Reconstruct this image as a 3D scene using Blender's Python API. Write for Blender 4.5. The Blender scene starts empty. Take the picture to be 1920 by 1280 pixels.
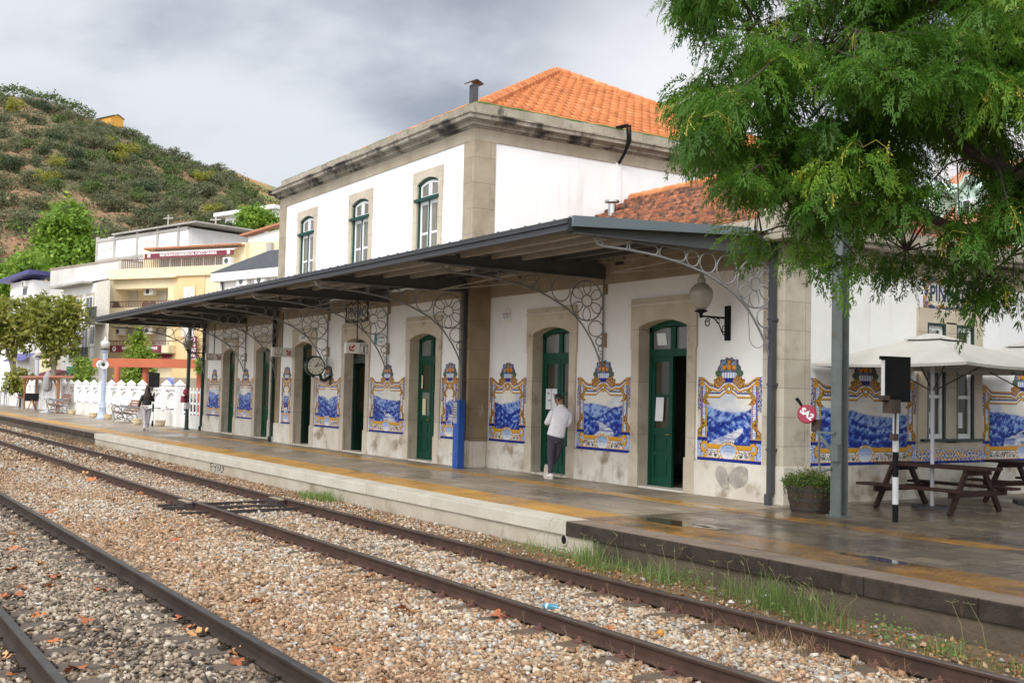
import bpy, math, random
import numpy as np
from mathutils import Matrix, Vector

# ---------------------------------------------------------------- camera, sky, sun, exposure
C = bpy.context.scene.collection
SC = bpy.context.scene
FPX, CX, CY, EYE = 2050.0, 960.0, 640.0, 1.75
_a = np.array([-370 - CX, -(710 - CY), -FPX]); _a /= np.linalg.norm(_a)
_x = -_a
_y = np.array([4130 - CX, -(810 - CY), -FPX]); _y -= _x * (_y @ _x); _y /= np.linalg.norm(_y)
_z = np.cross(_x, _y)
ROT = np.array([_x, _y, _z])
cam_d = bpy.data.cameras.new('camera'); cam = bpy.data.objects.new('camera', cam_d); C.objects.link(cam)
cam_d.sensor_width = 36; cam_d.lens = FPX / 1920 * 36
cam_d.clip_start = 0.1; cam_d.clip_end = 6000
M4 = Matrix.Identity(4)
for i in range(3):
    for j in range(3): M4[i][j] = ROT[i][j]
M4.translation = (0, 0, EYE)
cam.matrix_world = M4
SC.camera = cam
SC.view_settings.view_transform = 'Standard'; SC.view_settings.look = 'None'
SC.view_settings.gamma = 1.0; SC.view_settings.exposure = 0.42
SC.cycles.max_bounces = 8; SC.cycles.transparent_max_bounces = 8
SC.cycles.use_denoising = True

SUN_AZ, SUN_EL = math.radians(-52), math.radians(42)     # azimuth of the sun from +X, and its height
w = bpy.data.worlds.new('World'); SC.world = w; w.use_nodes = True
nt = w.node_tree; nt.nodes.clear()
def N(t, **k):
    n = nt.nodes.new(t)
    for a, b in k.items(): setattr(n, a, b)
    return n
L = lambda a, b: nt.links.new(a, b)
def math_(op, a, b=None, clamp=False):
    n = N('ShaderNodeMath', operation=op); n.use_clamp = clamp
    for i, q in enumerate((a, b)):
        if q is None: continue
        if isinstance(q, (int, float)): n.inputs[i].default_value = q
        else: L(q, n.inputs[i])
    return n.outputs[0]
def mixc(f, a, b):
    n = N('ShaderNodeMix', data_type='RGBA')
    for i, q in ((0, f), (6, a), (7, b)):
        if isinstance(q, (int, float)): n.inputs[i].default_value = q
        elif isinstance(q, tuple): n.inputs[i].default_value = (*q, 1)
        else: L(q, n.inputs[i])
    return n.outputs[2]
def ramp(fac, lo, hi):
    n = N('ShaderNodeMapRange'); n.interpolation_type = 'SMOOTHSTEP'; L(fac, n.inputs[0])
    n.inputs[1].default_value = lo; n.inputs[2].default_value = hi
    return n.outputs[0]
tc = N('ShaderNodeTexCoord'); sep = N('ShaderNodeSeparateXYZ'); L(tc.outputs['Generated'], sep.inputs[0])
zc = math_('MAXIMUM', sep.outputs[2], 0.0)
den = math_('ADD', zc, 0.22)
cmb = N('ShaderNodeCombineXYZ')
L(math_('DIVIDE', sep.outputs[0], den), cmb.inputs[0]); L(math_('DIVIDE', sep.outputs[1], den), cmb.inputs[1])
cmb.inputs[2].default_value = 3.7
n1 = N('ShaderNodeTexNoise'); L(cmb.outputs[0], n1.inputs['Vector']); n1.inputs['Scale'].default_value = 0.9
n1.inputs['Detail'].default_value = 7; n1.inputs['Roughness'].default_value = 0.52; n1.inputs['Distortion'].default_value = 0.3
n2 = N('ShaderNodeTexNoise'); L(cmb.outputs[0], n2.inputs['Vector']); n2.inputs['Scale'].default_value = 2.6
n2.inputs['Detail'].default_value = 6; n2.inputs['Roughness'].default_value = 0.5
cl = math_('ADD', math_('MULTIPLY', n1.outputs[0], 0.72), math_('MULTIPLY', n2.outputs[0], 0.28))
dens = ramp(cl, 0.40, 0.60)
col = mixc(dens, (0.66, 0.685, 0.73), (0.270, 0.300, 0.365))
# thinner, brighter cloud low over the roofs and high overhead
low = math_('SUBTRACT', 1.0, ramp(sep.outputs[2], 0.10, 0.30))
col = mixc(math_('MULTIPLY', low, 0.40), col, (0.50, 0.53, 0.585))
patch = N('ShaderNodeVectorMath', operation='DISTANCE'); L(tc.outputs['Generated'], patch.inputs[0])
patch.inputs[1].default_value = (-0.715, 0.650, 0.245)
pm = math_('SUBTRACT', 1.0, ramp(patch.outputs['Value'], 0.04, 0.22))
col = mixc(math_('MULTIPLY', pm, 0.85), col, (0.80, 0.81, 0.83))
up = ramp(sep.outputs[2], 0.40, 0.85)
col = mixc(math_('MULTIPLY', up, 0.8), col, (0.60, 0.60, 0.60))
gain = math_('ADD', 1.0, math_('MULTIPLY', up, 0.95))
# brighter sky behind the photographer (towards the veiled sun)
dt = N('ShaderNodeVectorMath', operation='DOT_PRODUCT'); L(tc.outputs['Generated'], dt.inputs[0])
dt.inputs[1].default_value = (math.cos(SUN_AZ), math.sin(SUN_AZ), 0)
gain = math_('ADD', gain, math_('MULTIPLY', ramp(dt.outputs['Value'], -0.2, 0.7), 2.3))
col = mixc(math_('MULTIPLY', ramp(dt.outputs['Value'], -0.1, 0.8), 0.8), col, (0.60, 0.595, 0.59))
vm = N('ShaderNodeVectorMath', operation='SCALE'); L(col, vm.inputs[0]); L(gain, vm.inputs['Scale'])
sky = N('ShaderNodeTexSky', sky_type='NISHITA'); sky.sun_disc = False
sky.sun_elevation = SUN_EL; sky.sun_rotation = math.pi / 2 - SUN_AZ
b1 = N('ShaderNodeBackground'); L(sky.outputs[0], b1.inputs[0]); b1.inputs[1].default_value = 0.05
b2 = N('ShaderNodeBackground'); L(vm.outputs[0], b2.inputs[0]); b2.inputs[1].default_value = 1.0
ad = N('ShaderNodeMixShader'); ad.inputs[0].default_value = 0.9
L(b1.outputs[0], ad.inputs[1]); L(b2.outputs[0], ad.inputs[2])
wo = N('ShaderNodeOutputWorld'); L(ad.outputs[0], wo.inputs[0])
sl = bpy.data.lights.new('sun', 'SUN'); sl.energy = 1.3; sl.angle = math.radians(22); sl.color = (1, 0.965, 0.92)
so = bpy.data.objects.new('sun', sl); C.objects.link(so)
so.location = (0, 0, 60)
so.rotation_euler = Vector((math.cos(SUN_AZ) * math.cos(SUN_EL), math.sin(SUN_AZ) * math.cos(SUN_EL), math.sin(SUN_EL))).to_track_quat('Z', 'Y').to_euler()

# ---------------------------------------------------------------- photograph pixels to places (1920 x 1280 pixels)
def ray(px, py): return ROT @ np.array([px - CX, CY - py, -FPX])
def on_z(px, py, z=0.0):
    d = ray(px, py); return np.array([0, 0, EYE]) + d * ((z - EYE) / d[2])
def on_y(px, py, y):
    d = ray(px, py); return np.array([0, 0, EYE]) + d * (y / d[1])
def at(px, depth, z=0.0, py=740):
    """point at that column of the picture, that far along the view, at height z"""
    d = ray(px, py); v = ROT @ np.array([0, 0, -1.0])
    d = d / (d @ v) * depth
    return np.array([d[0], d[1], z])
def zat(px, py, depth):
    d = ray(px, py); v = ROT @ np.array([0, 0, -1.0])
    return EYE + (d / (d @ v) * depth)[2]

# ---------------------------------------------------------------- materials
MATS = {}
def mat(name, c1, c2=None, sc=3.0, rough=0.8, rough2=None, bump=0.0, bsc=40.0, metal=0.0, c3=None, sc3=0.7, lo3=0.55, hi3=0.7,
        st=(1, 1, 1), st3=(1, 1, 1), spec=0.5, brick=None, attr=None, rnd=None, emit=None, trans=0.0, wave=None, coat=0.0, lo=0.3, hi=0.7):
    global nt
    if name in MATS: return MATS[name]
    m = bpy.data.materials.new(name); m.use_nodes = True; nt = m.node_tree; nt.nodes.clear()
    out = N('ShaderNodeOutputMaterial'); b = N('ShaderNodeBsdfPrincipled'); L(b.outputs[0], out.inputs[0])
    geo = N('ShaderNodeNewGeometry')
    def mapped(s):
        n = N('ShaderNodeVectorMath', operation='MULTIPLY'); L(geo.outputs['Position'], n.inputs[0]); n.inputs[1].default_value = s
        return n.outputs[0]
    def noise(s, stretch, det=6, ro=0.6):
        n = N('ShaderNodeTexNoise'); L(mapped(stretch), n.inputs['Vector']); n.inputs['Scale'].default_value = s
        n.inputs['Detail'].default_value = det; n.inputs['Roughness'].default_value = ro
        return n.outputs[0]
    nz = None
    if attr:
        at_ = N('ShaderNodeAttribute'); at_.attribute_name = attr; col = at_.outputs['Color']
        if c2: # gentle tone variation over the painted colour
            nz = noise(sc, st); mm = N('ShaderNodeMix', data_type='RGBA', blend_type='MULTIPLY'); mm.inputs[0].default_value = 1
            L(col, mm.inputs[6]); L(mixc(ramp(nz, lo, hi), c1, c2), mm.inputs[7]); col = mm.outputs[2]
    elif rnd:
        at_ = N('ShaderNodeAttribute'); at_.attribute_name = rnd
        cr = N('ShaderNodeValToRGB'); L(at_.outputs['Fac'], cr.inputs[0])
        e = cr.color_ramp.elements; e[0].color = (*c1, 1); e[1].color = (*c2, 1)
        if c3:
            q = e.new(sc3); q.color = (*c3, 1); c3 = None
        col = cr.outputs[0]
    elif c2:
        nz = noise(sc, st); col = mixc(ramp(nz, lo, hi), c1, c2)
    else: col = mixc(0.0, c1, c1)
    if c3:
        col = mixc(ramp(noise(sc3, st3, 8, 0.65), lo3, hi3), col, c3)
    hgt = None
    if brick:
        sx = N('ShaderNodeSeparateXYZ'); L(geo.outputs['Position'], sx.inputs[0])
        cb = N('ShaderNodeCombineXYZ')
        if brick.get('floor'): L(sx.outputs[0], cb.inputs[0]); L(sx.outputs[1], cb.inputs[1])
        else: L(math_('ADD', sx.outputs[0], sx.outputs[1]), cb.inputs[0]); L(math_('ADD', sx.outputs[2], brick.get('oz', 0.0)), cb.inputs[1])
        bt = N('ShaderNodeTexBrick'); L(cb.outputs[0], bt.inputs['Vector']); bt.inputs['Scale'].default_value = 1
        bt.inputs['Brick Width'].default_value = brick['w']; bt.inputs['Row Height'].default_value = brick['h']
        bt.inputs['Mortar Size'].default_value = brick.get('m', 0.006); bt.offset = brick.get('off', 0.5)
        bt.inputs['Color1'].default_value = (1, 1, 1, 1); v = brick.get('var', 0.8); bt.inputs['Color2'].default_value = (v, v, v, 1)
        d = brick.get('dark', 0.45); bt.inputs['Mortar'].default_value = (d, d, d, 1); bt.inputs['Mortar Smooth'].default_value = 0.3
        mm = N('ShaderNodeMix', data_type='RGBA', blend_type='MULTIPLY'); mm.inputs[0].default_value = 1
        L(col, mm.inputs[6]); L(bt.outputs['Color'], mm.inputs[7]); col = mm.outputs[2]
        hgt = math_('MULTIPLY', bt.outputs['Fac'], -brick.get('bump', 1.0))
    L(col, b.inputs['Base Color'])
    if rough2 is not None:
        rn = noise(brick.get('rs', 0.6) if brick else 0.6, (1, 1, 1), 5)
        mr = N('ShaderNodeMapRange'); L(ramp(rn, 0.4, 0.6), mr.inputs[0]); mr.inputs[3].default_value = rough; mr.inputs[4].default_value = rough2
        L(mr.outputs[0], b.inputs['Roughness'])
    else: b.inputs['Roughness'].default_value = rough
    b.inputs['Metallic'].default_value = metal; b.inputs['Specular IOR Level'].default_value = spec
    if coat: b.inputs['Coat Weight'].default_value = coat; b.inputs['Coat Roughness'].default_value = 0.08
    if trans: b.inputs['Transmission Weight'].default_value = trans
    if emit: b.inputs['Emission Color'].default_value = (*emit[0], 1); b.inputs['Emission Strength'].default_value = emit[1]
    if bump:
        h2 = noise(bsc, st, 8, 0.65)
        if hgt is not None: h2 = math_('ADD', h2, hgt)
        bp = N('ShaderNodeBump'); bp.inputs['Strength'].default_value = min(1, bump); bp.inputs['Distance'].default_value = 0.02 if bump <= 1 else 0.02 * bump
        L(h2, bp.inputs['Height']); L(bp.outputs[0], b.inputs['Normal'])
    MATS[name] = m
    return m
def leaf_mat(name, c1, c2, c3, trans=0.35):
    """two-sided leaf: the colour of each leaf comes from its own random number"""
    global nt
    m = bpy.data.materials.new(name); m.use_nodes = True; nt = m.node_tree; nt.nodes.clear()
    out = N('ShaderNodeOutputMaterial')
    a = N('ShaderNodeAttribute'); a.attribute_name = 'rnd'
    cr = N('ShaderNodeValToRGB'); L(a.outputs['Fac'], cr.inputs[0]); e = cr.color_ramp.elements
    e[0].color = (*c1, 1); e[1].color = (*c3, 1); q = e.new(0.55); q.color = (*c2, 1)
    geo = N('ShaderNodeNewGeometry'); nz = N('ShaderNodeTexNoise'); L(geo.outputs['Position'], nz.inputs['Vector']); nz.inputs['Scale'].default_value = 0.9
    col = mixc(ramp(nz.outputs[0], 0.35, 0.65), cr.outputs[0], tuple(x * 0.72 for x in c2))
    b = N('ShaderNodeBsdfPrincipled'); L(col, b.inputs['Base Color']); b.inputs['Roughness'].default_value = 0.5; b.inputs['Specular IOR Level'].default_value = 0.35
    t = N('ShaderNodeBsdfTranslucent'); L(col, t.inputs[0])
    mx = N('ShaderNodeMixShader'); mx.inputs[0].default_value = trans; L(b.outputs[0], mx.inputs[1]); L(t.outputs[0], mx.inputs[2])
    L(mx.outputs[0], out.inputs[0])
    MATS[name] = m
    return m

# ---------------------------------------------------------------- mesh building
class MB:
    def __init__(s, M=None): s.v = []; s.f = []; s.c = []; s.M = M
    def add(s, vs, fs):
        o = len(s.v)
        if s.M is not None: vs = [tuple(s.M @ Vector(p)) for p in vs]
        s.v += [tuple(float(q) for q in p) for p in vs]; s.f += [tuple(i + o for i in f) for f in fs]
        return s
    def box(s, x0, x1, y0, y1, z0, z1):
        return s.add([(x0, y0, z0), (x1, y0, z0), (x1, y1, z0), (x0, y1, z0), (x0, y0, z1), (x1, y0, z1), (x1, y1, z1), (x0, y1, z1)],
                     [(0, 3, 2, 1), (4, 5, 6, 7), (0, 1, 5, 4), (1, 2, 6, 5), (2, 3, 7, 6), (3, 0, 4, 7)])
    def prism(s, poly, a0, a1, ax='y'):
        """extrude a 2-D outline along an axis: y -> (x,z) outline, x -> (y,z) outline, z -> (x,y) outline"""
        def P(p, a): return (p[0], a, p[1]) if ax == 'y' else (a, p[0], p[1]) if ax == 'x' else (p[0], p[1], a)
        n = len(poly); vs = [P(p, a0) for p in poly] + [P(p, a1) for p in poly]
        return s.add(vs, [tuple(range(n)), tuple(range(2 * n - 1, n - 1, -1))] + [(i, i + n, (i + 1) % n + n, (i + 1) % n) for i in range(n)])
    def tube(s, pts, r, n=6, closed=False, cap=True, flat=None):
        pts = [np.array(p, float) for p in pts]; m = len(pts)
        rs = r if isinstance(r, (list, tuple)) else [r] * m
        vs = []; up = np.array([0, 0, 1.0])
        t0 = pts[1] - pts[0]
        if abs(t0[2]) > 0.9 * np.linalg.norm(t0): up = np.array([0, 1.0, 0])
        for i, p in enumerate(pts):
            t = (pts[(i + 1) % m] - pts[i - 1]) if closed else (pts[min(i + 1, m - 1)] - pts[max(i - 1, 0)])
            t = t / (np.linalg.norm(t) + 1e-9)
            a = np.cross(t, up); na = np.linalg.norm(a)
            if na < 1e-3: a = np.cross(t, np.array([1.0, 0, 0])); na = np.linalg.norm(a)
            a /= na; b = np.cross(a, t); up = b
            for k in range(n):
                q = 2 * math.pi * (k + 0.5) / n
                vs.append(p + (a * math.cos(q) + b * math.sin(q)) * rs[i])
        fs = []
        for i in range(m if closed else m - 1):
            for k in range(n):
                j = (i + 1) % m
                fs.append((i * n + k, i * n + (k + 1) % n, j * n + (k + 1) % n, j * n + k))
        if not closed and cap: fs += [tuple(range(n - 1, -1, -1)), tuple((m - 1) * n + k for k in range(n))]
        return s.add(vs, fs)
    def lathe(s, prof, cx=0, cy=0, n=16, sx=1, sy=1):
        vs = []; fs = []
        for r, z in prof:
            for k in range(n):
                q = 2 * math.pi * k / n; vs.append((cx + r * sx * math.cos(q), cy + r * sy * math.sin(q), z))
        for i in range(len(prof) - 1):
            for k in range(n): fs.append((i * n + k, i * n + (k + 1) % n, (i + 1) * n + (k + 1) % n, (i + 1) * n + k))
        fs += [tuple(range(n - 1, -1, -1)), tuple((len(prof) - 1) * n + k for k in range(n))]
        return s.add(vs, fs)
    def beam(s, p, q, w, h):
        """rectangular bar from p to q: w across, h up"""
        p = np.array(p, float); q = np.array(q, float); t = q - p; t /= np.linalg.norm(t)
        up = np.array([0, 0, 1.0]) if abs(t[2]) < 0.95 else np.array([0, 1.0, 0])
        a = np.cross(t, up); a /= np.linalg.norm(a); b = np.cross(a, t)
        vs = [e + a * i * w / 2 + b * j * h / 2 for e in (p, q) for i, j in ((-1, -1), (1, -1), (1, 1), (-1, 1))]
        return s.add(vs, [(3, 2, 1, 0), (4, 5, 6, 7), (0, 1, 5, 4), (1, 2, 6, 5), (2, 3, 7, 6), (3, 0, 4, 7)])
    def build(s, name, m, parent=None, smooth=False, bevel=0.0, keep=False):
        v = np.array(s.v, float); loc = np.zeros(3)
        if parent is None and not keep:
            loc = np.array([(v[:, 0].min() + v[:, 0].max()) / 2, (v[:, 1].min() + v[:, 1].max()) / 2, v[:, 2].min()])
            v = v - loc
        me = bpy.data.meshes.new(name); me.from_pydata(v.tolist(), [], s.f); me.validate()
        o = finish(me, name, m, parent, smooth); o.location = loc
        if bevel:
            b = o.modifiers.new('bevel', 'BEVEL'); b.width = bevel; b.segments = 2; b.limit_method = 'ANGLE'
        return o
def finish(me, name, m, parent=None, smooth=False):
    o = bpy.data.objects.new(name, me); C.objects.link(o)
    if isinstance(m, str): m = MATS[m]
    me.materials.append(m)
    if smooth:
        me.polygons.foreach_set('use_smooth', [True] * len(me.polygons))
        me.set_sharp_from_angle(angle=math.radians(40))
    if parent is not None:
        o.parent = parent
        chain = Matrix.Identity(4); q = parent; st = []
        while q is not None: st.append(q); q = q.parent
        for q in reversed(st): chain = chain @ q.matrix_parent_inverse @ q.matrix_basis
        o.matrix_parent_inverse = chain.inverted()
    return o
def np_mesh(name, v, f, m, parent=None, col=None, rnd=None, smooth=False):
    """fast mesh from arrays: v (n,3), f (k,3|4), one colour or random number per vertex"""
    v = np.asarray(v, np.float32); f = np.asarray(f, np.int32); k = f.shape[1]
    me = bpy.data.meshes.new(name); me.vertices.add(len(v)); me.vertices.foreach_set('co', v.ravel())
    me.loops.add(f.size); me.loops.foreach_set('vertex_index', f.ravel())
    me.polygons.add(len(f)); me.polygons.foreach_set('loop_start', np.arange(0, f.size, k, dtype=np.int32))
    me.update(calc_edges=True)
    if col is not None:
        a = me.color_attributes.new('paint', 'FLOAT_COLOR', 'POINT')
        a.data.foreach_set('color', np.concatenate([col, np.ones((len(col), 1))], 1).astype(np.float32).ravel())
    if rnd is not None:
        a = me.attributes.new('rnd', 'FLOAT', 'POINT'); a.data.foreach_set('value', np.asarray(rnd, np.float32))
    return finish(me, name, m, parent, smooth)
def tag(o, label=None, cat=None, group=None, kind=None):
    if label: o['label'] = label
    if cat: o['category'] = cat
    if group: o['group'] = group
    if kind: o['kind'] = kind
    return o
def thing(name, label, cat, loc=(0, 0, 0), rz=0.0, group=None):
    o = bpy.data.objects.new(name, None); C.objects.link(o); o.location = tuple(float(q) for q in loc); o.rotation_euler = (0, 0, rz)
    o.empty_display_size = 0.2
    return tag(o, label, cat, group)
def copy_tree(o, loc=None, rz=None, label=None, parent=None, sc=None):
    c = o.copy(); C.objects.link(c)
    if parent is not None: c.parent = parent
    if loc is not None: c.location = tuple(float(q) for q in loc)
    if rz is not None: c.rotation_euler = (0, 0, rz)
    if sc is not None: c.scale = (sc, sc, sc) if isinstance(sc, (int, float)) else sc
    if label: c['label'] = label
    for ch in o.children: copy_tree(ch, parent=c)
    return c
FRONT = ((1, 0, 0), (0, 0, 1), (0, -1, 0)); SIDE = ((0, 1, 0), (0, 0, 1), (1, 0, 0))
def text(s, size, m, pos, axes=FRONT, parent=None, name='lettering', ext=0.004, sx=1.0, bold=0.0, align='CENTER'):
    cu = bpy.data.curves.new('t', 'FONT'); cu.body = s; cu.size = size; cu.extrude = ext; cu.align_x = align; cu.align_y = 'CENTER'; cu.offset = bold
    o = bpy.data.objects.new('t', cu); C.objects.link(o)
    bpy.context.view_layer.update()
    me = bpy.data.meshes.new_from_object(o.evaluated_get(bpy.context.evaluated_depsgraph_get()))
    bpy.data.objects.remove(o)
    n = len(me.vertices); a = np.zeros(n * 3, np.float32); me.vertices.foreach_get('co', a); a = a.reshape(-1, 3); a[:, 0] *= sx
    a = a @ np.array(axes, float) + np.array(pos, float)
    me.vertices.foreach_set('co', a.astype(np.float32).ravel()); me.update()
    return finish(me, name, m, parent)
RNG = np.random.default_rng(7); random.seed(7)
# ---------------------------------------------------------------- shared materials
mat('white_wall', (0.83, 0.83, 0.825), (0.77, 0.77, 0.755), 1.4, 0.85, bump=0.2, bsc=25, c3=(0.60, 0.58, 0.53), sc3=1.9, lo3=0.585, hi3=0.78, st3=(1, 1, 0.10))
mat('shade_wall', (0.76, 0.75, 0.72), (0.66, 0.64, 0.60), 0.8, 0.85, bump=0.15, bsc=25)
mat('granite', (0.40, 0.335, 0.245), (0.31, 0.255, 0.18), 2.2, 0.85, bump=0.35, bsc=60, c3=(0.20, 0.165, 0.12), sc3=1.1, lo3=0.56, hi3=0.74, brick=dict(w=1.15, h=0.62, m=0.006, dark=0.45, var=0.86, oz=0.0))
mat('granite_pale', (0.57, 0.52, 0.43), (0.47, 0.41, 0.325), 2.6, 0.85, bump=0.35, bsc=60, c3=(0.27, 0.215, 0.15), sc3=1.3, lo3=0.56, hi3=0.75, brick=dict(w=1.4, h=0.49, m=0.006, dark=0.5, var=0.9, off=0.0))
mat('granite_brown', (0.33, 0.25, 0.155), (0.24, 0.175, 0.105), 1.6, 0.85, bump=0.35, bsc=60, c3=(0.42, 0.36, 0.28), sc3=0.9, lo3=0.62, hi3=0.66, st3=(1, 1.6, 0.8), brick=dict(w=1.4, h=0.7, dark=0.6, var=0.9))
mat('frieze_stone', (0.42, 0.365, 0.28), (0.33, 0.28, 0.205), 1.5, 0.85, bump=0.3, bsc=50, brick=dict(w=0.95, h=5.0, m=0.005, dark=0.5, var=0.85, oz=1.0))
mat('parapet_stone', (0.42, 0.38, 0.305), (0.31, 0.27, 0.205), 2.0, 0.9, bump=0.4, bsc=45, c3=(0.055, 0.045, 0.038), sc3=1.6, lo3=0.56, hi3=0.70, st3=(1, 1, 0.5), brick=dict(w=1.3, h=5.0, m=0.005, dark=0.5, var=0.8, oz=1.0))
mat('cornice_stone', (0.38, 0.34, 0.275), (0.25, 0.215, 0.165), 2.5, 0.9, bump=0.5, bsc=40, c3=(0.045, 0.036, 0.034), sc3=1.3, lo3=0.46, hi3=0.60, st3=(1, 1, 0.4))
mat('moss', (0.06, 0.14, 0.02), (0.10, 0.17, 0.04), 9, 0.95, bump=0.6, bsc=60)
mat('plinth', (0.69, 0.655, 0.58), (0.58, 0.525, 0.435), 1.7, 0.8, bump=0.4, bsc=18, c3=(0.29, 0.225, 0.15), sc3=1.5, lo3=0.50, hi3=0.68, brick=dict(w=1.05, h=4.0, m=0.006, dark=0.6, var=0.93, oz=1.0))
mat('plaster_patch', (0.40, 0.37, 0.325), (0.29, 0.265, 0.23), 5, 0.9, bump=0.4, bsc=30, c3=(0.48, 0.43, 0.35), sc3=4, lo3=0.52, hi3=0.64)
mat('frame_stone', (0.58, 0.515, 0.41), (0.48, 0.41, 0.315), 2.0, 0.85, bump=0.35, bsc=55, c3=(0.27, 0.21, 0.135), sc3=1.5, lo3=0.56, hi3=0.74, brick=dict(w=8.0, h=1.03, m=0.006, dark=0.55, var=0.93, off=0.0))
mat('hood_white', (0.66, 0.63, 0.56), (0.56, 0.52, 0.45), 4, 0.8)
mat('green_paint', (0.004, 0.050, 0.029), (0.005, 0.064, 0.036), 2.0, 0.42, bump=0.05, bsc=20, spec=0.2)
mat('green_dark', (0.006, 0.03, 0.02), (0.005, 0.02, 0.014), 3.0, 0.4)
mat('green_trim', (0.012, 0.085, 0.058), (0.010, 0.07, 0.048), 3.0, 0.4)
mat('white_paint', (0.78, 0.79, 0.80), (0.72, 0.73, 0.73), 3, 0.5)
mat('glass_dark', (0.035, 0.036, 0.026), (0.055, 0.055, 0.032), 1.5, 0.12, spec=0.5)
mat('glass_grey', (0.15, 0.155, 0.15), (0.20, 0.205, 0.195), 1.6, 0.15)
mat('glass_pale', (0.36, 0.37, 0.39), (0.45, 0.46, 0.48), 1.5, 0.3)
mat('curtain_glass', (0.10, 0.095, 0.075), (0.22, 0.21, 0.175), 7, 0.15, st=(1, 1, 0.12))
mat('brass', (0.45, 0.30, 0.09), None, rough=0.35, metal=1)
mat('paper', (0.72, 0.74, 0.75), (0.66, 0.68, 0.70), 6, 0.6)
mat('paper_yellow', (0.62, 0.60, 0.38), None, rough=0.7)
mat('roof_orange', (0.55, 0.205, 0.078), (0.43, 0.145, 0.055), 3.5, 0.8, bump=0.2, bsc=30, spec=0.25, c3=(0.66, 0.29, 0.12), sc3=2.4, lo3=0.45, hi3=0.68)
mat('roof_old', (0.37, 0.145, 0.075), (0.23, 0.085, 0.05), 4.0, 0.85, bump=0.3, bsc=30, spec=0.2, c3=(0.070, 0.048, 0.038), sc3=3.6, lo3=0.42, hi3=0.58)
mat('iron_dark', (0.035, 0.036, 0.040), (0.028, 0.028, 0.031), 4, 0.45, bump=0.1)
mat('pipe_grey', (0.055, 0.060, 0.070), (0.045, 0.049, 0.058), 4, 0.4)
mat('bracket_grey', (0.24, 0.245, 0.25), (0.17, 0.17, 0.17), 3, 0.5, c3=(0.14, 0.085, 0.05), sc3=2.2, lo3=0.64, hi3=0.74)
mat('beam_paint', (0.085, 0.088, 0.092), (0.065, 0.066, 0.070), 2, 0.5, c3=(0.10, 0.07, 0.05), sc3=1.4, lo3=0.65, hi3=0.8)
mat('flashing', (0.16, 0.20, 0.22), (0.135, 0.165, 0.185), 1.2, 0.45)
mat('sheet_metal', (0.25, 0.24, 0.22), (0.19, 0.18, 0.165), 1.0, 0.7)
mat('roof_sheet_top', (0.42, 0.47, 0.49), (0.34, 0.38, 0.40), 1.5, 0.5)
mat('purlin', (0.44, 0.42, 0.38), (0.34, 0.32, 0.285), 2, 0.6)
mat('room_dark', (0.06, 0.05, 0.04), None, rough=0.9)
mat('black', (0.008, 0.008, 0.009), (0.012, 0.012, 0.013), 3, 0.6, spec=0.12)
mat('sign_white', (0.78, 0.77, 0.72), (0.72, 0.71, 0.66), 2, 0.5)
mat('sign_red', (0.42, 0.01, 0.02), None, rough=0.5)
mat('ink', (0.025, 0.025, 0.03), None, rough=0.6)

# ---------------------------------------------------------------- tile pictures: colours worked out point by point on a fine grid
def vnoise(x, y, seed=0):
    xi = np.floor(x).astype(int); yi = np.floor(y).astype(int); xf = x - xi; yf = y - yi
    def h(a, b):
        n = (a * 374761393 + b * 668265263 + seed * 974711) & 0x7fffffff
        n = ((n ^ (n >> 13)) * 1274126177) & 0x7fffffff
        return ((n ^ (n >> 16)) & 0xffff) / 65535.0
    u = xf * xf * (3 - 2 * xf); v = yf * yf * (3 - 2 * yf)
    return (h(xi, yi) * (1 - u) + h(xi + 1, yi) * u) * (1 - v) + (h(xi, yi + 1) * (1 - u) + h(xi + 1, yi + 1) * u) * v
def fbm(x, y, seed=0, o=4):
    r = 0; a = 0.5; t = 0
    for i in range(o): r = r + a * vnoise(x * 2 ** i, y * 2 ** i, seed + i); t += a; a *= 0.5
    return r / t
CREAM = np.array((0.74, 0.70, 0.58)); WHITE = np.array((0.74, 0.74, 0.73)); BLUE = np.array((0.005, 0.020, 0.22)); MID = np.array((0.030, 0.090, 0.42))
PALE = np.array((0.28, 0.41, 0.68)); YEL = np.array((0.66, 0.335, 0.022)); DKY = np.array((0.12, 0.045, 0.02)); GRN = np.array((0.07, 0.12, 0.07))
ORG = np.array((0.75, 0.24, 0.015)); PURP = np.array((0.22, 0.09, 0.14)); PINK = np.array((0.62, 0.57, 0.54))
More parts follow.
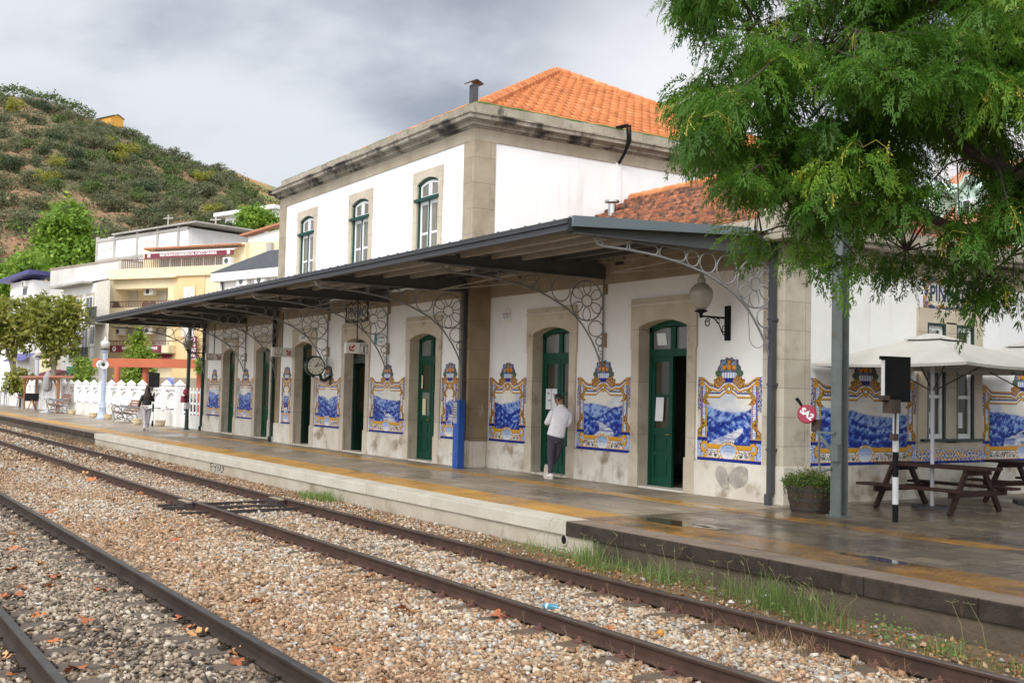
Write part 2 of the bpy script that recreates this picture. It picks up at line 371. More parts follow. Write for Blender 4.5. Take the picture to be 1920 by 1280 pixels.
def picture(x, v, hw, seed):
    """a river valley in blue on a cream sky; each seed is another view"""
    rs = np.random.default_rng(seed); n = fbm(x * 5 + seed, v * 5, seed)
    sky = CREAM + (WHITE - CREAM) * n[..., None]
    c = sky + (PALE - sky) * (0.55 * np.clip((fbm(x * 2.2 + seed * 3, v * 4, seed + 9) - 0.5) * 4, 0, 1))[..., None]
    k = rs.integers(0, 3)
    for i, (h0, amp, tone) in enumerate(((0.90, 0.12, 0.22), (0.76, 0.30, 0.55), (0.58, 0.34, 0.76))):
        s = rs.uniform(-1, 1) * 0.9 if k else (-1) ** (i + seed) * 0.7
        ridge = h0 + amp * (np.abs(x / hw + s * 0.5) - 0.35) + 0.10 * (fbm(x * 3.0 + 7 * i + seed, x * 0, seed + i) - 0.5)
        m = 1 / (1 + np.exp(-(ridge - v) * 160))
        tex = fbm(x * 15 + i, v * 21 + x * 14 * s, seed + 20 + i, 5); t = np.clip(tone - 0.06 + (tex - 0.5) * 2.5 + 0.25 * np.sin((v - ridge) * 40 + tex * 6) * (i > 0) + np.exp(-np.maximum(ridge - v, 0) * 22) * 0.25, 0, 1)
        hill = np.where((t > 0.5)[..., None], MID + (BLUE - MID) * ((t - 0.5) * 2)[..., None], PALE + (MID - PALE) * (t * 2)[..., None])
        c = c * (1 - m[..., None]) + hill * m[..., None]
    if k != 1: # water or a road with pale strokes
        wl = 0.60 + 0.02 * rs.uniform(-1, 1); cx = rs.uniform(-0.2, 0.2) * hw
        wid = 0.05 + (wl - v) * rs.uniform(0.8, 2.2)
        m = ((v < wl) & (np.abs(x - cx - 0.25 * np.sin(v * 9 + seed)) < wid)).astype(float) * 0.9
        st = fbm(x * 6, v * 45, seed + 40, 3); wat = WHITE + (MID - WHITE) * np.clip((st - 0.35) * 2.2, 0, 1)[..., None]
        c = c * (1 - m[..., None]) + wat * m[..., None]
        if k == 2: # a few small boats
            for bx in (-0.25, 0.05, 0.3):
                d = ((x - bx * hw) / 0.13) ** 2 + ((v - 0.56 - 0.05 * bx) / 0.03) ** 2; c[d < 1] = BLUE * 0.8
    return c
def tile_art(x, v, hw, seed, crest=True):
    """colour and outline of one panel; x from its centre and v from its foot, in metres"""
    ax = np.abs(x); xe = 1 - (hw - ax) / 0.86; xc = ax / 0.86; sg = np.sign(x)
    c = np.broadcast_to(PINK * 1.05, x.shape + (3,)).copy()
    n1_ = fbm(ax * 16, v * 16, 3); c = c + (n1_[..., None] - 0.5) * 0.12
    def put(mask, col): c[mask] = col if np.ndim(col) == 1 else col[mask]
    def line(d, wd, col, edge=True):
        if edge: put(np.abs(d) < wd + 0.010, DKY)
        put(np.abs(d) < wd, col)
    sw = np.sin(ax * 47 + 3 * np.sin(v * 31)) * np.sin(v * 43 + 2.5 * np.sin(ax * 37))
    # outer garlands
    m = (xe > 0.88) & (v > 0.9) & (v < 1.36); put(m & (sw > 0.1), BLUE); put(m & (sw < -0.45), GRN)
    # the scene
    inner = 0.70
    top = 1.15 + np.where(xc < 0.26, 0.10 * np.cos(np.clip(xc / 0.26, 0, 1) * math.pi / 2), 0)
    put((xe < inner) & (v > 0.24) & (v < top), picture(x, v, hw, seed))
    # white band with scrolls between the two mouldings
    m = (xe < 0.86) & (v >= top) & (v < 1.42); put(m, WHITE)
    put(m & (sw > 0.35), YEL); put(m & (np.abs(sw - 0.33) < 0.07), DKY); put(m & (sw < -0.55), GRN)
    # lower moulding
    d = v - (top + 0.035); mm = xe < 0.72
    for off, col, wd in ((-0.03, YEL, 0.013), (0.0, WHITE, 0.014), (0.028, BLUE, 0.014)): put(mm & (np.abs(d - off) < wd), col)
    put(mm & (np.abs(d + 0.047) < 0.005), DKY)
    # columns
    m = (xe > 0.70) & (xe < 0.89) & (v > 0.38) & (v < 1.40); put(m, BLUE)
    q = np.abs(xe - 0.795); put(m & (q < 0.045), np.where((np.sin(v * 150) > 0)[..., None], WHITE, PALE)); put(m & (q > 0.070), YEL); put(m & (q > 0.088), DKY)
    # leaf scrolls at head and foot of the columns
    for v0, v1 in ((0.40, 0.78), (1.02, 1.36)):
        wob = 0.08 * np.sin((v - v0) * 17); m = (v > v0) & (v < v1) & (np.abs(xe - (0.86 if v0 < 0.5 else 0.70) - wob) < 0.085 * (1 - 0.5 * (v - v0) / (v1 - v0)))
        put(m, YEL); put(m & (sw > 0.25), DKY * 0.8); put(m & (sw < -0.4), GRN)
    # plinth blocks and predella
    m = (v < 0.40) & (xe > 0.68); put(m, WHITE); put(m & (sw > 0.0), PALE); put(m & (sw < -0.35), MID)
    r = np.hypot((xe - 0.80) * 0.86 + 0.03, (v - 0.25) * 1.0); put(m & (np.abs(r - 0.075) < 0.028), YEL); put(m & (np.abs(r - 0.108) < 0.007), DKY)
    r = np.hypot((xe - 0.72) * 0.86, (v - 0.13)); put(m & (np.abs(r - 0.05) < 0.020), YEL)
    put((xe > 0.68) & (np.abs(v - 0.385) < 0.030), BLUE); put((xe > 0.68) & (np.abs(v - 0.425) < 0.010), YEL)
    m = (v < 0.30) & (xe <= 0.70); put(m, WHITE)
    put(m & (np.abs(v - 0.265) < 0.035), YEL); put(m & (np.abs(v - 0.306) < 0.006), DKY); put(m & (np.abs(v - 0.222) < 0.008), DKY)
    fr = m & (xc > 0.33) & (v > 0.075) & (v < 0.20); f2 = vnoise(ax * 42, v * 42, 5)
    put(fr & (f2 > 0.62), PURP); put(fr & (f2 < 0.36), GRN); put(fr & (f2 > 0.80), ORG)
    # cartouche
    r = np.hypot(x / 0.22, (v - 0.17) / 0.15); put(r < 1.25, DKY); put(r < 1.2, YEL); put((r < 1.2) & (sw > 0.35), WHITE); put(r < 0.92, DKY); put(r < 0.88, PALE + (WHITE - PALE) * np.clip((0.25 - v) * 6, 0, 1)[..., None])
    put((r < 0.62) & (np.abs(v - 0.185) < 0.010) & (np.sin(x * 170) > -0.3), MID)
    put(v < 0.055, BLUE * 1.15); put((np.abs(v - 0.062) < 0.008) & (r > 1.2), YEL)
    # upper cornice with scrolled horns
    horn = np.clip((xe - 0.55) / 0.32, 0, 1); horn = horn * horn * (3 - 2 * horn)
    dip = np.clip((0.42 - xc) / 0.30, 0, 1); cv = 1.385 + 0.115 * horn + 0.07 * dip - 0.06 * np.exp(-((xc - 0.30) / 0.1) ** 2)
    d = v - (cv - 0.055)
    for off, col, wd in ((0.040, YEL, 0.016), (0.012, BLUE, 0.014), (-0.014, WHITE, 0.015), (-0.040, YEL, 0.015)): put((np.abs(d - off) < wd) & (xe < 0.97), col)
    put((np.abs(d + 0.058) < 0.005) & (xe < 0.97), DKY); put((np.abs(d - 0.058) < 0.006) & (xe < 0.99), DKY)
    r = np.hypot((xe - 0.86) * 0.86, v - 1.40); put(r < 0.065, DKY); put(r < 0.058, YEL); put(r < 0.026, DKY); put(r < 0.018, YEL)
    put((xe > 0.93) & (v > 1.36) & (sw > -0.2), MID)
    inside = (v <= cv + 0.012) & (ax <= hw - 0.004 * (1 + np.sin(v * 40))) & (v >= 0)
    # crest: two curling leaves, the vase and its flowers
    if crest:
        lf = (xc < 0.46) & (v > 1.34) & (v < 1.47 + 0.17 * np.clip(1 - xc / 0.46, 0, 1) + 0.02 * np.sin(xc * 60))
        band = np.abs(v - (1.57 - 0.36 * xc ** 0.9)) < 0.085
        put(lf & band, YEL); put(lf & band & (sw > 0.25), DKY); put(lf & band & (sw < -0.5), BLUE)
        inside |= lf & band
        r = np.hypot(x / 0.085, (v - 1.30) / 0.085); put(r < 1.1, DKY); put(r < 1.0, YEL); put((r < 0.6), GRN); put(r < 0.35, WHITE)
        vw = 0.065 + 0.125 * np.clip((v - 1.42) / 0.13, 0, 1) ** 0.7
        vs = (v > 1.42) & (v < 1.61) & (ax < vw); put(vs, np.where((np.sin(x * 95) > 0.1)[..., None], PALE, WHITE)); put(vs & (v < 1.49), BLUE); put(vs & (v > 1.595), BLUE); inside |= vs
        r = np.hypot(x / 0.275, (v - 1.695) / 0.168) + 0.10 * np.sin(np.arctan2(v - 1.70, x) * 9)
        fl = (r < 1) & (v > 1.605); f3 = vnoise(x * 30 + 50, v * 30, 8); put(fl, GRN); put(fl & (f3 > 0.60), PALE * 0.7); put(fl & (f3 < 0.28), PURP); put(fl & (r > 0.9), BLUE * 0.6)
        for fx, fy, fr_ in ((0, 1.69, 0.052), (-0.125, 1.68, 0.042), (0.125, 1.68, 0.042), (0.0, 1.775, 0.035)):
            q = np.hypot(x - fx, v - fy); put(q < fr_ + 0.007, DKY); put(q < fr_, ORG); put(q < fr_ * 0.4, YEL)
        for s_ in (-1, 1):
            q = np.hypot((x - s_ * 0.27) / 0.085, (v - 1.575) / 0.065); put(q < 1, GRN); inside |= q < 1
        inside |= fl
    # joints between the tiles
    j = (np.abs((x / 0.142) % 1 - 0.5) > 0.475) | (np.abs((v / 0.142) % 1 - 0.5) > 0.475)
    c[j] = c[j] * 0.9 + 0.035
    return np.clip(c * (0.92 + 0.16 * fbm(x * 3, v * 3, seed + 77, 3))[..., None], 0.004, 0.85), inside
mat('glazed_tile', (1, 1, 1), (0.9, 0.9, 0.9), 2.5, 0.38, attr='paint', bump=0.06, bsc=8, spec=0.16)
def tile_panel(x0, x1, pos, side, seed, parent, full=None, z0=0.64, name='tile_picture', label=None, step=0.0125, h=1.86):
    """painted tiles on the wall between x0 and x1 (along the wall); pos is the wall face; full = extents of the whole picture when cut"""
    fx0, fx1 = full or (x0, x1); hw = (fx1 - fx0) / 2; cx = (fx0 + fx1) / 2
    nx = int(round((x1 - x0) / step)); nz = int(round(h / step))
    gx = np.linspace(x0, x1, nx + 1) - cx; gz = np.linspace(0, h, nz + 1)
    X, V = np.meshgrid(gx, gz); col, ins = tile_art(X, V, hw, seed)
    Z = V + z0
    P = np.stack([X + cx, np.full_like(X, pos), Z] if side == 'front' else [np.full_like(X, pos), X + cx, Z], -1).reshape(-1, 3)
    i = np.arange(nx); j = np.arange(nz); I, J = np.meshgrid(i, j); a = (J * (nx + 1) + I)
    q = np.stack([a, a + 1, a + nx + 2, a + nx + 1], -1).reshape(-1, 4); flat = ins.ravel()
    q = q[flat[q].all(1)]
    # tile thickness: the same faces again on the wall and a rim between them
    used = np.zeros(len(P), bool); used[q.ravel()] = True; idx = np.cumsum(used) - 1
    P = P[used]; cc = col.reshape(-1, 3)[used]; q = idx[q]
    o = np_mesh(name, P, q, 'glazed_tile', parent, col=cc)
    s_ = o.modifiers.new('thickness', 'SOLIDIFY'); s_.thickness = 0.008; s_.offset = -1.0
    if label: o['label'] = label
    return o

# ---------------------------------------------------------------- the station
XR, XM0, XM1, XL = -12.95, -22.40, -35.10, -44.55      # right end, main block right and left, left end
YW, YM, YB = 13.85, 13.30, 22.45                       # wing face, main face, back of the wings
ST = thing('station_building', 'white two-storey railway station with painted tile pictures, granite trim and orange roof', 'station', (-28.7, 13.3, 0))
def arch_pts(xc, hw, zs, rise, n=10):
    """segmental arch from (xc-hw, zs) up and over to (xc+hw, zs)"""
    return [(xc - hw + 2 * hw * i / n, zs + rise * (1 - (2 * i / n - 1) ** 2)) for i in range(n + 1)]
def wall_with_openings(mb, x0, x1, y0, y1, z0, z1, ops):
    """front wall pieces round rectangular openings (a, b, bottom, top)"""
    x = x0
    for a, b, zb, zt in sorted(ops):
        mb.box(x, a, y0, y1, z0, z1)
        if zb > z0: mb.box(a, b, y0, y1, z0, zb)
        mb.box(a, b, y0, y1, zt, z1); x = b
    mb.box(x, x1, y0, y1, z0, z1)
DOORS = [(-41.45, YW, 'shut'), (-37.75, YW, 'shut'), (-32.62, YM, 'glazed'), (-28.76, YM, 'glazed'), (-24.68, YM, 'shut'), (-19.765, YW, 'shut'), (-16.03, YW, 'open')]
mb = MB()
wall_with_openings(mb, XM0 + 0.01, XR - 0.02, YW, YW + 0.45, 0.0, 4.06, [(x - 0.8, x + 0.8, 0, 3.40) for x, y, k in DOORS if x > XM0])
wall_with_openings(mb, XL + 0.02, XM1 - 0.01, YW, YW + 0.45, 0.0, 4.06, [(x - 0.8, x + 0.8, 0, 3.40) for x, y, k in DOORS if x < XM1])
mb.box(XL, XL + 0.4, YW + 0.5, YB, 0, 4.06); mb.box(XL, XR, YB - 0.4, YB - 0.02, 0, 4.06)
mb.box(XM1 - 0.4, XM1 - 0.05, YW + 0.46, YB - 0.42, 0, 4.06)
mb.build('wing_wall', 'white_wall', ST)
mb = MB()   # end wall towards the right, with its pair of windows
WY = 18.31
for a, b, zb, zt in [(13.95, WY - 0.80, 0, 4.06), (WY - 0.80, WY + 0.80, 0, 1.02), (WY - 0.80, WY + 0.80, 3.32, 4.06), (WY - 0.14, WY + 0.14, 1.02, 3.32), (WY + 0.80, YB - 0.03, 0, 4.06)]:
    mb.box(XR - 0.45, XR, a, b, zb, zt)
mb.build('end_wall', 'white_wall', ST)
mb = MB()
wall_with_openings(mb, XM1 + 0.02, XM0 - 0.02, YM, YM + 0.45, 0.0, 4.8, [(x - 0.8, x + 0.8, 0, 3.40) for x, y, k in DOORS if XM1 < x < XM0])
UW = [-32.71, -28.73, -24.68]
wall_with_openings(mb, XM1 + 0.02, XM0 - 0.02, YM, YM + 0.45, 4.8, 7.85, [(x - 0.6, x + 0.6, 4.8, 7.36) for x in UW])
mb.box(XM0 - 0.45, XM0 - 0.002, YM + 0.6, 26.9, 0.0, 7.85); mb.box(XM1, XM1 + 0.45, YM + 0.5, 26.9, 0.0, 7.85); mb.box(XM1 + 0.46, XM0 - 0.46, 26.45, 26.9, 0, 7.85)
mb.box(XM1 + 0.46, XM0 - 0.46, YM + 0.46, 26.4, 4.55, 4.75)
mb.build('main_wall', 'white_wall', ST)
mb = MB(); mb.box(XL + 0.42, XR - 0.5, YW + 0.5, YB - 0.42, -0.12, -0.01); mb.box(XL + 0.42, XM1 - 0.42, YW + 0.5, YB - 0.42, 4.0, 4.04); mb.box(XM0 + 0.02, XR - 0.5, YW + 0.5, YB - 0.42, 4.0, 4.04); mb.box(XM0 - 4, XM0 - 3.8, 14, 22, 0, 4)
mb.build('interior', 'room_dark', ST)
# plinth, split round the door openings
mb = MB()
def plinth_run(x0, x1, y, face='front'):
    mb = MB(); mb.box(x0, x1, y - 0.055, y - 0.002, 0.0, 0.62); mb.box(x0, x1, y - 0.045, y - 0.002, 0.62, 0.64); mb.build('plinth', 'plinth', ST, bevel=0.008)
def runs(x0, x1, y, ds):
    x = x0
    for d in sorted(ds): plinth_run(x, d - 0.72, y); x = d + 0.72
    plinth_run(x, x1, y)
runs(XM0 + 0.05, XR, YW, [d[0] for d in DOORS if d[0] > XM0]); runs(XL, XM1 - 0.02, YW, [d[0] for d in DOORS if d[0] < XM1])
runs(XM1 - 0.05, XM0 + 0.05, YM, [d[0] for d in DOORS if XM1 < d[0] < XM0])
for a_ in ((XM0 + 0.002, XM0 + 0.05, YM + 0.001, YW - 0.06, 0, 0.62), (XR + 0.002, XR + 0.055, YW - 0.055, YB, 0, 0.64)): mb = MB(); mb.box(*a_); mb.build('plinth', 'plinth', ST, bevel=0.008)
mb = MB()   # mended plaster: two rounded grey patches
for cx_, cz_, rx, rz_, rot in ((-14.33, 0.36, 0.15, 0.25, 0.5), (-13.93, 0.40, 0.26, 0.20, 0.55)):
    pts = [(cx_ + rx * math.cos(t) * (1 + 0.12 * math.sin(3 * t)) * math.cos(rot) - rz_ * math.sin(t) * math.sin(rot), cz_ + (rx * math.cos(t) * math.sin(rot) + rz_ * math.sin(t) * math.cos(rot)) * 0.9) for t in np.linspace(0, 2 * math.pi, 22)[:-1]]
    mb.prism(pts, YW - 0.059, YW - 0.054)
mb.build('plaster_patch', 'plaster_patch', ST)
# corner stones and pilasters
mb = MB(); mb.box(-13.42, XR + 0.02, YW - 0.03, 14.47, 0.62, 4.08); mb.build('corner_pilaster', 'granite_pale', ST, bevel=0.006)
mb = MB(); mb.box(XL - 0.02, XL + 0.35, YW - 0.03, YW + 0.5, 0.62, 4.08); mb.build('corner_pilaster', 'granite_pale', ST)
mb = MB(); mb.box(XM0 - 0.47, XM0 + 0.03, YM - 0.03, YW - 0.01, 0.62, 4.6); mb.build('pilaster', 'granite_brown', ST, bevel=0.006)
mb = MB(); mb.box(XM1 - 0.03, XM1 + 0.45, YM - 0.03, YW - 0.01, 0.62, 4.6); mb.build('pilaster', 'granite_brown', ST)
mb = MB(); mb.box(XM0 - 0.46, XM0 + 0.025, YM - 0.025, YM + 0.6, 4.6, 7.86); mb.build('quoin', 'granite', ST, bevel=0.006)
mb = MB(); mb.box(XM1 - 0.025, XM1 + 0.55, YM - 0.025, YM + 0.6, 4.6, 7.86); mb.build('quoin', 'granite', ST)
# friezes, cornices, parapets
def ring(mb, x0, x1, y0, y1, z0, z1, t=0.45):
    mb.box(x0, x1, y0, y0 + t, z0, z1); mb.box(x1 - t, x1, y0 + t, y1, z0, z1); mb.box(x0, x0 + t, y0 + t, y1, z0, z1)
mb = MB(); ring(mb, XM0 - 0.3, XR + 0.03, YW - 0.03, YB, 4.06, 4.43); mb.build('frieze', 'frieze_stone', ST); mb = MB(); ring(mb, XL - 0.03, XM1 + 0.3, YW - 0.03, YB, 4.06, 4.43); mb.build('frieze', 'frieze_stone', ST); mb = MB(); mb.box(XM1, XM0, YM - 0.015, YM + 0.1, 4.06, 4.43); mb.build('frieze', 'frieze_stone', ST)
for s_ in (0, 1):
    mb = MB()
    for k, (z0, z1, o) in enumerate(((4.43, 4.48, 0.10), (4.48, 4.57, 0.26), (4.57, 4.60, 0.30))): ring(mb, *((XL - o, XM1 + 0.3) if s_ else (XM0 - 0.3, XR + o)), YW - o, YB, z0, z1, 0.6)
    mb.build('cornice', 'cornice_stone', ST)
for a_ in ((XM0 - 0.3, XR + 0.02), (XL - 0.02, XM1 + 0.3)): mb = MB(); ring(mb, *a_, YW - 0.02, YB, 4.60, 4.90); mb.build('parapet', 'parapet_stone', ST)
mb = MB(); ring(mb, XM1 - 0.03, XM0 + 0.03, YM - 0.03, 26.9, 7.85, 8.15); mb.build('frieze', 'frieze_stone', ST)
mb = MB()
for z0, z1, o in ((8.15, 8.19, 0.08), (8.19, 8.26, 0.16), (8.26, 8.30, 0.20), (8.30, 8.40, 0.34), (8.40, 8.44, 0.38)): ring(mb, XM1 - o, XM0 + o, YM - o, 26.9, z0, z1, 0.7)
mb.build('cornice', 'cornice_stone', ST)
mb = MB(); ring(mb, XM1 - 0.02, XM0 + 0.04, YM - 0.02, 26.9, 8.44, 8.76, 0.4); mb.build('parapet', 'parapet_stone', ST)
mb = MB(); rr = random.Random(3)
def moss_run(p, q):
    n = int(np.hypot(q[0] - p[0], q[1] - p[1]) / 0.25); pts = []
    for i in range(n + 1):
        t = i / n; pts.append((p[0] + (q[0] - p[0]) * t, p[1] + (q[1] - p[1]) * t, 8.765 + rr.uniform(-0.008, 0.008)))
    mb.tube(pts, [0.018 + 0.016 * rr.random() for _ in pts], 6)
moss_run((XM1, YM + 0.02), (XM0 + 0.02, YM + 0.02)); moss_run((XM0 + 0.02, YM + 0.02), (XM0 + 0.02, 26.5)); mb.build('moss_edge', 'moss', ST)
mb = MB(); mb.box(XR - 0.55, XR + 0.36, YW - 0.36, YW + 0.55, 4.43, 4.52); mb.box(XR - 0.5, XR + 0.28, YW - 0.28, YW + 0.5, 4.52, 4.72); mb.box(XR - 0.45, XR + 0.20, YW - 0.20, YW + 0.45, 4.72, 5.05)
mb.build('corner_block', 'parapet_stone', ST, bevel=0.01)

# roofs: rows of real roman tiles
def tile_roof(name, m, A, B, T, parent, tw=0.30, row=0.42, hgt=0.055, lip=0.075):
    """one roof slope: eave from A to B, T = the top points (one apex or two ridge ends)"""
    A, B = np.array(A, float), np.array(B, float); T = [np.array(t, float) for t in T]
    u = B - A; W = np.linalg.norm(u); u /= W; top = sum(T) / len(T) - A; nrm = np.cross(u, top); nrm /= np.linalg.norm(nrm)
    if nrm[2] < 0: nrm = -nrm
    vd = top - u * (top @ u); H = np.linalg.norm(vd); vd /= H
    tl = (T[0] - A) @ u; tr = (T[-1] - A) @ u
    nu = int(W / tw) * 6; gu = np.linspace(0, W, nu + 1)
    gv = []; r = 0
    while r * row < H:
        for e in (0.0, 0.02, 0.5, 0.98): gv.append((r + e) * row)
        r += 1
    gv = np.array([g for g in gv if g <= H] + [H]); U, V = np.meshgrid(gu, gv)
    fr = (V / row) % 1; ph = (U / tw) % 1
    h = hgt * np.where(ph < 0.55, np.sin(ph / 0.55 * math.pi), -0.25 * np.sin((ph - 0.55) / 0.45 * math.pi)) + lip * np.where(fr < 0.01, 0, 1 - fr)
    jit = vnoise(np.floor(U / tw) * 3.1 + 0.5, np.floor(V / row) * 2.7 + 0.5, 11) - 0.5; h = h + jit * 0.012
    P = A + U[..., None] * u + V[..., None] * vd + h[..., None] * nrm
    lo_ = tl * V / H; hi_ = W - (W - tr) * V / H
    ok = ((U >= lo_ - 0.06) & (U <= hi_ + 0.06)).ravel()
    nx = nu + 1; I, J = np.meshgrid(np.arange(nu), np.arange(len(gv) - 1)); a = J * nx + I
    q = np.stack([a, a + 1, a + nx + 1, a + nx], -1).reshape(-1, 4); q = q[ok[q].all(1)]
    if (np.cross(u, vd) @ nrm) < 0: q = q[:, ::-1]
    a1 = vnoise(np.floor(U / tw) * 3.7 + 0.5, np.floor(V / row) * 5.3 + 0.5, 21); a2 = vnoise(np.floor(U / tw) * 7.1 + 0.5, np.floor(V / row) * 2.9 + 0.5, 22)
    col = (0.74 + 0.42 * a1)[..., None] * np.array((1.0, 1.0, 1.0)) * np.where(a2 > 0.90, 0.62, 1.0)[..., None]; col = np.where((a2 < 0.10)[..., None], col * np.array((1.12, 1.3, 1.55)), col)
    return np_mesh(name, P.reshape(-1, 3), q, m, parent, col=(col * np.array(ROOF_BASE[m])).reshape(-1, 3), smooth=False)
ROOF_BASE = {'roof_orange_tile': (0.55, 0.20, 0.076), 'roof_old_tile': (0.36, 0.14, 0.074)}
mat('roof_orange_tile', (1, 1, 1), (0.80, 0.74, 0.72), 2.5, 0.8, bump=0.2, bsc=30, spec=0.25, attr='paint', c3=(0.20, 0.105, 0.06), sc3=2.2, lo3=0.62, hi3=0.80)
mat('roof_old_tile', (1, 1, 1), (0.68, 0.62, 0.62), 3.0, 0.85, bump=0.3, bsc=30, spec=0.2, attr='paint', c3=(0.070, 0.048, 0.038), sc3=3.6, lo3=0.44, hi3=0.60)
def ridge_caps(name, m, p, q, parent, r=0.13, step=0.42):
    mb = MB(); p = np.array(p, float); q = np.array(q, float); n = max(2, int(np.linalg.norm(q - p) / step))
    for i in range(n):
        a = p + (q - p) * (i / n); b = p + (q - p) * ((i + 1.08) / n)
        mb.tube([a, b], [r * 1.12, r * 0.95], 8)
    return mb.build(name, m, parent)
ap = (-28.75, 20.1, 12.20)
c_ = [(XM1 + 0.2, YM + 0.35, 8.72), (XM0 - 0.15, YM + 0.35, 8.72), (XM0 - 0.15, 26.7, 8.72), (XM1 + 0.2, 26.7, 8.72)]
RF = tile_roof('roof', 'roof_orange_tile', c_[0], c_[1], [ap], ST)
tile_roof('roof_slope', 'roof_orange_tile', c_[1], c_[2], [ap], RF); tile_roof('roof_slope', 'roof_orange_tile', c_[2], c_[3], [ap], RF); tile_roof('roof_slope', 'roof_orange_tile', c_[3], c_[0], [ap], RF)
for k in range(4): ridge_caps('hip_tiles', 'roof_orange', np.array(c_[k]) + (0, 0, 0.06), np.array(ap) + (0, 0, 0.05), RF, 0.15)
for xa, xb, sgn in ((XM0 + 0.02, XR - 0.12, 1), (XM1 - 0.02, XL + 0.12, -1)):
    y0, y1, zr, ze = YW + 0.25, 18.15, 6.93, 4.76
    e0, e1 = (xa, y0, ze), (xb, y0, ze); r0, r1 = (xa, y1, zr), (xb - sgn * 4.3, y1, zr)
    R2 = tile_roof('wing_roof', 'roof_old_tile', *((e0, e1, [r0, r1]) if sgn > 0 else (e1, e0, [r1, r0])), ST, tw=0.28, row=0.36)
    e2 = (xb, YB - 0.2, ze)
    tile_roof('roof_slope', 'roof_old_tile', *((e1, e2, [r1]) if sgn > 0 else (e2, e1, [r1])), R2, tw=0.28, row=0.36)
    tile_roof('roof_slope', 'roof_old_tile', *((e2, (xa, YB - 0.2, ze), [r1, r0]) if sgn > 0 else ((xa, YB - 0.2, ze), e2, [r0, r1])), R2, tw=0.28, row=0.36)
    ridge_caps('ridge_tiles', 'roof_orange', np.array(r0) + (0, 0, 0.05), np.array(r1) + (0, 0, 0.05), R2, 0.12)
    ridge_caps('hip_tiles', 'roof_old', np.array(e1) + (0, 0, 0.05), np.array(r1) + (0, 0, 0.05), R2, 0.12)
# chimney pipe on the main roof and the small vent on the wing
mb = MB(); cp = on_y(889, 175, 15.2); mb.box(cp[0] - 0.09, cp[0] + 0.09, 15.10, 15.28, 8.75, cp[2] + 0.22)
ch = mb.build('chimney', 'pipe_grey', ST)
mb = MB(); z = cp[2] + 0.27; mb.add([(cp[0] - 0.17, 14.98, z - 0.03), (cp[0] - 0.17, 15.19, z + 0.07), (cp[0] - 0.17, 15.40, z - 0.03), (cp[0] + 0.17, 14.98, z - 0.03), (cp[0] + 0.17, 15.19, z + 0.07), (cp[0] + 0.17, 15.40, z - 0.03)], [(0, 1, 4, 3), (1, 2, 5, 4)])
o = mb.build('chimney_cap', 'pipe_grey', ch); o.modifiers.new('t', 'SOLIDIFY').thickness = 0.025
mb = MB(); vp = (-21.75, 17.0, 6.38); mb.lathe([(0.10, 6.3), (0.10, 6.62)], vp[0], vp[1], 12); mb.lathe([(0.19, 6.66), (0.19, 6.71), (0.02, 6.74)], vp[0], vp[1], 12); mat('steel', (0.45, 0.45, 0.45), None, rough=0.3, metal=1); mb.build('roof_vent', 'steel', ST)
mb = MB()   # white drain on the main side wall with its black upper pipe
mb.box(XM0, XM0 + 0.05, 17.58, 17.76, 6.66, 7.86); mb.build('drain_pipe', 'white_paint', ST)
mb = MB(); mb.tube([(XM0 + 0.02, 17.6, 8.80), (XM0 + 0.46, 17.6, 8.78), (XM0 + 0.48, 17.62, 8.35), (XM0 + 0.30, 17.68, 8.12), (XM0 + 0.06, 17.67, 7.86)], 0.038, 8); mb.tube([(XM0 + 0.02, 17.72, 8.80), (XM0 + 0.43, 17.72, 8.78), (XM0 + 0.45, 17.72, 8.38), (XM0 + 0.25, 17.7, 8.08), (XM0 + 0.06, 17.67, 7.84)], 0.032, 8); mb.build('drain_pipe', 'black', ST, smooth=True)

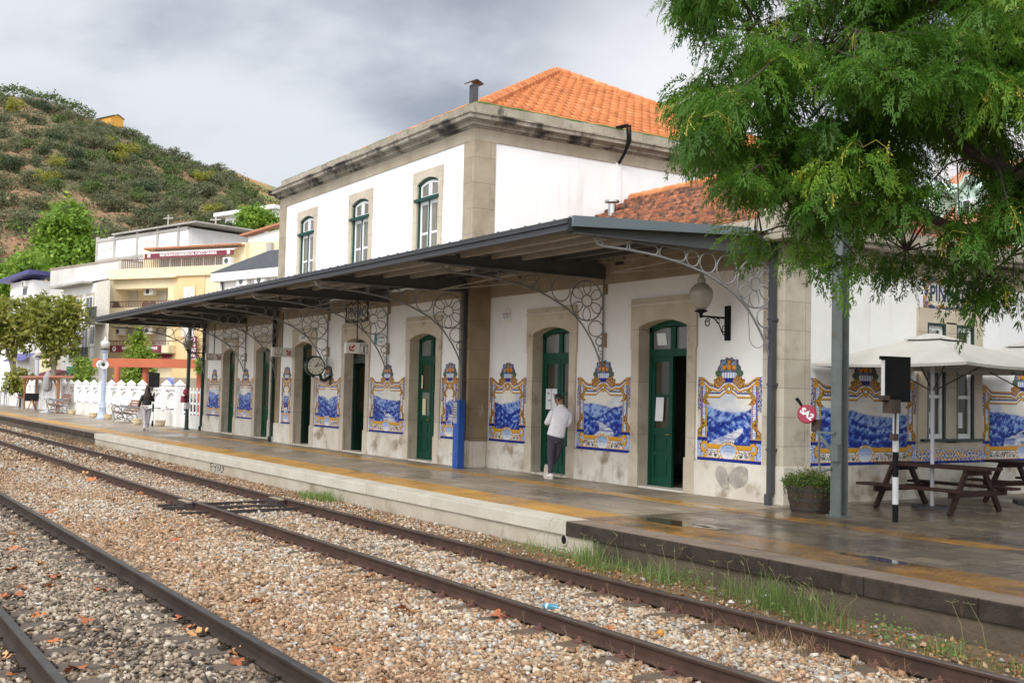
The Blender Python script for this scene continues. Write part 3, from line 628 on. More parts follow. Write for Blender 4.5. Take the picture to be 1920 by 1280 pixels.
# ---------------------------------------------------------------- doors
def door(xc, y, kind):
    F = MB()
    for s in (-1, 1):
        a, b = sorted((xc + s * 0.70, xc + s * 0.93)); F.box(a, b, y - 0.045, y + 0.36, 0.0, 2.70)
        if 1: F.box(*sorted((xc + s * 0.665, xc + s * 0.955)), y - 0.062, y - 0.002, 0.0, 0.66)
    top = arch_pts(xc, 0.70, 3.13, 0.13)
    # head: stone with a shallow arch, a little wider than the jambs
    left = [(xc - 0.955, 3.55), (xc - 0.955, 2.70), (xc - 0.70, 2.70)]; right = [(xc + 0.70, 2.70), (xc + 0.955, 2.70), (xc + 0.955, 3.55)]
    poly = left + top + right
    # build as strips so that every face is convex
    F.box(xc - 0.955, xc - 0.70, y - 0.048, y + 0.36, 2.70, 3.55); F.box(xc + 0.70, xc + 0.955, y - 0.048, y + 0.36, 2.70, 3.55)
    for (x0, z0), (x1, z1) in zip(top[:-1], top[1:]): F.prism([(x0, z0), (x1, z1), (x1, 3.55), (x0, 3.55)], y - 0.048, y + 0.36)
    fr = F.build('door_surround', 'frame_stone', ST)
    h = MB(); h.box(xc - 0.94, xc + 0.94, y - 0.058, y - 0.002, 3.585, 3.70); h.build('hood', 'frame_stone', fr)
    h = MB(); h.box(xc - 0.955, xc + 0.955, y - 0.085, y - 0.002, 3.55, 3.585); h.build('hood_moulding', 'hood_white', fr)
    t = MB(); t.box(xc - 0.70, xc + 0.70, y - 0.04, y + 0.40, -0.02, 0.035); t.build('threshold', 'plinth', fr)
    yd = y + 0.26; gm = 'green_paint' if kind != 'glazed' else 'green_dark'
    D = MB()                                             # fixed frame with transom and fanlight bars
    D.box(xc - 0.70, xc - 0.62, yd - 0.03, yd + 0.07, 0.035, 3.13); D.box(xc + 0.62, xc + 0.70, yd - 0.03, yd + 0.07, 0.035, 3.13)
    D.box(xc - 0.62, xc + 0.62, yd - 0.05, yd + 0.07, 2.56, 2.70)
    D.box(xc - 0.07, xc + 0.07, yd - 0.03, yd + 0.07, 2.70, 3.13)
    for (x0, z0), (x1, z1) in zip(top[:-1], top[1:]): D.prism([(x0, z0 - 0.11), (x1, z1 - 0.11), (x1, z1), (x0, z0)], yd - 0.03, yd + 0.07)
    dr = D.build('door', gm, ST)
    for s in (-1, 1):
        g = MB(); a, b = sorted((xc + s * 0.07, xc + s * 0.62)); g.box(a, b, yd + 0.015, yd + 0.03, 2.70, 3.12); g.build('fanlight_pane', 'glass_grey' if kind != 'glazed' else 'glass_dark', dr)
    def leaf(x0, x1, yy, m, panes, swing=None):
        M = None
        if swing: M = Matrix.Translation((swing[0], yy, 0)) @ Matrix.Rotation(swing[1], 4, 'Z') @ Matrix.Translation((-swing[0], -yy, 0))
        B = MB(M); w_ = 0.10
        B.box(x0, x0 + w_, yy - 0.02, yy + 0.03, 0.04, 2.56); B.box(x1 - w_, x1, yy - 0.02, yy + 0.03, 0.04, 2.56)
        for z0, z1 in ((0.04, 0.22), (0.62, 0.70), (1.02, 1.16), (1.76, 1.82), (2.46, 2.56)): B.box(x0 + w_, x1 - w_, yy - 0.02, yy + 0.03, z0, z1)
        for z0, z1 in ((0.22, 0.62), (0.70, 1.02)):
            B.box(x0 + w_, x1 - w_, yy - 0.002, yy + 0.02, z0, z1); B.box(x0 + w_ + 0.06, x1 - w_ - 0.06, yy - 0.014, yy + 0.01, z0 + 0.06, z1 - 0.06)
        lf = B.build('leaf', m, dr)
        for (z0, z1), pm in zip(((1.16, 1.76), (1.82, 2.46)), panes):
            g = MB(M); g.box(x0 + w_, x1 - w_, yy + 0.004, yy + 0.014, z0, z1); g.build('pane', pm, dr)
        h_ = MB(M); hx = x1 - 0.05; h_.tube([(hx, yy - 0.02, 1.05), (hx, yy - 0.08, 1.05)], 0.012, 6); h_.tube([(hx - 0.06, yy - 0.08, 1.05), (hx + 0.06, yy - 0.08, 1.05)], 0.011, 6); h_.build('handle', 'brass', dr)
        return lf
    if kind == 'shut':
        pn = ('glass_grey', 'glass_dark') if xc == -24.68 else ('glass_dark', 'glass_dark')
        leaf(xc - 0.62, xc - 0.005, yd, gm, pn); leaf(xc + 0.005, xc + 0.62, yd + 0.004, gm, pn)
    elif kind == 'open':
        leaf(xc - 0.62, xc - 0.005, yd, gm, ('glass_dark', 'glass_dark')); leaf(xc + 0.005, xc + 0.62, yd + 0.02, gm, ('glass_dark', 'glass_dark'), (xc + 0.62, math.radians(-96)))
    else:
        # leaves folded back inside, a dark inner door with a pale pane on the right
        leaf(xc - 0.62, xc - 0.005, yd + 0.02, gm, ('glass_dark', 'glass_dark'), (xc - 0.62, math.radians(92)))
        leaf(xc + 0.005, xc + 0.62, yd + 0.30, 'green_dark', ('glass_pale', 'glass_pale'))
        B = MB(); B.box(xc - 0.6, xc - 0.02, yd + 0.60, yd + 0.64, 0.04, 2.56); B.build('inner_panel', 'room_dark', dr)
    return dr
drs = [door(*d) for d in DOORS]
def sheet(x0, x1, y, z0, z1, m, parent, name='notice', tilt=0):
    mb = MB(); mb.prism([(x0 + tilt, z0), (x1 + tilt, z0), (x1, z1), (x0, z1)], y - 0.004, y); return mb.build(name, m, parent)
sheet(-20.30, -20.10, YW + 0.235, 1.44, 1.90, 'paper', drs[5]); sheet(-20.085, -19.87, YW + 0.235, 1.44, 1.90, 'paper', drs[5])
sheet(-16.50, -16.27, YW + 0.235, 1.30, 1.76, 'paper', drs[6], tilt=-0.03); sheet(-16.55, -16.28, YW + 0.265, 2.78, 3.02, 'paper', drs[6], tilt=0.04)
sheet(-25.12, -24.95, YM + 0.235, 1.18, 1.60, 'paper_yellow', drs[4]); sheet(-25.21, -25.14, YM + 0.235, 1.86, 2.20, 'paper_yellow', drs[4])
sheet(-28.62, -28.45, YM + 0.53, 1.62, 1.70, 'sign_red', drs[3])
mat('notice_ink', (0.35, 0.2, 0.2), None)
for k, (x, z) in enumerate(((-20.24, 1.78), (-20.2, 1.62), (-20.02, 1.75), (-19.95, 1.6))): sheet(x, x + 0.08, YW + 0.230, z, z + 0.04, 'notice_ink', drs[5], 'print')
for x in (-41.45, -37.75): sheet(x + 0.18, x + 0.26, YW + 0.235, 1.75, 1.95, 'sign_red', drs[0] if x < -40 else drs[1])
# small name plates over the left doors
for x, y in ((-41.38, YW), (-32.62, YM)):
    mb = MB(); mb.box(x - 0.36, x + 0.36, y - 0.065, y - 0.05, 3.30, 3.50); pl = mb.build('door_plate', 'sign_white', ST)
    text('SALA' if x < -40 else 'GARE', 0.15, 'ink', (x, y - 0.066, 3.40), FRONT, pl, ext=0.002)

# ---------------------------------------------------------------- upper windows of the main block
mat('win_green', (0.007, 0.055, 0.040), None, rough=0.45, spec=0.25)
for xc in UW:
    y = YM; F = MB()
    top = arch_pts(xc, 0.57, 7.16, 0.13)
    for s in (-1, 1):
        a, b = sorted((xc + s * 0.57, xc + s * 0.78)); F.box(a, b, y - 0.03, y + 0.25, 4.85, 6.62)
        a, b = sorted((xc + s * 0.57, xc + s * 0.80)); F.box(a, b, y - 0.033, y + 0.25, 6.62, 7.50)
    for (x0, z0), (x1, z1) in zip(top[:-1], top[1:]): F.prism([(x0, z0), (x1, z1), (x1, 7.50), (x0, 7.50)], y - 0.033, y + 0.25)
    su = F.build('window_surround', 'frame_stone', ST)
    W_ = MB(); W_.box(xc - 0.57, xc - 0.50, y + 0.02, y + 0.12, 4.85, 7.16); W_.box(xc + 0.50, xc + 0.57, y + 0.02, y + 0.12, 4.85, 7.16)
    for (x0, z0), (x1, z1) in zip(top[:-1], top[1:]): W_.prism([(x0, z0 - 0.06), (x1, z1 - 0.06), (x1, z1), (x0, z0)], y + 0.02, y + 0.12)
    W_.box(xc - 0.66, xc + 0.62, y - 0.075, y + 0.12, 6.70, 6.775); W_.box(xc - 0.012, xc + 0.012, y + 0.03, y + 0.05, 4.85, 6.70)
    wn = W_.build('window', 'win_green', ST)
    K = MB()
    for s in (-1, 1):
        a, b = sorted((xc + s * 0.015, xc + s * 0.50))
        for x0, x1 in ((a, a + 0.075), (b - 0.075, b)):
            K.box(x0, x1, y + 0.06, y + 0.10, 4.85, 6.70); K.box(x0, x1, y + 0.06, y + 0.10, 6.775, 7.19)
        for z0, z1 in ((5.17, 5.23), (5.83, 5.89), (6.61, 6.70), (6.775, 6.84)): K.box(a + 0.075, b - 0.075, y + 0.062, y + 0.098, z0, z1)
    t2 = arch_pts(xc, 0.50, 7.13, 0.095)
    for (x0, z0), (x1, z1) in zip(t2[:-1], t2[1:]): K.prism([(x0, z0 - 0.07), (x1, z1 - 0.07), (x1, z1), (x0, z0)], y + 0.058, y + 0.102)
    K.build('casement', 'white_paint', wn)
    G = MB(); G.box(xc - 0.5, xc + 0.5, y + 0.075, y + 0.085, 4.85, 7.2); G.build('pane', 'curtain_glass', wn)
# end-wall window pair
F = MB()
for a, b, z0, z1 in ((WY - 0.98, WY - 0.72, 0.9, 3.54), (WY + 0.72, WY + 0.98, 0.9, 3.54), (WY - 0.16, WY + 0.16, 1.02, 3.3), (WY - 0.72, WY + 0.72, 3.27, 3.54), (WY - 0.72, WY + 0.72, 0.9, 1.05)): F.box(XR - 0.18, XR + 0.05, a, b, z0, z1)
F.build('window_surround', 'frame_stone', ST)
F = MB(); F.box(XR + 0.051, XR + 0.14, WY - 0.92, WY + 0.92, 1.05, 1.10); F.build('window_sill', 'green_dark', ST)
for s in (-1, 1):
    a, b = WY + s * 0.44 - 0.28, WY + s * 0.44 + 0.28; W_ = MB()
    for y0, y1, z0, z1 in ((a, a + 0.05, 1.05, 3.27), (b - 0.05, b, 1.05, 3.27), (a + 0.05, b - 0.05, 3.22, 3.27), (a + 0.05, b - 0.05, 1.05, 1.09)): W_.box(XR - 0.10, XR + 0.045, y0, y1, z0, z1)
    wn = W_.build('window', 'green_dark', ST); K = MB()
    for y0, y1, z0, z1 in ((a + 0.05, a + 0.12, 1.09, 3.22), (b - 0.12, b - 0.05, 1.09, 3.22), (a + 0.12, b - 0.12, 1.09, 1.19), (a + 0.12, b - 0.12, 1.86, 1.92), (a + 0.12, b - 0.12, 2.55, 2.64), (a + 0.12, b - 0.12, 3.14, 3.22)): K.box(XR - 0.06, XR + 0.0, y0, y1, z0, z1)
    K.build('casement', 'white_paint', wn)
    G = MB(); G.box(XR - 0.045, XR - 0.035, a + 0.05, b - 0.05, 1.09, 3.22); G.build('pane', 'glass_dark', wn)
    G = MB(); G.box(XR - 0.032, XR - 0.030, a + 0.14, a + 0.30, 1.30, 1.60); G.build('notice', 'paper', wn)

# ---------------------------------------------------------------- tile pictures and tiled name boards
yw, ym = YW - 0.010, YM - 0.010
for x0, x1, y, seed, full, lb in ((-44.16, -42.42, yw, 31, None, 'small tile picture of a figure under a tree, at the left end'), (-40.49, -38.71, yw, 12, None, 'tile picture of a hillside above a pale road'),
        (-36.80, -35.14, yw, 14, (-36.80, -34.7), None), (-34.50, -33.60, ym, 45, None, 'narrow tile picture beside the leftmost granite pier'), (-31.66, -29.72, ym, 16, None, 'tile picture of a track through trees'), (-27.79, -25.66, ym, 17, None, 'tile picture of a terraced hillside path'),
        (-23.72, -22.87, ym, 48, None, 'narrow tile picture of a figure, behind the blue post'), (-22.34, -20.72, yw, 19, None, 'tile picture of a town on a slope'), (-18.80, -16.99, yw, 23, None, 'tile picture of boats on a river'), (-15.06, -13.44, yw, 21, None, 'tile picture of blue hills under a cream sky')):
    tile_panel(x0, x1, y, 'front', seed, ST, full, label=lb)
tile_panel(14.49, 17.32, XR + 0.010, 'side', 25, ST, label='wide tile picture of steep blue cliffs over a river')
tile_panel(19.30, 22.10, XR + 0.010, 'side', 26, ST, label='wide tile picture right of the pair of windows')
def tile_band(parent): # the low tiled strip under the window pair
    nx, nz = 150, 24; X, V = np.meshgrid(np.linspace(-0.98, 0.98, nx + 1), np.linspace(0, 0.25, nz + 1)); col = np.broadcast_to(WHITE * 0.95, X.shape + (3,)).copy()
    s = np.sin(np.abs(X) * 31 + 3 * np.sin(V * 30)) * np.sin(V * 34 + 2 * np.sin(np.abs(X) * 23)); col[s > 0.25] = YEL; col[s < -0.3] = MID; col[np.abs(s - 0.22) < 0.06] = DKY; col[V < 0.05] = BLUE
    P = np.stack([np.full_like(X, XR + 0.010), X + WY, V + 0.64], -1).reshape(-1, 3); I, J = np.meshgrid(np.arange(nx), np.arange(nz)); a = J * (nx + 1) + I
    o = np_mesh('tile_strip', P, np.stack([a, a + 1, a + nx + 2, a + nx + 1], -1).reshape(-1, 4), 'glazed_tile', parent, col=col.reshape(-1, 3)); o.modifiers.new('thickness', 'SOLIDIFY').thickness = 0.008; o.modifiers[0].offset = -1
tile_band(ST)
mat('board_tile', (0.66, 0.63, 0.53), (0.60, 0.57, 0.47), 3, 0.25)
mat('board_letter', (0.02, 0.028, 0.10), None, rough=0.3); mat('board_scroll', (0.025, 0.05, 0.25), (0.40, 0.20, 0.03), 9, 0.3, lo=0.48, hi=0.54); mat('board_scroll_dark', (0.02, 0.02, 0.03), (0.22, 0.15, 0.05), 9, 0.3, lo=0.5, hi=0.56)
def name_board(c, hw, hh, axes, parent, scroll, size, sx):
    A = np.array(axes, float); c = np.array(c, float); M = Matrix.Identity(4)
    for i in range(3):
        for j in range(3): M[i][j] = A[j][i]
    M.translation = tuple(c); b = MB(M); b.box(-hw, hw, -hh, hh, 0, 0.010); bd = b.build('name_board', 'board_tile', parent)
    s = MB(M)
    for sg in (-1, 1):
        n = 40
        for k in (-1, 1): s.tube([(k * hw * (i / n), sg * (hh + 0.03 + 0.035 * math.sin(i / n * 13)), 0.014) for i in range(n + 1)], [0.026 + 0.014 * abs(math.sin(i * 0.5)) for i in range(n + 1)], 6)
        s.tube([(sg * (hw + 0.0 + 0.03 * math.sin(i / 12 * 9)), -hh + 2 * hh * i / 12, 0.014) for i in range(13)], 0.03, 6)
        for k in (-1, 1): s.tube([(k * (hw - 0.02) + 0.06 * math.cos(t), sg * hh + 0.06 * math.sin(t), 0.016) for t in np.linspace(0, 6.0, 12)], 0.02, 6)
    s.build('scroll_border', scroll, bd)
    text('PINHÃO', size, 'board_letter', tuple(c + A[2] * 0.013), axes, bd, sx=sx, ext=0.003, bold=0.006)
name_board((-28.75, YM - 0.012, 4.01), 0.72, 0.22, FRONT, ST, 'board_scroll_dark', 0.42, 0.78)
name_board((XR + 0.004, WY, 3.82), 0.74, 0.22, SIDE, ST, 'board_scroll', 0.42, 0.78)
# small plates on the walls
mb = MB(); mb.lathe([(0.17, -0.02), (0.17, 0.0), (0.10, 0.015)], 0, 0, 20, 1.0, 1.15); 
for i, p in enumerate(mb.v): mb.v[i] = (p[0] - 21.60, YW - p[2] - 0.02, p[1] + 3.60)
pl = mb.build('oval_plate', 'sign_white', ST, smooth=True)
mb = MB(); mb.box(-21.76, -21.46, YW - 0.045, YW - 0.036, 3.52, 3.68); p2 = mb.build('plate', 'paper', pl); text('LAVABOS', 0.075, 'sign_red', (-21.61, YW - 0.047, 3.63), FRONT, p2, ext=0.001); text('WC  WC', 0.06, 'ink', (-21.61, YW - 0.047, 3.56), FRONT, p2, ext=0.001)
mb = MB(); mb.box(-27.60, -26.95, YM - 0.02, YM - 0.002, 3.02, 3.36); pl = mb.build('wall_plate', 'paper', ST)
mat('teal', (0.02, 0.25, 0.28), None); mb = MB(); mb.add([(-27.56, YM - 0.024, 3.05), (-27.42, YM - 0.024, 3.05), (-27.36, YM - 0.024, 3.19), (-27.42, YM - 0.024, 3.33), (-27.56, YM - 0.024, 3.33)], [(0, 1, 2, 3, 4)]); mb.build('emblem', 'teal', pl)
text('Farmácia', 0.10, 'ink', (-27.15, YM - 0.022, 3.24), FRONT, pl, ext=0.001); text('0 Central', 0.07, 'ink', (-27.17, YM - 0.022, 3.12), FRONT, pl, ext=0.001)
# downpipes, with elbows at the foot
def downpipe(x, y, z1, m='pipe_grey', w_=0.10):
    mb = MB(); mb.box(x - w_ / 2, x + w_ / 2, y - w_ / 2, y + w_ / 2, 0.18, z1); mb.prism([(x - w_ / 2, 0.18), (x + w_ / 2, 0.18), (x + w_ / 2, 0.0), (x - w_ / 2, 0.0)], y - w_ / 2 - 0.05, y + w_ / 2 - 0.06)
    for z in (0.9, 2.0, 3.1): mb.box(x - w_ / 2 - 0.012, x + w_ / 2 + 0.012, y - w_ / 2 - 0.01, y + w_ / 2 + 0.06, z, z + 0.04)
    return mb.build('downpipe', m, ST)
downpipe(-13.12, YW - 0.12, 4.4, w_=0.10); downpipe(XM0 - 0.12, YM - 0.10, 4.4, w_=0.095); downpipe(XM1 + 0.02, YM - 0.10, 4.4, 'green_dark'); downpipe(XL - 0.03, YW - 0.08, 4.4, 'green_dark')
def on_x(px, py, x):
    d = ray(px, py); return np.array([0, 0, EYE]) + d * (x / d[0])
# ---------------------------------------------------------------- canopy
CN = thing('platform_canopy', 'long flat grey metal canopy over the station platform, on curled iron brackets', 'canopy', (-28.6, 11.5, 4.2))
CX0, CX1, CY0 = -44.25, -13.05, 9.47
def roof_z(y): return 4.37 + (y - CY0) * 0.055
mb = MB(); x = CX0; vs = []; fs = []
prof = []
while x < CX1 - 0.01:
    for dx, h in ((0, 0), (0.28, 0), (0.31, 0.04), (0.36, 0.04), (0.39, 0)): prof.append((min(x + dx, CX1), h))
    x += 0.40
prof.append((CX1, 0))
for i in range(len(prof) - 1):
    (a, ha), (b, hb) = prof[i], prof[i + 1]
    if b - a < 1e-4: continue
    yb = YM - 0.05 if XM1 < (a + b) / 2 < XM0 else YW - 0.05
    mb.add([(a, CY0, roof_z(CY0) + ha), (b, CY0, roof_z(CY0) + hb), (b, yb, roof_z(yb) + hb), (a, yb, roof_z(yb) + ha)], [(0, 1, 2, 3)])
o = mb.build('roof_sheet', 'roof_sheet_top', CN); o.modifiers.new('t', 'SOLIDIFY').thickness = 0.006
mb = MB()
for a, b, yb in ((CX0, XM1, YW - 0.06), (XM1, XM0, YM - 0.06), (XM0, CX1 - 0.02, YW - 0.06)):
    mb.add([(a, CY0 + 0.02, roof_z(CY0) - 0.025), (b, CY0 + 0.02, roof_z(CY0) - 0.025), (b, yb, roof_z(yb) - 0.025), (a, yb, roof_z(yb) - 0.025)], [(0, 3, 2, 1)])
o = mb.build('soffit', 'sheet_metal', CN); o.modifiers.new('t', 'SOLIDIFY').thickness = 0.008
BX = [(-13.16, YW - 0.03), (-17.9, YW), (-22.60, YM - 0.03), (-26.73, YM), (-30.76, YM), (-34.93, YM - 0.03), (-39.64, YW), (-44.38, YW - 0.03)]
for y in (9.72, 10.35, 11.05, 11.75, 12.45, 13.1):
    mb = MB(); z = roof_z(y) - 0.03
    for (xa, _), (xb, _) in zip(BX[:-1], BX[1:]): mb.box(xb + 0.06, xa - 0.06, y - 0.03, y + 0.05, z - 0.075, z)
    mb.build('purlin', 'purlin' if y < 12 else 'beam_paint', CN)
mb = MB(); mb.prism([(CY0 - 0.09, 4.19), (CY0 + 0.0, 4.19), (CY0 + 0.0, 4.375), (CY0 - 0.10, 4.375), (CY0 - 0.10, 4.30), (CY0 - 0.085, 4.29)], CX0, CX1, 'x'); mb.build('gutter', 'iron_dark', CN)
mb = MB(); mb.tube([(CX0, CY0 - 0.10, 4.20), (CX1, CY0 - 0.10, 4.20)], 0.014, 6); mb.tube([(CX0, CY0 - 0.112, 4.30), (CX1, CY0 - 0.112, 4.30)], 0.010, 6); mb.build('gutter_lip', 'pipe_grey', CN)
mb = MB()
for i in range(77):
    x = CX0 + 0.35 + i * 0.404; mb.lathe([(0.028, roof_z(CY0) + 0.03), (0.028, roof_z(CY0) + 0.055), (0.01, roof_z(CY0) + 0.066)], x, CY0 + 0.06, 6)
mb.build('roof_screws', 'pipe_grey', CN)
for x0, x1 in ((CX1, CX1 + 0.05), (CX0 - 0.05, CX0)):
    mb = MB(); mb.prism([(CY0 - 0.02, 4.255), (YW - 0.75, 4.47), (YW - 0.75, 4.61), (CY0 - 0.02, 4.415)], x0, x1, 'x'); mb.build('end_flashing', 'flashing' if x0 > -20 else 'iron_dark', CN)
for (bx, by) in BX:
    mb = MB(); ends = bx in (BX[0][0], BX[-1][0]); yt = CY0 + 0.04
    mb.prism([(yt, 4.19), (yt, 4.30), (by - 0.02, roof_z(by) - 0.035), (by - 0.02, 4.17), (yt + 1.2, 4.165)], bx - 0.05, bx + 0.05, 'x')
    mb.box(bx - 0.09, bx + 0.09, yt - 0.005, by - 0.3, 4.172, 4.187)
    mb.build('roof_beam', 'beam_paint', CN)
ARC = [(3.85, 4.15), (3.80, 4.07), (3.70, 4.03), (3.45, 4.03), (3.21, 4.025), (2.85, 4.005), (2.53, 3.975), (2.05, 3.90), (1.62, 3.80), (1.35, 3.705), (1.08, 3.585), (0.89, 3.48), (0.71, 3.35), (0.56, 3.22), (0.43, 3.06), (0.31, 2.90), (0.21, 2.74), (0.13, 2.58), (0.07, 2.42)]
def bracket(bx, by, side=1):
    mb = MB(); P = lambda s, z: (bx, by - s, z)
    low = ARC + ([(0.03, 2.30), (0.015, 2.12)] if side else [(0.03, 2.36)])
    mb.tube([P(*q) for q in low], 0.021, 6)
    mb.tube([P(0.02, low[-1][1]), P(0.02, 4.16)], 0.020, 6)
    def ell(c, rs, rz, r=0.013, n=22): mb.tube([P(c[0] + rs * math.cos(t), c[1] + rz * math.sin(t)) for t in np.linspace(0, 2 * math.pi, n, endpoint=False)], r, 5, closed=True)
    for a, b, z0, z1 in ((3.70, 3.20, 4.045, 4.155), (3.16, 2.58, 4.015, 4.150), (2.55, 2.00, 3.955, 4.145)):
        h = (z1 - z0) / 2; zc = (z0 + z1) / 2; t = [(a - h + h * math.cos(q), zc + h * math.sin(q)) for q in np.linspace(-math.pi / 2, math.pi / 2, 7)] + [(b + h - h * math.cos(q), zc - 0.02 - h * math.sin(q)) for q in np.linspace(-math.pi / 2, math.pi / 2, 7)]
        mb.tube([P(*q) for q in t], 0.013, 5, closed=True)
    ell((1.85, 4.00), 0.135, 0.125); ell((1.52, 3.96), 0.175, 0.165); ell((1.10, 3.885), 0.225, 0.235)
    ell((0.445, 3.70), 0.41, 0.41, 0.015, 30); ell((0.445, 3.70), 0.13, 0.115, 0.013)
    for k in range(6):
        q = math.pi / 2 + k * math.pi / 3; cx_, cz_ = 0.445 + 0.262 * math.cos(q), 3.70 + 0.262 * math.sin(q)
        pts = []
        for t in np.linspace(0, 2 * math.pi, 16, endpoint=False):
            u, v = 0.140 * math.cos(t), 0.095 * math.sin(t) * (1 + 0.25 * math.cos(t)); pts.append(P(cx_ + u * math.cos(q) - v * math.sin(q), cz_ + u * math.sin(q) + v * math.cos(q)))
        mb.tube(pts, 0.011, 5, closed=True)
    ell((0.205, 3.14), 0.185, 0.165); ell((0.112, 2.88), 0.085, 0.085); ell((0.075, 2.73), 0.052, 0.055, 0.010); ell((0.055, 2.58), 0.03, 0.06, 0.009)
    return mb.build('bracket', 'bracket_grey', CN, smooth=True)
for i, (bx, by) in enumerate(BX):
    bracket(bx, by - 0.02, 1 if i in (0, 2, 5, 7) else 0)
for bx, by in ((-17.9, YW), (-26.73, YM), (-30.76, YM), (-39.64, YW)):
    for z_ in ((2.76, 3.06), (3.86, 4.06)): mb = MB(); mb.box(bx - 0.02, bx + 0.09, by - 0.05, by + 0.02, *z_); mb.build('bracket_stone', 'granite_brown', ST)
# loose conduit and cable trays under the roof
for x0, x1, y in ((-22.0, -18.3, 12.2), (-31, -27.2, 12.3), (-16.5, -13.6, 12.9)): mb = MB(); mb.beam((x0, y, 4.12), (x1, y - 0.3, 4.16), 0.02, 0.02); mb.beam((x0, y, 4.12), (x1 - 0.8, y + 0.7, 4.14), 0.02, 0.02); mb.build('conduit', 'purlin', CN)
mb = MB(); mb.tube([(-13.25, 13.42 - 0.12 * math.sin(t * 2.2), 4.0 - 1.1 * t + 0.0) for t in np.linspace(0, 1, 10)] + [(-13.25, 13.52 - 0.20 * math.cos(t), 2.85 - 0.22 * math.sin(t)) for t in np.linspace(0.2, 3.0, 12)], 0.005, 5); mb.build('cable', 'ink', CN)

# ---------------------------------------------------------------- ground, platform, tracks
mat('ground', (0.20, 0.17, 0.13), (0.14, 0.12, 0.09), 0.05, 0.95, c3=(0.10, 0.11, 0.05), sc3=0.02)
g = MB(); g.add([(-2500, -1500, -0.62), (1500, -1500, -0.62), (1500, 2500, -0.62), (-2500, 2500, -0.62)], [(0, 1, 2, 3)])
tag(g.build('ground', 'ground', keep=True), kind='structure')
mat('ballast', (0.20, 0.135, 0.08), (0.12, 0.085, 0.052), 9, 0.95, bump=1.0, bsc=22, c3=(0.10, 0.08, 0.065), sc3=0.30, lo3=0.55, hi3=0.75)
RAILS = [(7.765, 'bright'), (6.055, 'bright'), (3.215, 'dark'), (1.60, 'dark')]
nx, ny = 460, 90
bxs = np.concatenate([np.linspace(-230, -46, 80)[:-1], np.linspace(-46, 8, nx - 79)]); bys = np.linspace(-9, 9.07, ny)
X, Y = np.meshgrid(bxs, bys)
def bed_z(x, y):
    z = -0.475 + 0.035 * (fbm(x * 0.9, y * 0.9, 5, 3) - 0.5)
    for r, _ in RAILS: z = z - 0.012 * np.exp(-((y - r) / 0.22) ** 2)
    z = z + 0.045 * np.exp(-((y - 2.42) / 0.28) ** 2)
    z = z + 0.03 * np.clip((y - 8.3) / 0.6, 0, 1) + 0.02 * np.exp(-((y - 4.6) / 0.8) ** 2)
    return z
Zb = bed_z(X, Y); I, J = np.meshgrid(np.arange(nx - 1), np.arange(ny - 1)); a = J * nx + I
tag(np_mesh('track_bed', np.stack([X, Y, Zb], -1).reshape(-1, 3), np.stack([a, a + 1, a + nx + 1, a + nx], -1).reshape(-1, 4), 'ballast', smooth=True), kind='structure')
mat('paving', (0.385, 0.322, 0.240), (0.29, 0.238, 0.174), 0.7, 0.62, rough2=0.26, bump=0.20, bsc=35, spec=0.35, c3=(0.160, 0.132, 0.100), sc3=0.28, lo3=0.50, hi3=0.70, brick=dict(w=0.62, h=0.42, m=0.016, dark=0.42, var=0.74, floor=1, bump=0.6, rs=0.40))
mat('yellow_paving', (0.55, 0.305, 0.075), (0.42, 0.23, 0.07), 1.1, 0.55, rough2=0.25, spec=0.35, bump=0.18, bsc=35, c3=(0.15, 0.115, 0.075), sc3=0.40, lo3=0.58, hi3=0.72, brick=dict(w=0.40, h=0.40, m=0.006, dark=0.6, var=0.8, off=0.0, floor=1, bump=0.4, rs=0.55))
mat('coping_pale', (0.52, 0.485, 0.41), (0.43, 0.395, 0.325), 1.3, 0.8, bump=0.3, bsc=30, c3=(0.28, 0.24, 0.18), sc3=0.9, lo3=0.6, hi3=0.8)
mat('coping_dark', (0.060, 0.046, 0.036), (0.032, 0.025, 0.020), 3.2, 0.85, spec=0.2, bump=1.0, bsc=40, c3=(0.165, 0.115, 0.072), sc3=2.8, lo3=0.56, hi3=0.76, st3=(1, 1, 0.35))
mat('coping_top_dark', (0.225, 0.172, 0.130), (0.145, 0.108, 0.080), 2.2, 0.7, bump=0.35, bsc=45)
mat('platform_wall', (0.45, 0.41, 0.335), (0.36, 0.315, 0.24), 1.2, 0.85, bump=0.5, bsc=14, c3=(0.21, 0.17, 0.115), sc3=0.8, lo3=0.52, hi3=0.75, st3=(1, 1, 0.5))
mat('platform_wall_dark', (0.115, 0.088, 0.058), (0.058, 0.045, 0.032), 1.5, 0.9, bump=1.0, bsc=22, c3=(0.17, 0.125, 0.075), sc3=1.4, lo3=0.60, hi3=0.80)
KY, KB = 9.05, -12.50
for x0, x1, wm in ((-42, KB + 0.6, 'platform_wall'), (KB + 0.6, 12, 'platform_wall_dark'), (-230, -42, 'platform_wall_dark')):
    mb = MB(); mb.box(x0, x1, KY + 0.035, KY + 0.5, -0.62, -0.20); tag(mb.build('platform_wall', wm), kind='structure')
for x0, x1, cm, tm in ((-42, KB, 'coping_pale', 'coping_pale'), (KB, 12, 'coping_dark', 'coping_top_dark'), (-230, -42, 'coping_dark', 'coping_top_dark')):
    mb = MB(); tb = MB(); x = x0; rr = random.Random(int(abs(x0)))
    while x < x1 - 0.01:
        l = min(x1, x + (1.28 if x > -120 else 3)); dy = rr.uniform(-0.006, 0.006)
        mb.box(x + 0.004, l - 0.004, KY + dy, KY + 0.43, -0.20, -0.006); tb.box(x + 0.004, l - 0.004, KY + dy + 0.008, KY + 0.43, -0.006, 0.0 + rr.uniform(-0.002, 0.003)); x = l
    tag(mb.build('coping', cm, bevel=0.012), kind='structure'); tag(tb.build('coping_top', tm), kind='structure')
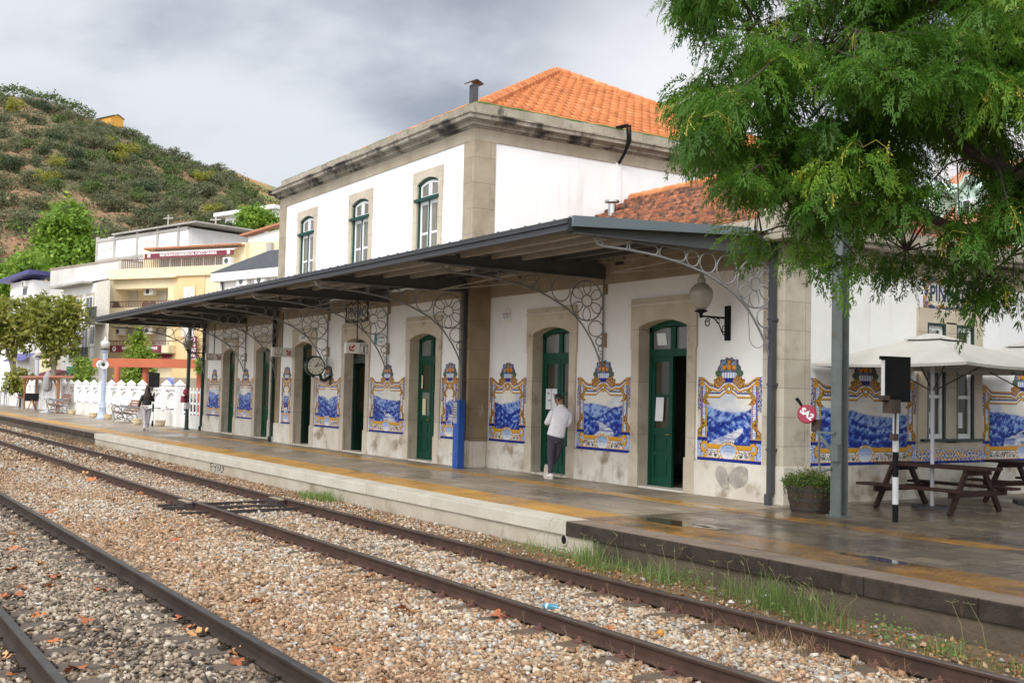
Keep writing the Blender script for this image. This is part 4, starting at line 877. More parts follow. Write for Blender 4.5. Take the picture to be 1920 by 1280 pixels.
mat('paving_wet', (0.245, 0.192, 0.132), (0.165, 0.128, 0.088), 0.9, 0.42, rough2=0.13, bump=0.22, bsc=35, spec=0.4, c3=(0.085, 0.068, 0.050), sc3=0.5, lo3=0.50, hi3=0.66, brick=dict(w=0.62, h=0.42, m=0.018, dark=0.30, var=0.60, floor=1, bump=0.6, rs=0.7))
mat('yellow_paving_wet', (0.40, 0.19, 0.03), (0.25, 0.13, 0.034), 1.4, 0.42, rough2=0.14, bump=0.2, bsc=35, spec=0.4, c3=(0.095, 0.070, 0.042), sc3=0.8, lo3=0.46, hi3=0.62, brick=dict(w=0.40, h=0.40, m=0.007, dark=0.5, var=0.7, off=0.0, floor=1, bump=0.5, rs=0.7))
for x0, x1, sfx in ((-230, -12.72, ''), (-12.72, 30, '_wet')):
    mb = MB(); mb.box(x0, x1, KY + 0.432, 60, -0.5, -0.002); tag(mb.build('platform', 'paving' + sfx), kind='structure')
    mb = MB(); mb.box(x0, min(x1, 12), 9.50, 10.32, -0.05, 0.003); tag(mb.build('platform_edge_band', 'yellow_paving' + sfx), kind='structure')
    mb = MB(); mb.box(max(x0, -46), min(x1, 12), 12.24, 12.66, -0.05, 0.003); tag(mb.build('platform_guide_band', 'yellow_paving' + sfx), kind='structure')
mat('puddle', (0.075, 0.055, 0.032), None, rough=0.05, spec=0.4)
mb = MB(); rr = random.Random(4)
for cx_, cy_, rx, ry in ((-11.75, 10.35, 0.75, 0.22), (-11.2, 10.55, 0.35, 0.12), (-8.1, 10.2, 0.55, 0.12), (-13.2, 12.4, 0.5, 0.12)):
    n = 26; mb.add([(cx_, cy_, 0.0055)] + [(cx_ + rx * (1 + 0.18 * math.sin(3 * t + cx_) + 0.1 * math.sin(7 * t)) * math.cos(t), cy_ + ry * (1 + 0.2 * math.sin(4 * t)) * math.sin(t), 0.0055) for t in np.linspace(0, 2 * math.pi, n, endpoint=False)], [(0, i + 1, (i + 1) % n + 1) for i in range(n)])
tag(mb.build('puddle', 'puddle', keep=True), kind='stuff', label='shallow rain puddles lying on the wet platform paving')
mb = MB(); q = on_y(900 + 660 / 4.2675, 940 + 300 / 4.2675, KY)   # drain pipe mouth in the platform wall
for i, p in enumerate(MB().lathe([(0.075, -0.02), (0.075, 0.02)], 0, 0, 14).v): pass
D_ = MB(Matrix.Translation((q[0], KY + 0.03, -0.27)) @ Matrix.Rotation(math.pi / 2, 4, 'X')); D_.tube([(0.075 * math.cos(t), 0.075 * math.sin(t), 0) for t in np.linspace(0, 2 * math.pi, 16, endpoint=False)], 0.016, 6, closed=True)
dp = tag(D_.build('drain_mouth', 'platform_wall'), 'round drain pipe mouth in the platform wall under the coping joint', 'drain')
D_ = MB(Matrix.Translation((q[0], KY + 0.028, -0.27)) @ Matrix.Rotation(math.pi / 2, 4, 'X')); D_.lathe([(0.07, 0), (0.07, 0.004)], 0, 0, 14); D_.build('opening', 'black', dp)
# spray-painted scrawl on the platform wall
mb = MB()
def stroke(pts, r=0.012): mb.tube([(-28.49 + 1.14 * u, KY + 0.035, -0.42 + 0.20 * v) for u, v in pts], r, 5)
for s in ([(0.03, 1.0), (0.06, 0.5), (0.10, 0.0)], [(0.0, 0.98), (0.2, 1.05)], [(0.05, 0.55), (0.18, 0.62)], [(0.26, 0.85), (0.30, 0.55), (0.40, 0.7), (0.44, 0.95)], [(0.42, 0.8), (0.40, 0.2), (0.30, -0.05)], [(0.52, 0.0), (0.56, 0.95), (0.66, 0.25), (0.74, 1.0), (0.80, 0.1)], [(0.82, 0.9), (0.95, 0.6), (0.90, 0.2), (0.78, 0.1)], [(0.97, 1.0), (0.96, 0.4)], [(0.98, 0.1), (0.985, 0.05)]): stroke(s)
tag(mb.build('graffiti', 'ink'), 'black sprayed scrawl on the pale platform wall', 'graffiti')

# rails, plates and sleepers
mat('rail_rust', (0.072, 0.040, 0.028), (0.046, 0.027, 0.021), 3, 0.6, spec=0.25, bump=0.15, bsc=40, c3=(0.035, 0.026, 0.024), sc3=2.0, lo3=0.5, hi3=0.8)
mat('rail_head', (0.135, 0.105, 0.09), (0.10, 0.075, 0.062), 4, 0.36, metal=0.55)
mat('rail_dark', (0.052, 0.036, 0.027), (0.030, 0.023, 0.019), 3, 0.6, spec=0.2, bump=0.15, bsc=40)
mat('rail_head_dark', (0.075, 0.068, 0.064), (0.048, 0.043, 0.040), 4, 0.38, metal=0.5)
mat('sleeper_wood', (0.120, 0.092, 0.070), (0.070, 0.055, 0.044), 5, 0.85, bump=0.6, bsc=30, st=(1, 0.15, 1))
mat('sleeper_earth', (0.115, 0.082, 0.055), (0.085, 0.06, 0.04), 6, 0.95, bump=0.5, bsc=30)
mat('clip_red', (0.15, 0.062, 0.048), (0.10, 0.045, 0.036), 5, 0.8)
TOP = -0.300
def rail(y, kind, label):
    pf = [(-0.07, -0.150), (0.07, -0.150), (0.07, -0.138), (0.012, -0.118), (0.010, -0.045), (0.034, -0.034), (0.036, -0.012), (-0.036, -0.012), (-0.034, -0.034), (-0.010, -0.045), (-0.012, -0.118), (-0.07, -0.138)]
    mb = MB()
    mb.prism([(y + a, TOP + b) for a, b in pf], -230, 8, 'x')
    r = tag(mb.build('rail', 'rail_rust' if kind == 'bright' else 'rail_dark'), label, 'rail', 'railway rails')
    h = MB(); h.prism([(y - 0.036, TOP - 0.012), (y + 0.036, TOP - 0.012), (y + 0.034, TOP - 0.003), (y + 0.024, TOP), (y - 0.024, TOP), (y - 0.034, TOP - 0.003)], -230, 8, 'x')
    h.build('rail_head', 'rail_head' if kind == 'bright' else 'rail_head_dark', r)
    return r
rails = [rail(*RAILS[0], 'rusty brown rail nearest the platform wall'), rail(*RAILS[1], 'rusty brown rail second from the platform, across pale gravel'), rail(*RAILS[2], 'dark steel rail between the tan gravel and the blackened gravel'), rail(*RAILS[3], 'dark steel rail in the bottom left corner of the picture')]
def sleeper(x, y0, y1, z, m, label, grp, red):
    mb = MB(); rr = random.Random(int(x * 100 + y0)); j = lambda: rr.uniform(-0.012, 0.012)
    mb.add([(x - 0.12 + j(), y0 + j(), z), (x + 0.12 + j(), y0 + j(), z), (x + 0.12 + j(), y1, z), (x - 0.12 + j(), y1, z), (x - 0.12, y0, z - 0.12), (x + 0.12, y0, z - 0.12), (x + 0.12, y1, z - 0.12), (x - 0.12, y1, z - 0.12)], [(0, 1, 2, 3), (7, 6, 5, 4), (0, 4, 5, 1), (1, 5, 6, 2), (2, 6, 7, 3), (3, 7, 4, 0)])
    o = tag(mb.build('sleeper', m, bevel=0.02), label, 'sleeper', grp)
    for ry in ((RAILS[0][0], RAILS[1][0]) if red else (RAILS[2][0], RAILS[3][0])):
        for s in (-1, 1):
            c = MB(); yy = ry + s * 0.115
            c.box(x - 0.05, x + 0.05, min(yy, yy + s * 0.05), max(yy, yy + s * 0.05), z, z + 0.016 + 0.006)
            c.beam((x - 0.015, yy - s * 0.05, z + 0.020), (x + 0.015, yy + s * 0.02, z + 0.034), 0.04, 0.014); c.lathe([(0.013, z), (0.013, z + 0.055), (0.006, z + 0.06)], x, yy + s * 0.005, 6)
            c.build('clip', 'clip_red' if red and s < 0 or red and ry > 7 else 'rail_dark', o)
    return o
SL1 = np.arange(-34.0, -3.8, 0.62); SL2 = np.arange(-22.5, -5.4, 0.58)
for x in SL1: sleeper(x, 5.55, 8.25, TOP - 0.152, 'sleeper_earth', 'half-buried brown sleeper under the pair of rusty rails by the platform', 'sleepers of the platform track', True)
for x in SL2: sleeper(x, 1.15, 3.68, TOP - 0.152, 'sleeper_wood', 'dark weathered sleeper under the left pair of rails', 'sleepers of the left track', False)
# point rods crossing the platform track with their boxes
mat('rod_iron', (0.028, 0.022, 0.022), (0.04, 0.03, 0.027), 6, 0.6)
for (x0, y0, x1, y1, lb) in ((-20.36, 5.55, -20.42, 7.75, 'dark iron rod across the track, farthest of the three'), (-19.80, 5.50, -19.70, 7.75, 'wide dark iron bar across the track, middle one of three'), (-18.95, 5.50, -19.02, 7.78, 'dark iron rod across the track, nearest of the three')):
    mb = MB(); wd = 0.16 if 'wide' in lb else 0.06; mb.beam((x0, y0, -0.425), (x1, y1, -0.425), wd, 0.05 if wd > 0.1 else 0.06)
    if wd > 0.1: mb.beam((x0, y0 - 0.02, -0.392), (x0 - 0.0, y0 + 0.75, -0.392), 0.10, 0.02)
    tag(mb.build('point_rod', 'rod_iron'), lb, 'point rod', 'rods across the platform track')
for ry, lb in ((6.055, 'small iron box with wooden lid against the second rail'), (7.765, 'small iron box with wooden lid against the rail by the platform')):
    x = -20.05 if ry < 7 else -19.95; B = MB(); B.box(x - 0.28, x + 0.28, ry - 0.20, ry - 0.045, -0.45, -0.335)
    for k in range(4): B.lathe([(0.022, -0.335 - 0.02), (0.022, -0.318)], x - 0.2 + 0.13 * k, ry - 0.17, 6)
    o = tag(B.build('rail_box', 'rod_iron'), lb, 'rail box'); B = MB(); B.box(x - 0.30, x + 0.22, ry - 0.15, ry - 0.042, -0.334, -0.31); mat('lid_wood', (0.30, 0.24, 0.17), None); B.build('lid', 'lid_wood', o)

# ---------------------------------------------------------------- loose stone: angular pebbles, each with its own tone
def pebbles(name, n, xr, yr, size, seed, tone, label, keep=None, sides=11, lift=0.35, dens=None):
    rs = np.random.default_rng(seed)
    x = rs.uniform(*xr, n); y = rs.uniform(*yr, n)
    # only where this camera or a step to the side can see
    v = ROT[:, 2] * -1; dpt = x * v[0] + y * v[1]; lat = x * ROT[0, 0] + y * ROT[1, 0]
    ok = (dpt > 6.5) & (np.abs(lat) < dpt * 0.55 + 1.0)
    if keep is not None: ok &= keep(x, y)
    if dens is not None: ok &= rs.random(n) < dens(dpt)
    for r, _ in RAILS: ok &= (np.abs(y - r) > 0.085)
    x, y = x[ok], y[ok]; n = len(x)
    T = []
    for k in range(16): # a set of rough convex stones
        p = rs.normal(size=(sides, 3)); p /= np.linalg.norm(p, axis=1)[:, None]; p *= rs.uniform(0.70, 1.15, (sides, 1)); p *= np.array([1.0, rs.uniform(0.6, 0.9), rs.uniform(0.5, 0.75)])
        import bmesh
        b = bmesh.new(); [b.verts.new(q) for q in p]; bmesh.ops.convex_hull(b, input=b.verts); b.verts.ensure_lookup_table()
        for q in [q for q in b.verts if not q.link_faces]: b.verts.remove(q)
        bmesh.ops.triangulate(b, faces=b.faces); b.verts.index_update()
        T.append((np.array([q.co for q in b.verts]), np.array([[q.index for q in f_.verts] for f_ in b.faces]))); b.free()
    kind = rs.integers(0, 16, n); sc = size * np.clip(rs.lognormal(0, 0.32, n), 0.45, 2.1) * 0.5
    V = []; F = []; R = []; off = 0
    for k in range(16):
        idx = np.where(kind == k)[0]; tv, tf = T[k]; m = len(idx)
        if not m: continue
        q = rs.normal(size=(m, 4)); q /= np.linalg.norm(q, axis=1)[:, None]; w_, a, b_, c_ = q.T
        az = rs.uniform(0, 2 * math.pi, m); tx = rs.normal(0, 0.45, m)
        Rz = np.zeros((m, 3, 3)); Rz[:, 0, 0] = np.cos(az); Rz[:, 0, 1] = -np.sin(az); Rz[:, 1, 0] = np.sin(az); Rz[:, 1, 1] = np.cos(az); Rz[:, 2, 2] = 1
        Rx = np.zeros((m, 3, 3)); Rx[:, 0, 0] = 1; Rx[:, 1, 1] = np.cos(tx); Rx[:, 1, 2] = -np.sin(tx); Rx[:, 2, 1] = np.sin(tx); Rx[:, 2, 2] = np.cos(tx)
        P = np.einsum('mij,mjk,nk->mni', Rz, Rx, tv) * sc[idx][:, None, None]
        P += np.stack([x[idx], y[idx], bed_z(x[idx], y[idx]) + sc[idx] * rs.uniform(0.0, lift * 2, m)], -1)[:, None, :]
        V.append(P.reshape(-1, 3)); F.append((tf[None] + (np.arange(m) * len(tv))[:, None, None]).reshape(-1, 3) + off); off += m * len(tv)
        R.append(np.repeat(idx, len(tv)))
    V = np.concatenate(V); F = np.concatenate(F); R = np.concatenate(R)
    col = tone(x, y, rs)
    near = sum(np.exp(-((y - r) / 0.20) ** 2) for r, _ in RAILS)[:, None] * rs.uniform(0.2, 1.0, (n, 1))   # rust and brake dust by the rails
    col = col * (1 - np.clip(near, 0, 1) * np.array([[0.38, 0.50, 0.58]]))
    return tag(np_mesh(name, V, F, 'stone_paint', col=col[R]), label, kind='stuff')
mat('stone_paint', (1, 1, 1), (0.78, 0.78, 0.78), 60, 0.9, attr='paint')
def tone_tan(x, y, rs):
    n = len(x); base = np.array([(0.46, 0.29, 0.17), (0.36, 0.215, 0.12), (0.51, 0.37, 0.235), (0.55, 0.455, 0.34), (0.43, 0.43, 0.42), (0.24, 0.145, 0.09), (0.58, 0.53, 0.46)])
    pale = np.clip((fbm(x * 0.35 + 4, y * 0.8, 21, 3) - 0.42) * 4, 0, 1)
    inner = ((y > 6.1) & (y < 8.4)).astype(float)
    pale = np.clip(pale * 0.7 + inner * 0.55 + np.exp(-((x + 25.4) / 1.2) ** 2 - ((y - 5.0) / 0.35) ** 2) * 2 + np.exp(-((x + 21.2) / 1.0) ** 2 - ((y - 4.6) / 0.3) ** 2) * 2, 0, 1)
    p1 = np.array([.30, .25, .20, .06, .03, .14, .02]); p2 = np.array([.12, .06, .20, .28, .08, .06, .20])
    u = rs.random(n); P = (p1[None] * (1 - pale[:, None]) + p2[None] * pale[:, None]).cumsum(1); k = (u[:, None] > P).sum(1).clip(0, 6)
    return base[k] * rs.uniform(0.55, 1.12, (n, 1))
def tone_dark(x, y, rs):
    n = len(x); base = np.array([(0.34, 0.265, 0.19), (0.235, 0.18, 0.13), (0.14, 0.112, 0.088), (0.44, 0.37, 0.285), (0.058, 0.048, 0.042), (0.52, 0.46, 0.38)])
    oil = np.clip((fbm(x * 0.5, y * 1.3, 31, 3) - 0.40) * 4, 0, 1); p1 = np.array([.32, .22, .1, .22, .04, .10]); p2 = np.array([.16, .27, .27, .08, .19, .03])
    u = rs.random(n); P = (p1[None] * (1 - oil[:, None]) + p2[None] * oil[:, None]).cumsum(1); k = (u[:, None] > P).sum(1).clip(0, 5)
    return base[k] * rs.uniform(0.75, 1.2, (n, 1))
cover = lambda x, y: ~((y > 5.5) & (y < 8.3) & (np.abs((x + 34.0 + 0.31) % 0.62 - 0.31) < 0.10) & ((np.abs(y - 7.54) < 0.17) | (np.abs(y - 5.80) < 0.2)))
pebbles('tan_gravel', 330000, (-34, 0), (3.42, 8.95), 0.053, 1, tone_tan, 'tan and whitish crushed stone between and beside the rusty rails', keep=lambda x, y: cover(x, y) & ((y < 7.97) | (np.random.default_rng(5).random(len(x)) < np.where(x > -14, 0.05, 0.5))), dens=lambda d: np.clip(14 / d, 0.30, 1) ** 1.6)
pebbles('dark_gravel', 150000, (-30, 0), (-2.0, 3.36), 0.052, 2, tone_dark, 'grey oil-blackened crushed stone of the left track', keep=lambda x, y: ~((np.abs((x + 22.5 + 0.29) % 0.58 - 0.29) < 0.11) & (((y > 2.78) & (y < 3.12)) | ((y > 1.2) & (y < 1.5)) | ((y > 1.7) & (y < 1.98)))), dens=lambda d: np.clip(14 / d, 0.35, 1) ** 1.5)
pebbles('far_gravel', 60000, (-90, -30), (-2.0, 8.9), 0.10, 3, tone_tan, 'pale crushed stone of the far stretch of track', sides=8)
# ---------------------------------------------------------------- signs, clock, lamps, posts on the platform
def hanging_sign(x, pa, pb, pc, label, group):
    """lit box sign hung across the platform; pa top near corner, pb bottom far corner (pixels) on the plane at x"""
    p, q = on_x(*pa, x), on_x(*pb, x); y0, y1 = p[1], q[1]; z1, z0 = p[2], q[2]
    t = thing('platform_sign', label, 'sign', (x, (y0 + y1) / 2, z0), 0, group)
    b = MB(); b.box(x - 0.09, x, y0, y1, z0, z1); b.build('box', 'sign_white', t, bevel=0.008)
    r = MB(); r.tube([(x - 0.045, (y0 + y1) / 2, z1), (x - 0.045, (y0 + y1) / 2, 4.2)], 0.02, 6); r.build('hanger', 'iron_dark', t)
    return t, y0, y1, z0, z1
def arrow(t, x, yc, zc, s, ang):
    M = Matrix.Translation((x + 0.001, yc, zc)) @ Matrix.Rotation(ang, 4, 'X'); b = MB(M)
    b.add([(0.003, a * s, c * s) for a, c in ((-0.11, -0.5), (0.11, -0.5), (0.11, 0.12), (-0.11, 0.12))], [(0, 1, 2, 3)])
    b.add([(0.003, a * s, c * s) for a, c in ((-0.42, -0.06), (-0.42, 0.18), (0, 0.55), (0.42, 0.18), (0.42, -0.06), (0, 0.30))], [(0, 1, 2, 5), (2, 3, 4, 5)]); b.build('arrow', 'sign_red', t)
def box_outline(t, x, y0, y1, z0, z1):
    b = MB(); w_ = 0.012
    for a in ((y0, y1, z0, z0 + w_), (y0, y1, z1 - w_, z1), (y0, y0 + w_, z0 + w_, z1 - w_), (y1 - w_, y1, z0 + w_, z1 - w_)): b.box(x + 0.001, x + 0.003, *a)
    b.build('border', 'ink', t)
t, y0, y1, z0, z1 = hanging_sign(-26.4, (648.5, 641), (692, 663.5), 0, 'white hanging sign with red arrow and the figure 1', 'box signs hanging under the canopy')
w_ = y1 - y0; h_ = z1 - z0; arrow(t, -26.4, y0 + 0.27 * w_, (z0 + z1) / 2, 0.21, math.radians(135))
box_outline(t, -26.4, y0 + 0.60 * w_, y0 + 0.95 * w_, z0 + 0.08 * h_, z1 - 0.10 * h_); text('Linha', 0.10, 'ink', (-26.398, y0 + 0.775 * w_, z1 - 0.25 * h_), SIDE, t, ext=0.001); text('1', 0.20, 'ink', (-26.398, y0 + 0.775 * w_, z0 + 0.36 * h_), SIDE, t, ext=0.001, bold=0.010)
t, y0, y1, z0, z1 = hanging_sign(-33.3, (510.5, 650.5), (549, 669.5), 0, 'grey hanging sign with exit symbol and red arrow, beside the thin drainpipe', 'box signs hanging under the canopy')
w_ = y1 - y0; h_ = z1 - z0; arrow(t, -33.3, y0 + 0.77 * w_, (z0 + z1) / 2, 0.21, math.radians(-135)); box_outline(t, -33.3, y0 + 0.13 * w_, y0 + 0.48 * w_, z0 + 0.08 * h_, z1 - 0.10 * h_)
box_outline(t, -33.3, y0 + 0.25 * w_, y0 + 0.36 * w_, z0 + 0.48 * h_, z0 + 0.74 * h_); text('Saída', 0.10, 'ink', (-33.298, y0 + 0.305 * w_, z0 + 0.28 * h_), SIDE, t, ext=0.001)
t, y0, y1, z0, z1 = hanging_sign(-41.6, (386, 661.5), (417.5, 676), 0, 'grey hanging sign with three short lines and red arrow, farthest along the platform', 'box signs hanging under the canopy')
w_ = y1 - y0; h_ = z1 - z0; arrow(t, -41.6, y0 + 0.74 * w_, (z0 + z1) / 2, 0.22, math.radians(-135)); box_outline(t, -41.6, y0 + 0.08 * w_, y0 + 0.44 * w_, z0 + 0.08 * h_, z1 - 0.10 * h_)
for k, s in enumerate(('Sala', 'de', 'Espera')): text(s, 0.085, 'ink', (-41.598, y0 + 0.26 * w_, z1 - (0.25 + 0.24 * k) * h_), SIDE, t, ext=0.001)
# station clock
CKX, CKY, CKZ, CR = -30.52, 12.76, 2.47, 0.255
ck = thing('station_clock', 'round green station clock with pale face and black hands on a wall arm', 'clock', (CKX, CKY, CKZ - 0.4))
def disc_x(mb, x0, x1, cy, cz, r, n=28, r2=None):
    a = [(x0, cy + r * math.cos(t), cz + r * math.sin(t)) for t in np.linspace(0, 2 * math.pi, n, endpoint=False)]; b = [(x1, cy + (r2 or r) * math.cos(t), cz + (r2 or r) * math.sin(t)) for t in np.linspace(0, 2 * math.pi, n, endpoint=False)]
    mb.add(a + b, [tuple(range(n - 1, -1, -1)), tuple(range(n, 2 * n))] + [(i, (i + 1) % n, n + (i + 1) % n, n + i) for i in range(n)])
b = MB(); disc_x(b, CKX - 0.10, CKX + 0.10, CKY, CKZ, CR + 0.045); disc_x(b, CKX + 0.10, CKX + 0.125, CKY, CKZ, CR + 0.05, r2=CR + 0.03); disc_x(b, CKX - 0.125, CKX - 0.10, CKY, CKZ, CR + 0.03, r2=CR + 0.05); b.build('case', 'green_dark', ck)
mat('clock_face', (0.66, 0.66, 0.57), None, rough=0.4); b = MB(); disc_x(b, CKX + 0.10, CKX + 0.128, CKY, CKZ, CR); fc = b.build('dial', 'clock_face', ck)
b = MB()
for k in range(12):
    q = math.pi / 2 - k * math.pi / 6; p = (CKX + 0.132, CKY + 0.205 * math.cos(q), CKZ + 0.205 * math.sin(q)); b.beam((p[0], p[1] - 0.022 * math.cos(q), p[2] - 0.022 * math.sin(q)), (p[0], p[1] + 0.022 * math.cos(q), p[2] + 0.022 * math.sin(q)), 0.006 if k % 3 else 0.006, 0.022)
b.build('hour_marks', 'ink', fc)
for nm, ln, q, w_ in (('hour_hand', 0.135, math.pi / 2 - math.radians(36), 0.026), ('minute_hand', 0.205, math.pi / 2 - math.radians(77), 0.017)):
    b = MB(); b.beam((CKX + 0.136, CKY - 0.05 * math.cos(q), CKZ - 0.05 * math.sin(q)), (CKX + 0.136, CKY + ln * math.cos(q), CKZ + ln * math.sin(q)), 0.006, w_); b.build(nm, 'ink', fc)
b = MB(); b.tube([(CKX, CKY + 0.18, CKZ - 0.22), (CKX, CKY + 0.24, CKZ - 0.40), (CKX, CKY + 0.36, CKZ - 0.42), (CKX, YM - 0.02, CKZ - 0.30)], [0.045, 0.06, 0.06, 0.045], 8); b.tube([(CKX, CKY - 0.05, CKZ - 0.28), (CKX, CKY - 0.02, CKZ - 0.34)], 0.035, 6); b.box(CKX - 0.06, CKX + 0.06, YM - 0.03, YM - 0.002, CKZ - 0.55, CKZ - 0.05); b.build('arm', 'green_dark', ck)
# wall lamps with acorn globes
mat('frosted', (0.40, 0.38, 0.325), (0.33, 0.31, 0.26), 3, 0.25); mat('globe_clear', (0.60, 0.60, 0.55), (0.52, 0.52, 0.47), 3, 0.2)
ACORN = [(0.055, 0.0), (0.09, 0.02), (0.155, 0.10), (0.195, 0.21), (0.205, 0.30), (0.195, 0.365), (0.165, 0.40), (0.15, 0.405), (0.13, 0.44), (0.075, 0.475), (0.07, 0.50), (0.075, 0.545), (0.045, 0.58), (0.045, 0.60), (0.03, 0.65), (0.008, 0.67)]
def wall_lamp(x, label):
    t = thing('wall_lamp', label, 'lamp', (0, 0, 0), 0, 'bracket lamps on the station front'); gy, gz = -0.66, 3.28
    b = MB(); b.box(-0.065, 0.065, -0.03, -0.002, 2.80, 3.42); b.box(-0.05, 0.05, -0.05, -0.03, 2.82, 3.40); b.build('back_plate', 'black', t)
    b = MB(); b.tube([(0, -0.04, 3.20), (0, gy, 3.20)], 0.018, 6); b.tube([(0, gy, 3.17), (0, gy, 3.27)], [0.025, 0.04], 8)
    b.tube([(0, -0.06, 2.86), (0, -0.14, 2.92), (0, -0.24, 3.10), (0, -0.36, 3.18), (0, -0.46, 3.19)], 0.011, 5)
    b.tube([(0, -0.50 + 0.075 * (1 - q / 14) * math.cos(q) , 3.09 + 0.085 * (1 - q / 14) * math.sin(q)) for q in np.linspace(0.6, 9, 24)], 0.010, 5); b.tube([(0, -0.10 + 0.05 * math.cos(q), 3.0 + 0.06 * math.sin(q)) for q in np.linspace(0, 5.6, 14)], 0.009, 5); b.tube([(0, -0.25 + 0.04 * math.cos(q), 3.14 + 0.045 * math.sin(q)) for q in np.linspace(0, 5.6, 12)], 0.009, 5)
    b.build('arm', 'black', t, smooth=True)
    b = MB(); b.lathe([(0.03, gz - 0.03), (0.11, gz), (0.115, gz + 0.02), (0.06, gz + 0.03)], 0, gy, 16); b.build('gallery', 'black', t)
    b = MB(); b.lathe([(r, gz + 0.025 + z) for r, z in ACORN], 0, gy, 22); b.build('globe', 'frosted', t, smooth=True)
    t.location = (x, YW, 0); return t
WL = wall_lamp(-14.29, 'frosted acorn lamp on a black scrolled arm, right of the half-open green door')
copy_tree(WL, loc=(-44.75, YW - 0.02, -0.02), label='acorn lamp on a black arm at the far end of the station')
# blue ticket validator
mat('blue_paint', (0.012, 0.085, 0.36), (0.012, 0.07, 0.30), 2, 0.35); mat('grey_panel', (0.38, 0.40, 0.43), (0.33, 0.35, 0.38), 5, 0.4)
t = thing('ticket_validator', 'tall blue ticket validator post by the granite pier', 'ticket post', (-22.30, 12.95, 0))
b = MB(); b.prism([(-22.42, 0), (-22.18, 0), (-22.18, 1.60), (-22.42, 1.57)], 12.90, 13.09); b.build('post_body', 'blue_paint', t, bevel=0.015)
b = MB(); b.box(-22.40, -22.24, 12.892, 12.90, 1.05, 1.54); b.build('panel', 'grey_panel', t)
b = MB()
for k in range(5): b.box(-22.385, -22.26, 12.888, 12.892, 1.42 - k * 0.06, 1.435 - k * 0.06)
b.build('print', 'ink', t)
# green-grey steel post with the red counterweight lever
mat('post_paint', (0.135, 0.16, 0.155), (0.105, 0.128, 0.122), 3, 0.5, c3=(0.10, 0.09, 0.07), sc3=3, lo3=0.62, hi3=0.75)
t = thing('steel_post', 'tall grey-green riveted steel post beside the plant barrel', 'post', (-11.44, 13.46, 0))
b = MB(); px_, py_ = -11.44, 13.46; b.box(px_ - 0.10, px_ + 0.10, py_ - 0.085, py_ - 0.07, 0, 5.6); b.box(px_ - 0.10, px_ + 0.10, py_ + 0.07, py_ + 0.085, 0, 5.6); b.box(px_ - 0.008, px_ + 0.008, py_ - 0.07, py_ + 0.07, 0, 5.6); b.build('column', 'post_paint', t)
b = MB()
for k in range(38):
    for s in (-0.075, 0.075): b.box(px_ + s - 0.009, px_ + s + 0.009, py_ - 0.093, py_ - 0.085, 0.1 + k * 0.12, 0.118 + k * 0.12)
b.build('rivets', 'post_paint', t)['kind'] = 'stuff'
b = MB(); b.box(px_ - 0.14, px_ + 0.14, py_ - 0.14, py_ + 0.14, 0, 0.014); b.build('foot_plate', 'post_paint', t)
b = MB(); b.beam((px_ - 0.02, py_ - 0.10, 0.95), (px_ - 0.34, py_ - 0.12, 1.28), 0.03, 0.05); b.tube([(px_ - 0.06, py_ - 0.11, 0.72), (px_ - 0.26, py_ - 0.12, 0.66), (px_ - 0.30, py_ - 0.12, 0.80), (px_ - 0.30, py_ - 0.12, 1.22)], 0.02, 6); b.beam((px_ - 0.34, py_ - 0.12, 1.27), (px_ + 0.0, py_ - 0.11, 1.27), 0.03, 0.035); b.box(px_ - 0.05, px_ + 0.10, py_ - 0.16, py_ - 0.088, 0.84, 1.10); b.build('lever_frame', 'post_paint', t)
sp = on_y(1513, 776, 13.30); mat('lever_red', (0.34, 0.012, 0.05), (0.28, 0.012, 0.045), 4, 0.35)
D = ROT[:, 2] * 1.0; D[2] = 0; D /= np.linalg.norm(D); R_ = np.array([-D[1], D[0], 0])
nrm = D * 0.85 + R_ * -0.35; nrm[2] = 0.1; nrm /= np.linalg.norm(nrm); ux = np.cross(np.array([0, 0, 1.0]), nrm); ux /= np.linalg.norm(ux); uz = np.cross(nrm, ux)
def oriented(c, ux, uy, un):
    M = Matrix.Identity(4)
    for i in range(3): M[i][0] = ux[i]; M[i][1] = uy[i]; M[i][2] = un[i]; M[i][3] = c[i]
    return M
lv = thing('counterweight', 'crimson counterweight disc with white letters and a black handle, on the steel post', 'lever', sp - (0, 0, 0.15))
b = MB(oriented(sp, ux, uz, nrm)); b.lathe([(0.12, -0.10), (0.145, -0.06), (0.15, 0.0), (0.135, 0.012)], 0, 0, 24); b.build('disc', 'lever_red', lv)
b = MB(oriented(sp, ux, uz, nrm)); b.tube([(-0.08, 0.12, -0.02), (-0.13, 0.20, -0.02), (-0.17, 0.25, -0.01)], [0.018, 0.028, 0.030], 8); b.build('handle', 'black', lv)
b = MB(oriented(sp, ux, uz, nrm)); b.box(0.06, 0.20, -0.26, -0.07, -0.22, -0.08); mat('old_wood', (0.075, 0.05, 0.037), (0.05, 0.034, 0.026), 6, 0.8, st=(1, 1, 0.3)); b.build('block', 'old_wood', lv)
rot = math.radians(-38); a1 = ux * math.cos(rot) + uz * math.sin(rot); a2 = -ux * math.sin(rot) + uz * math.cos(rot)
text('SA2', 0.135, 'white_paint', sp + nrm * 0.0135 + a2 * 0.0, (tuple(a1), tuple(a2), tuple(nrm)), lv, ext=0.001, bold=0.006)
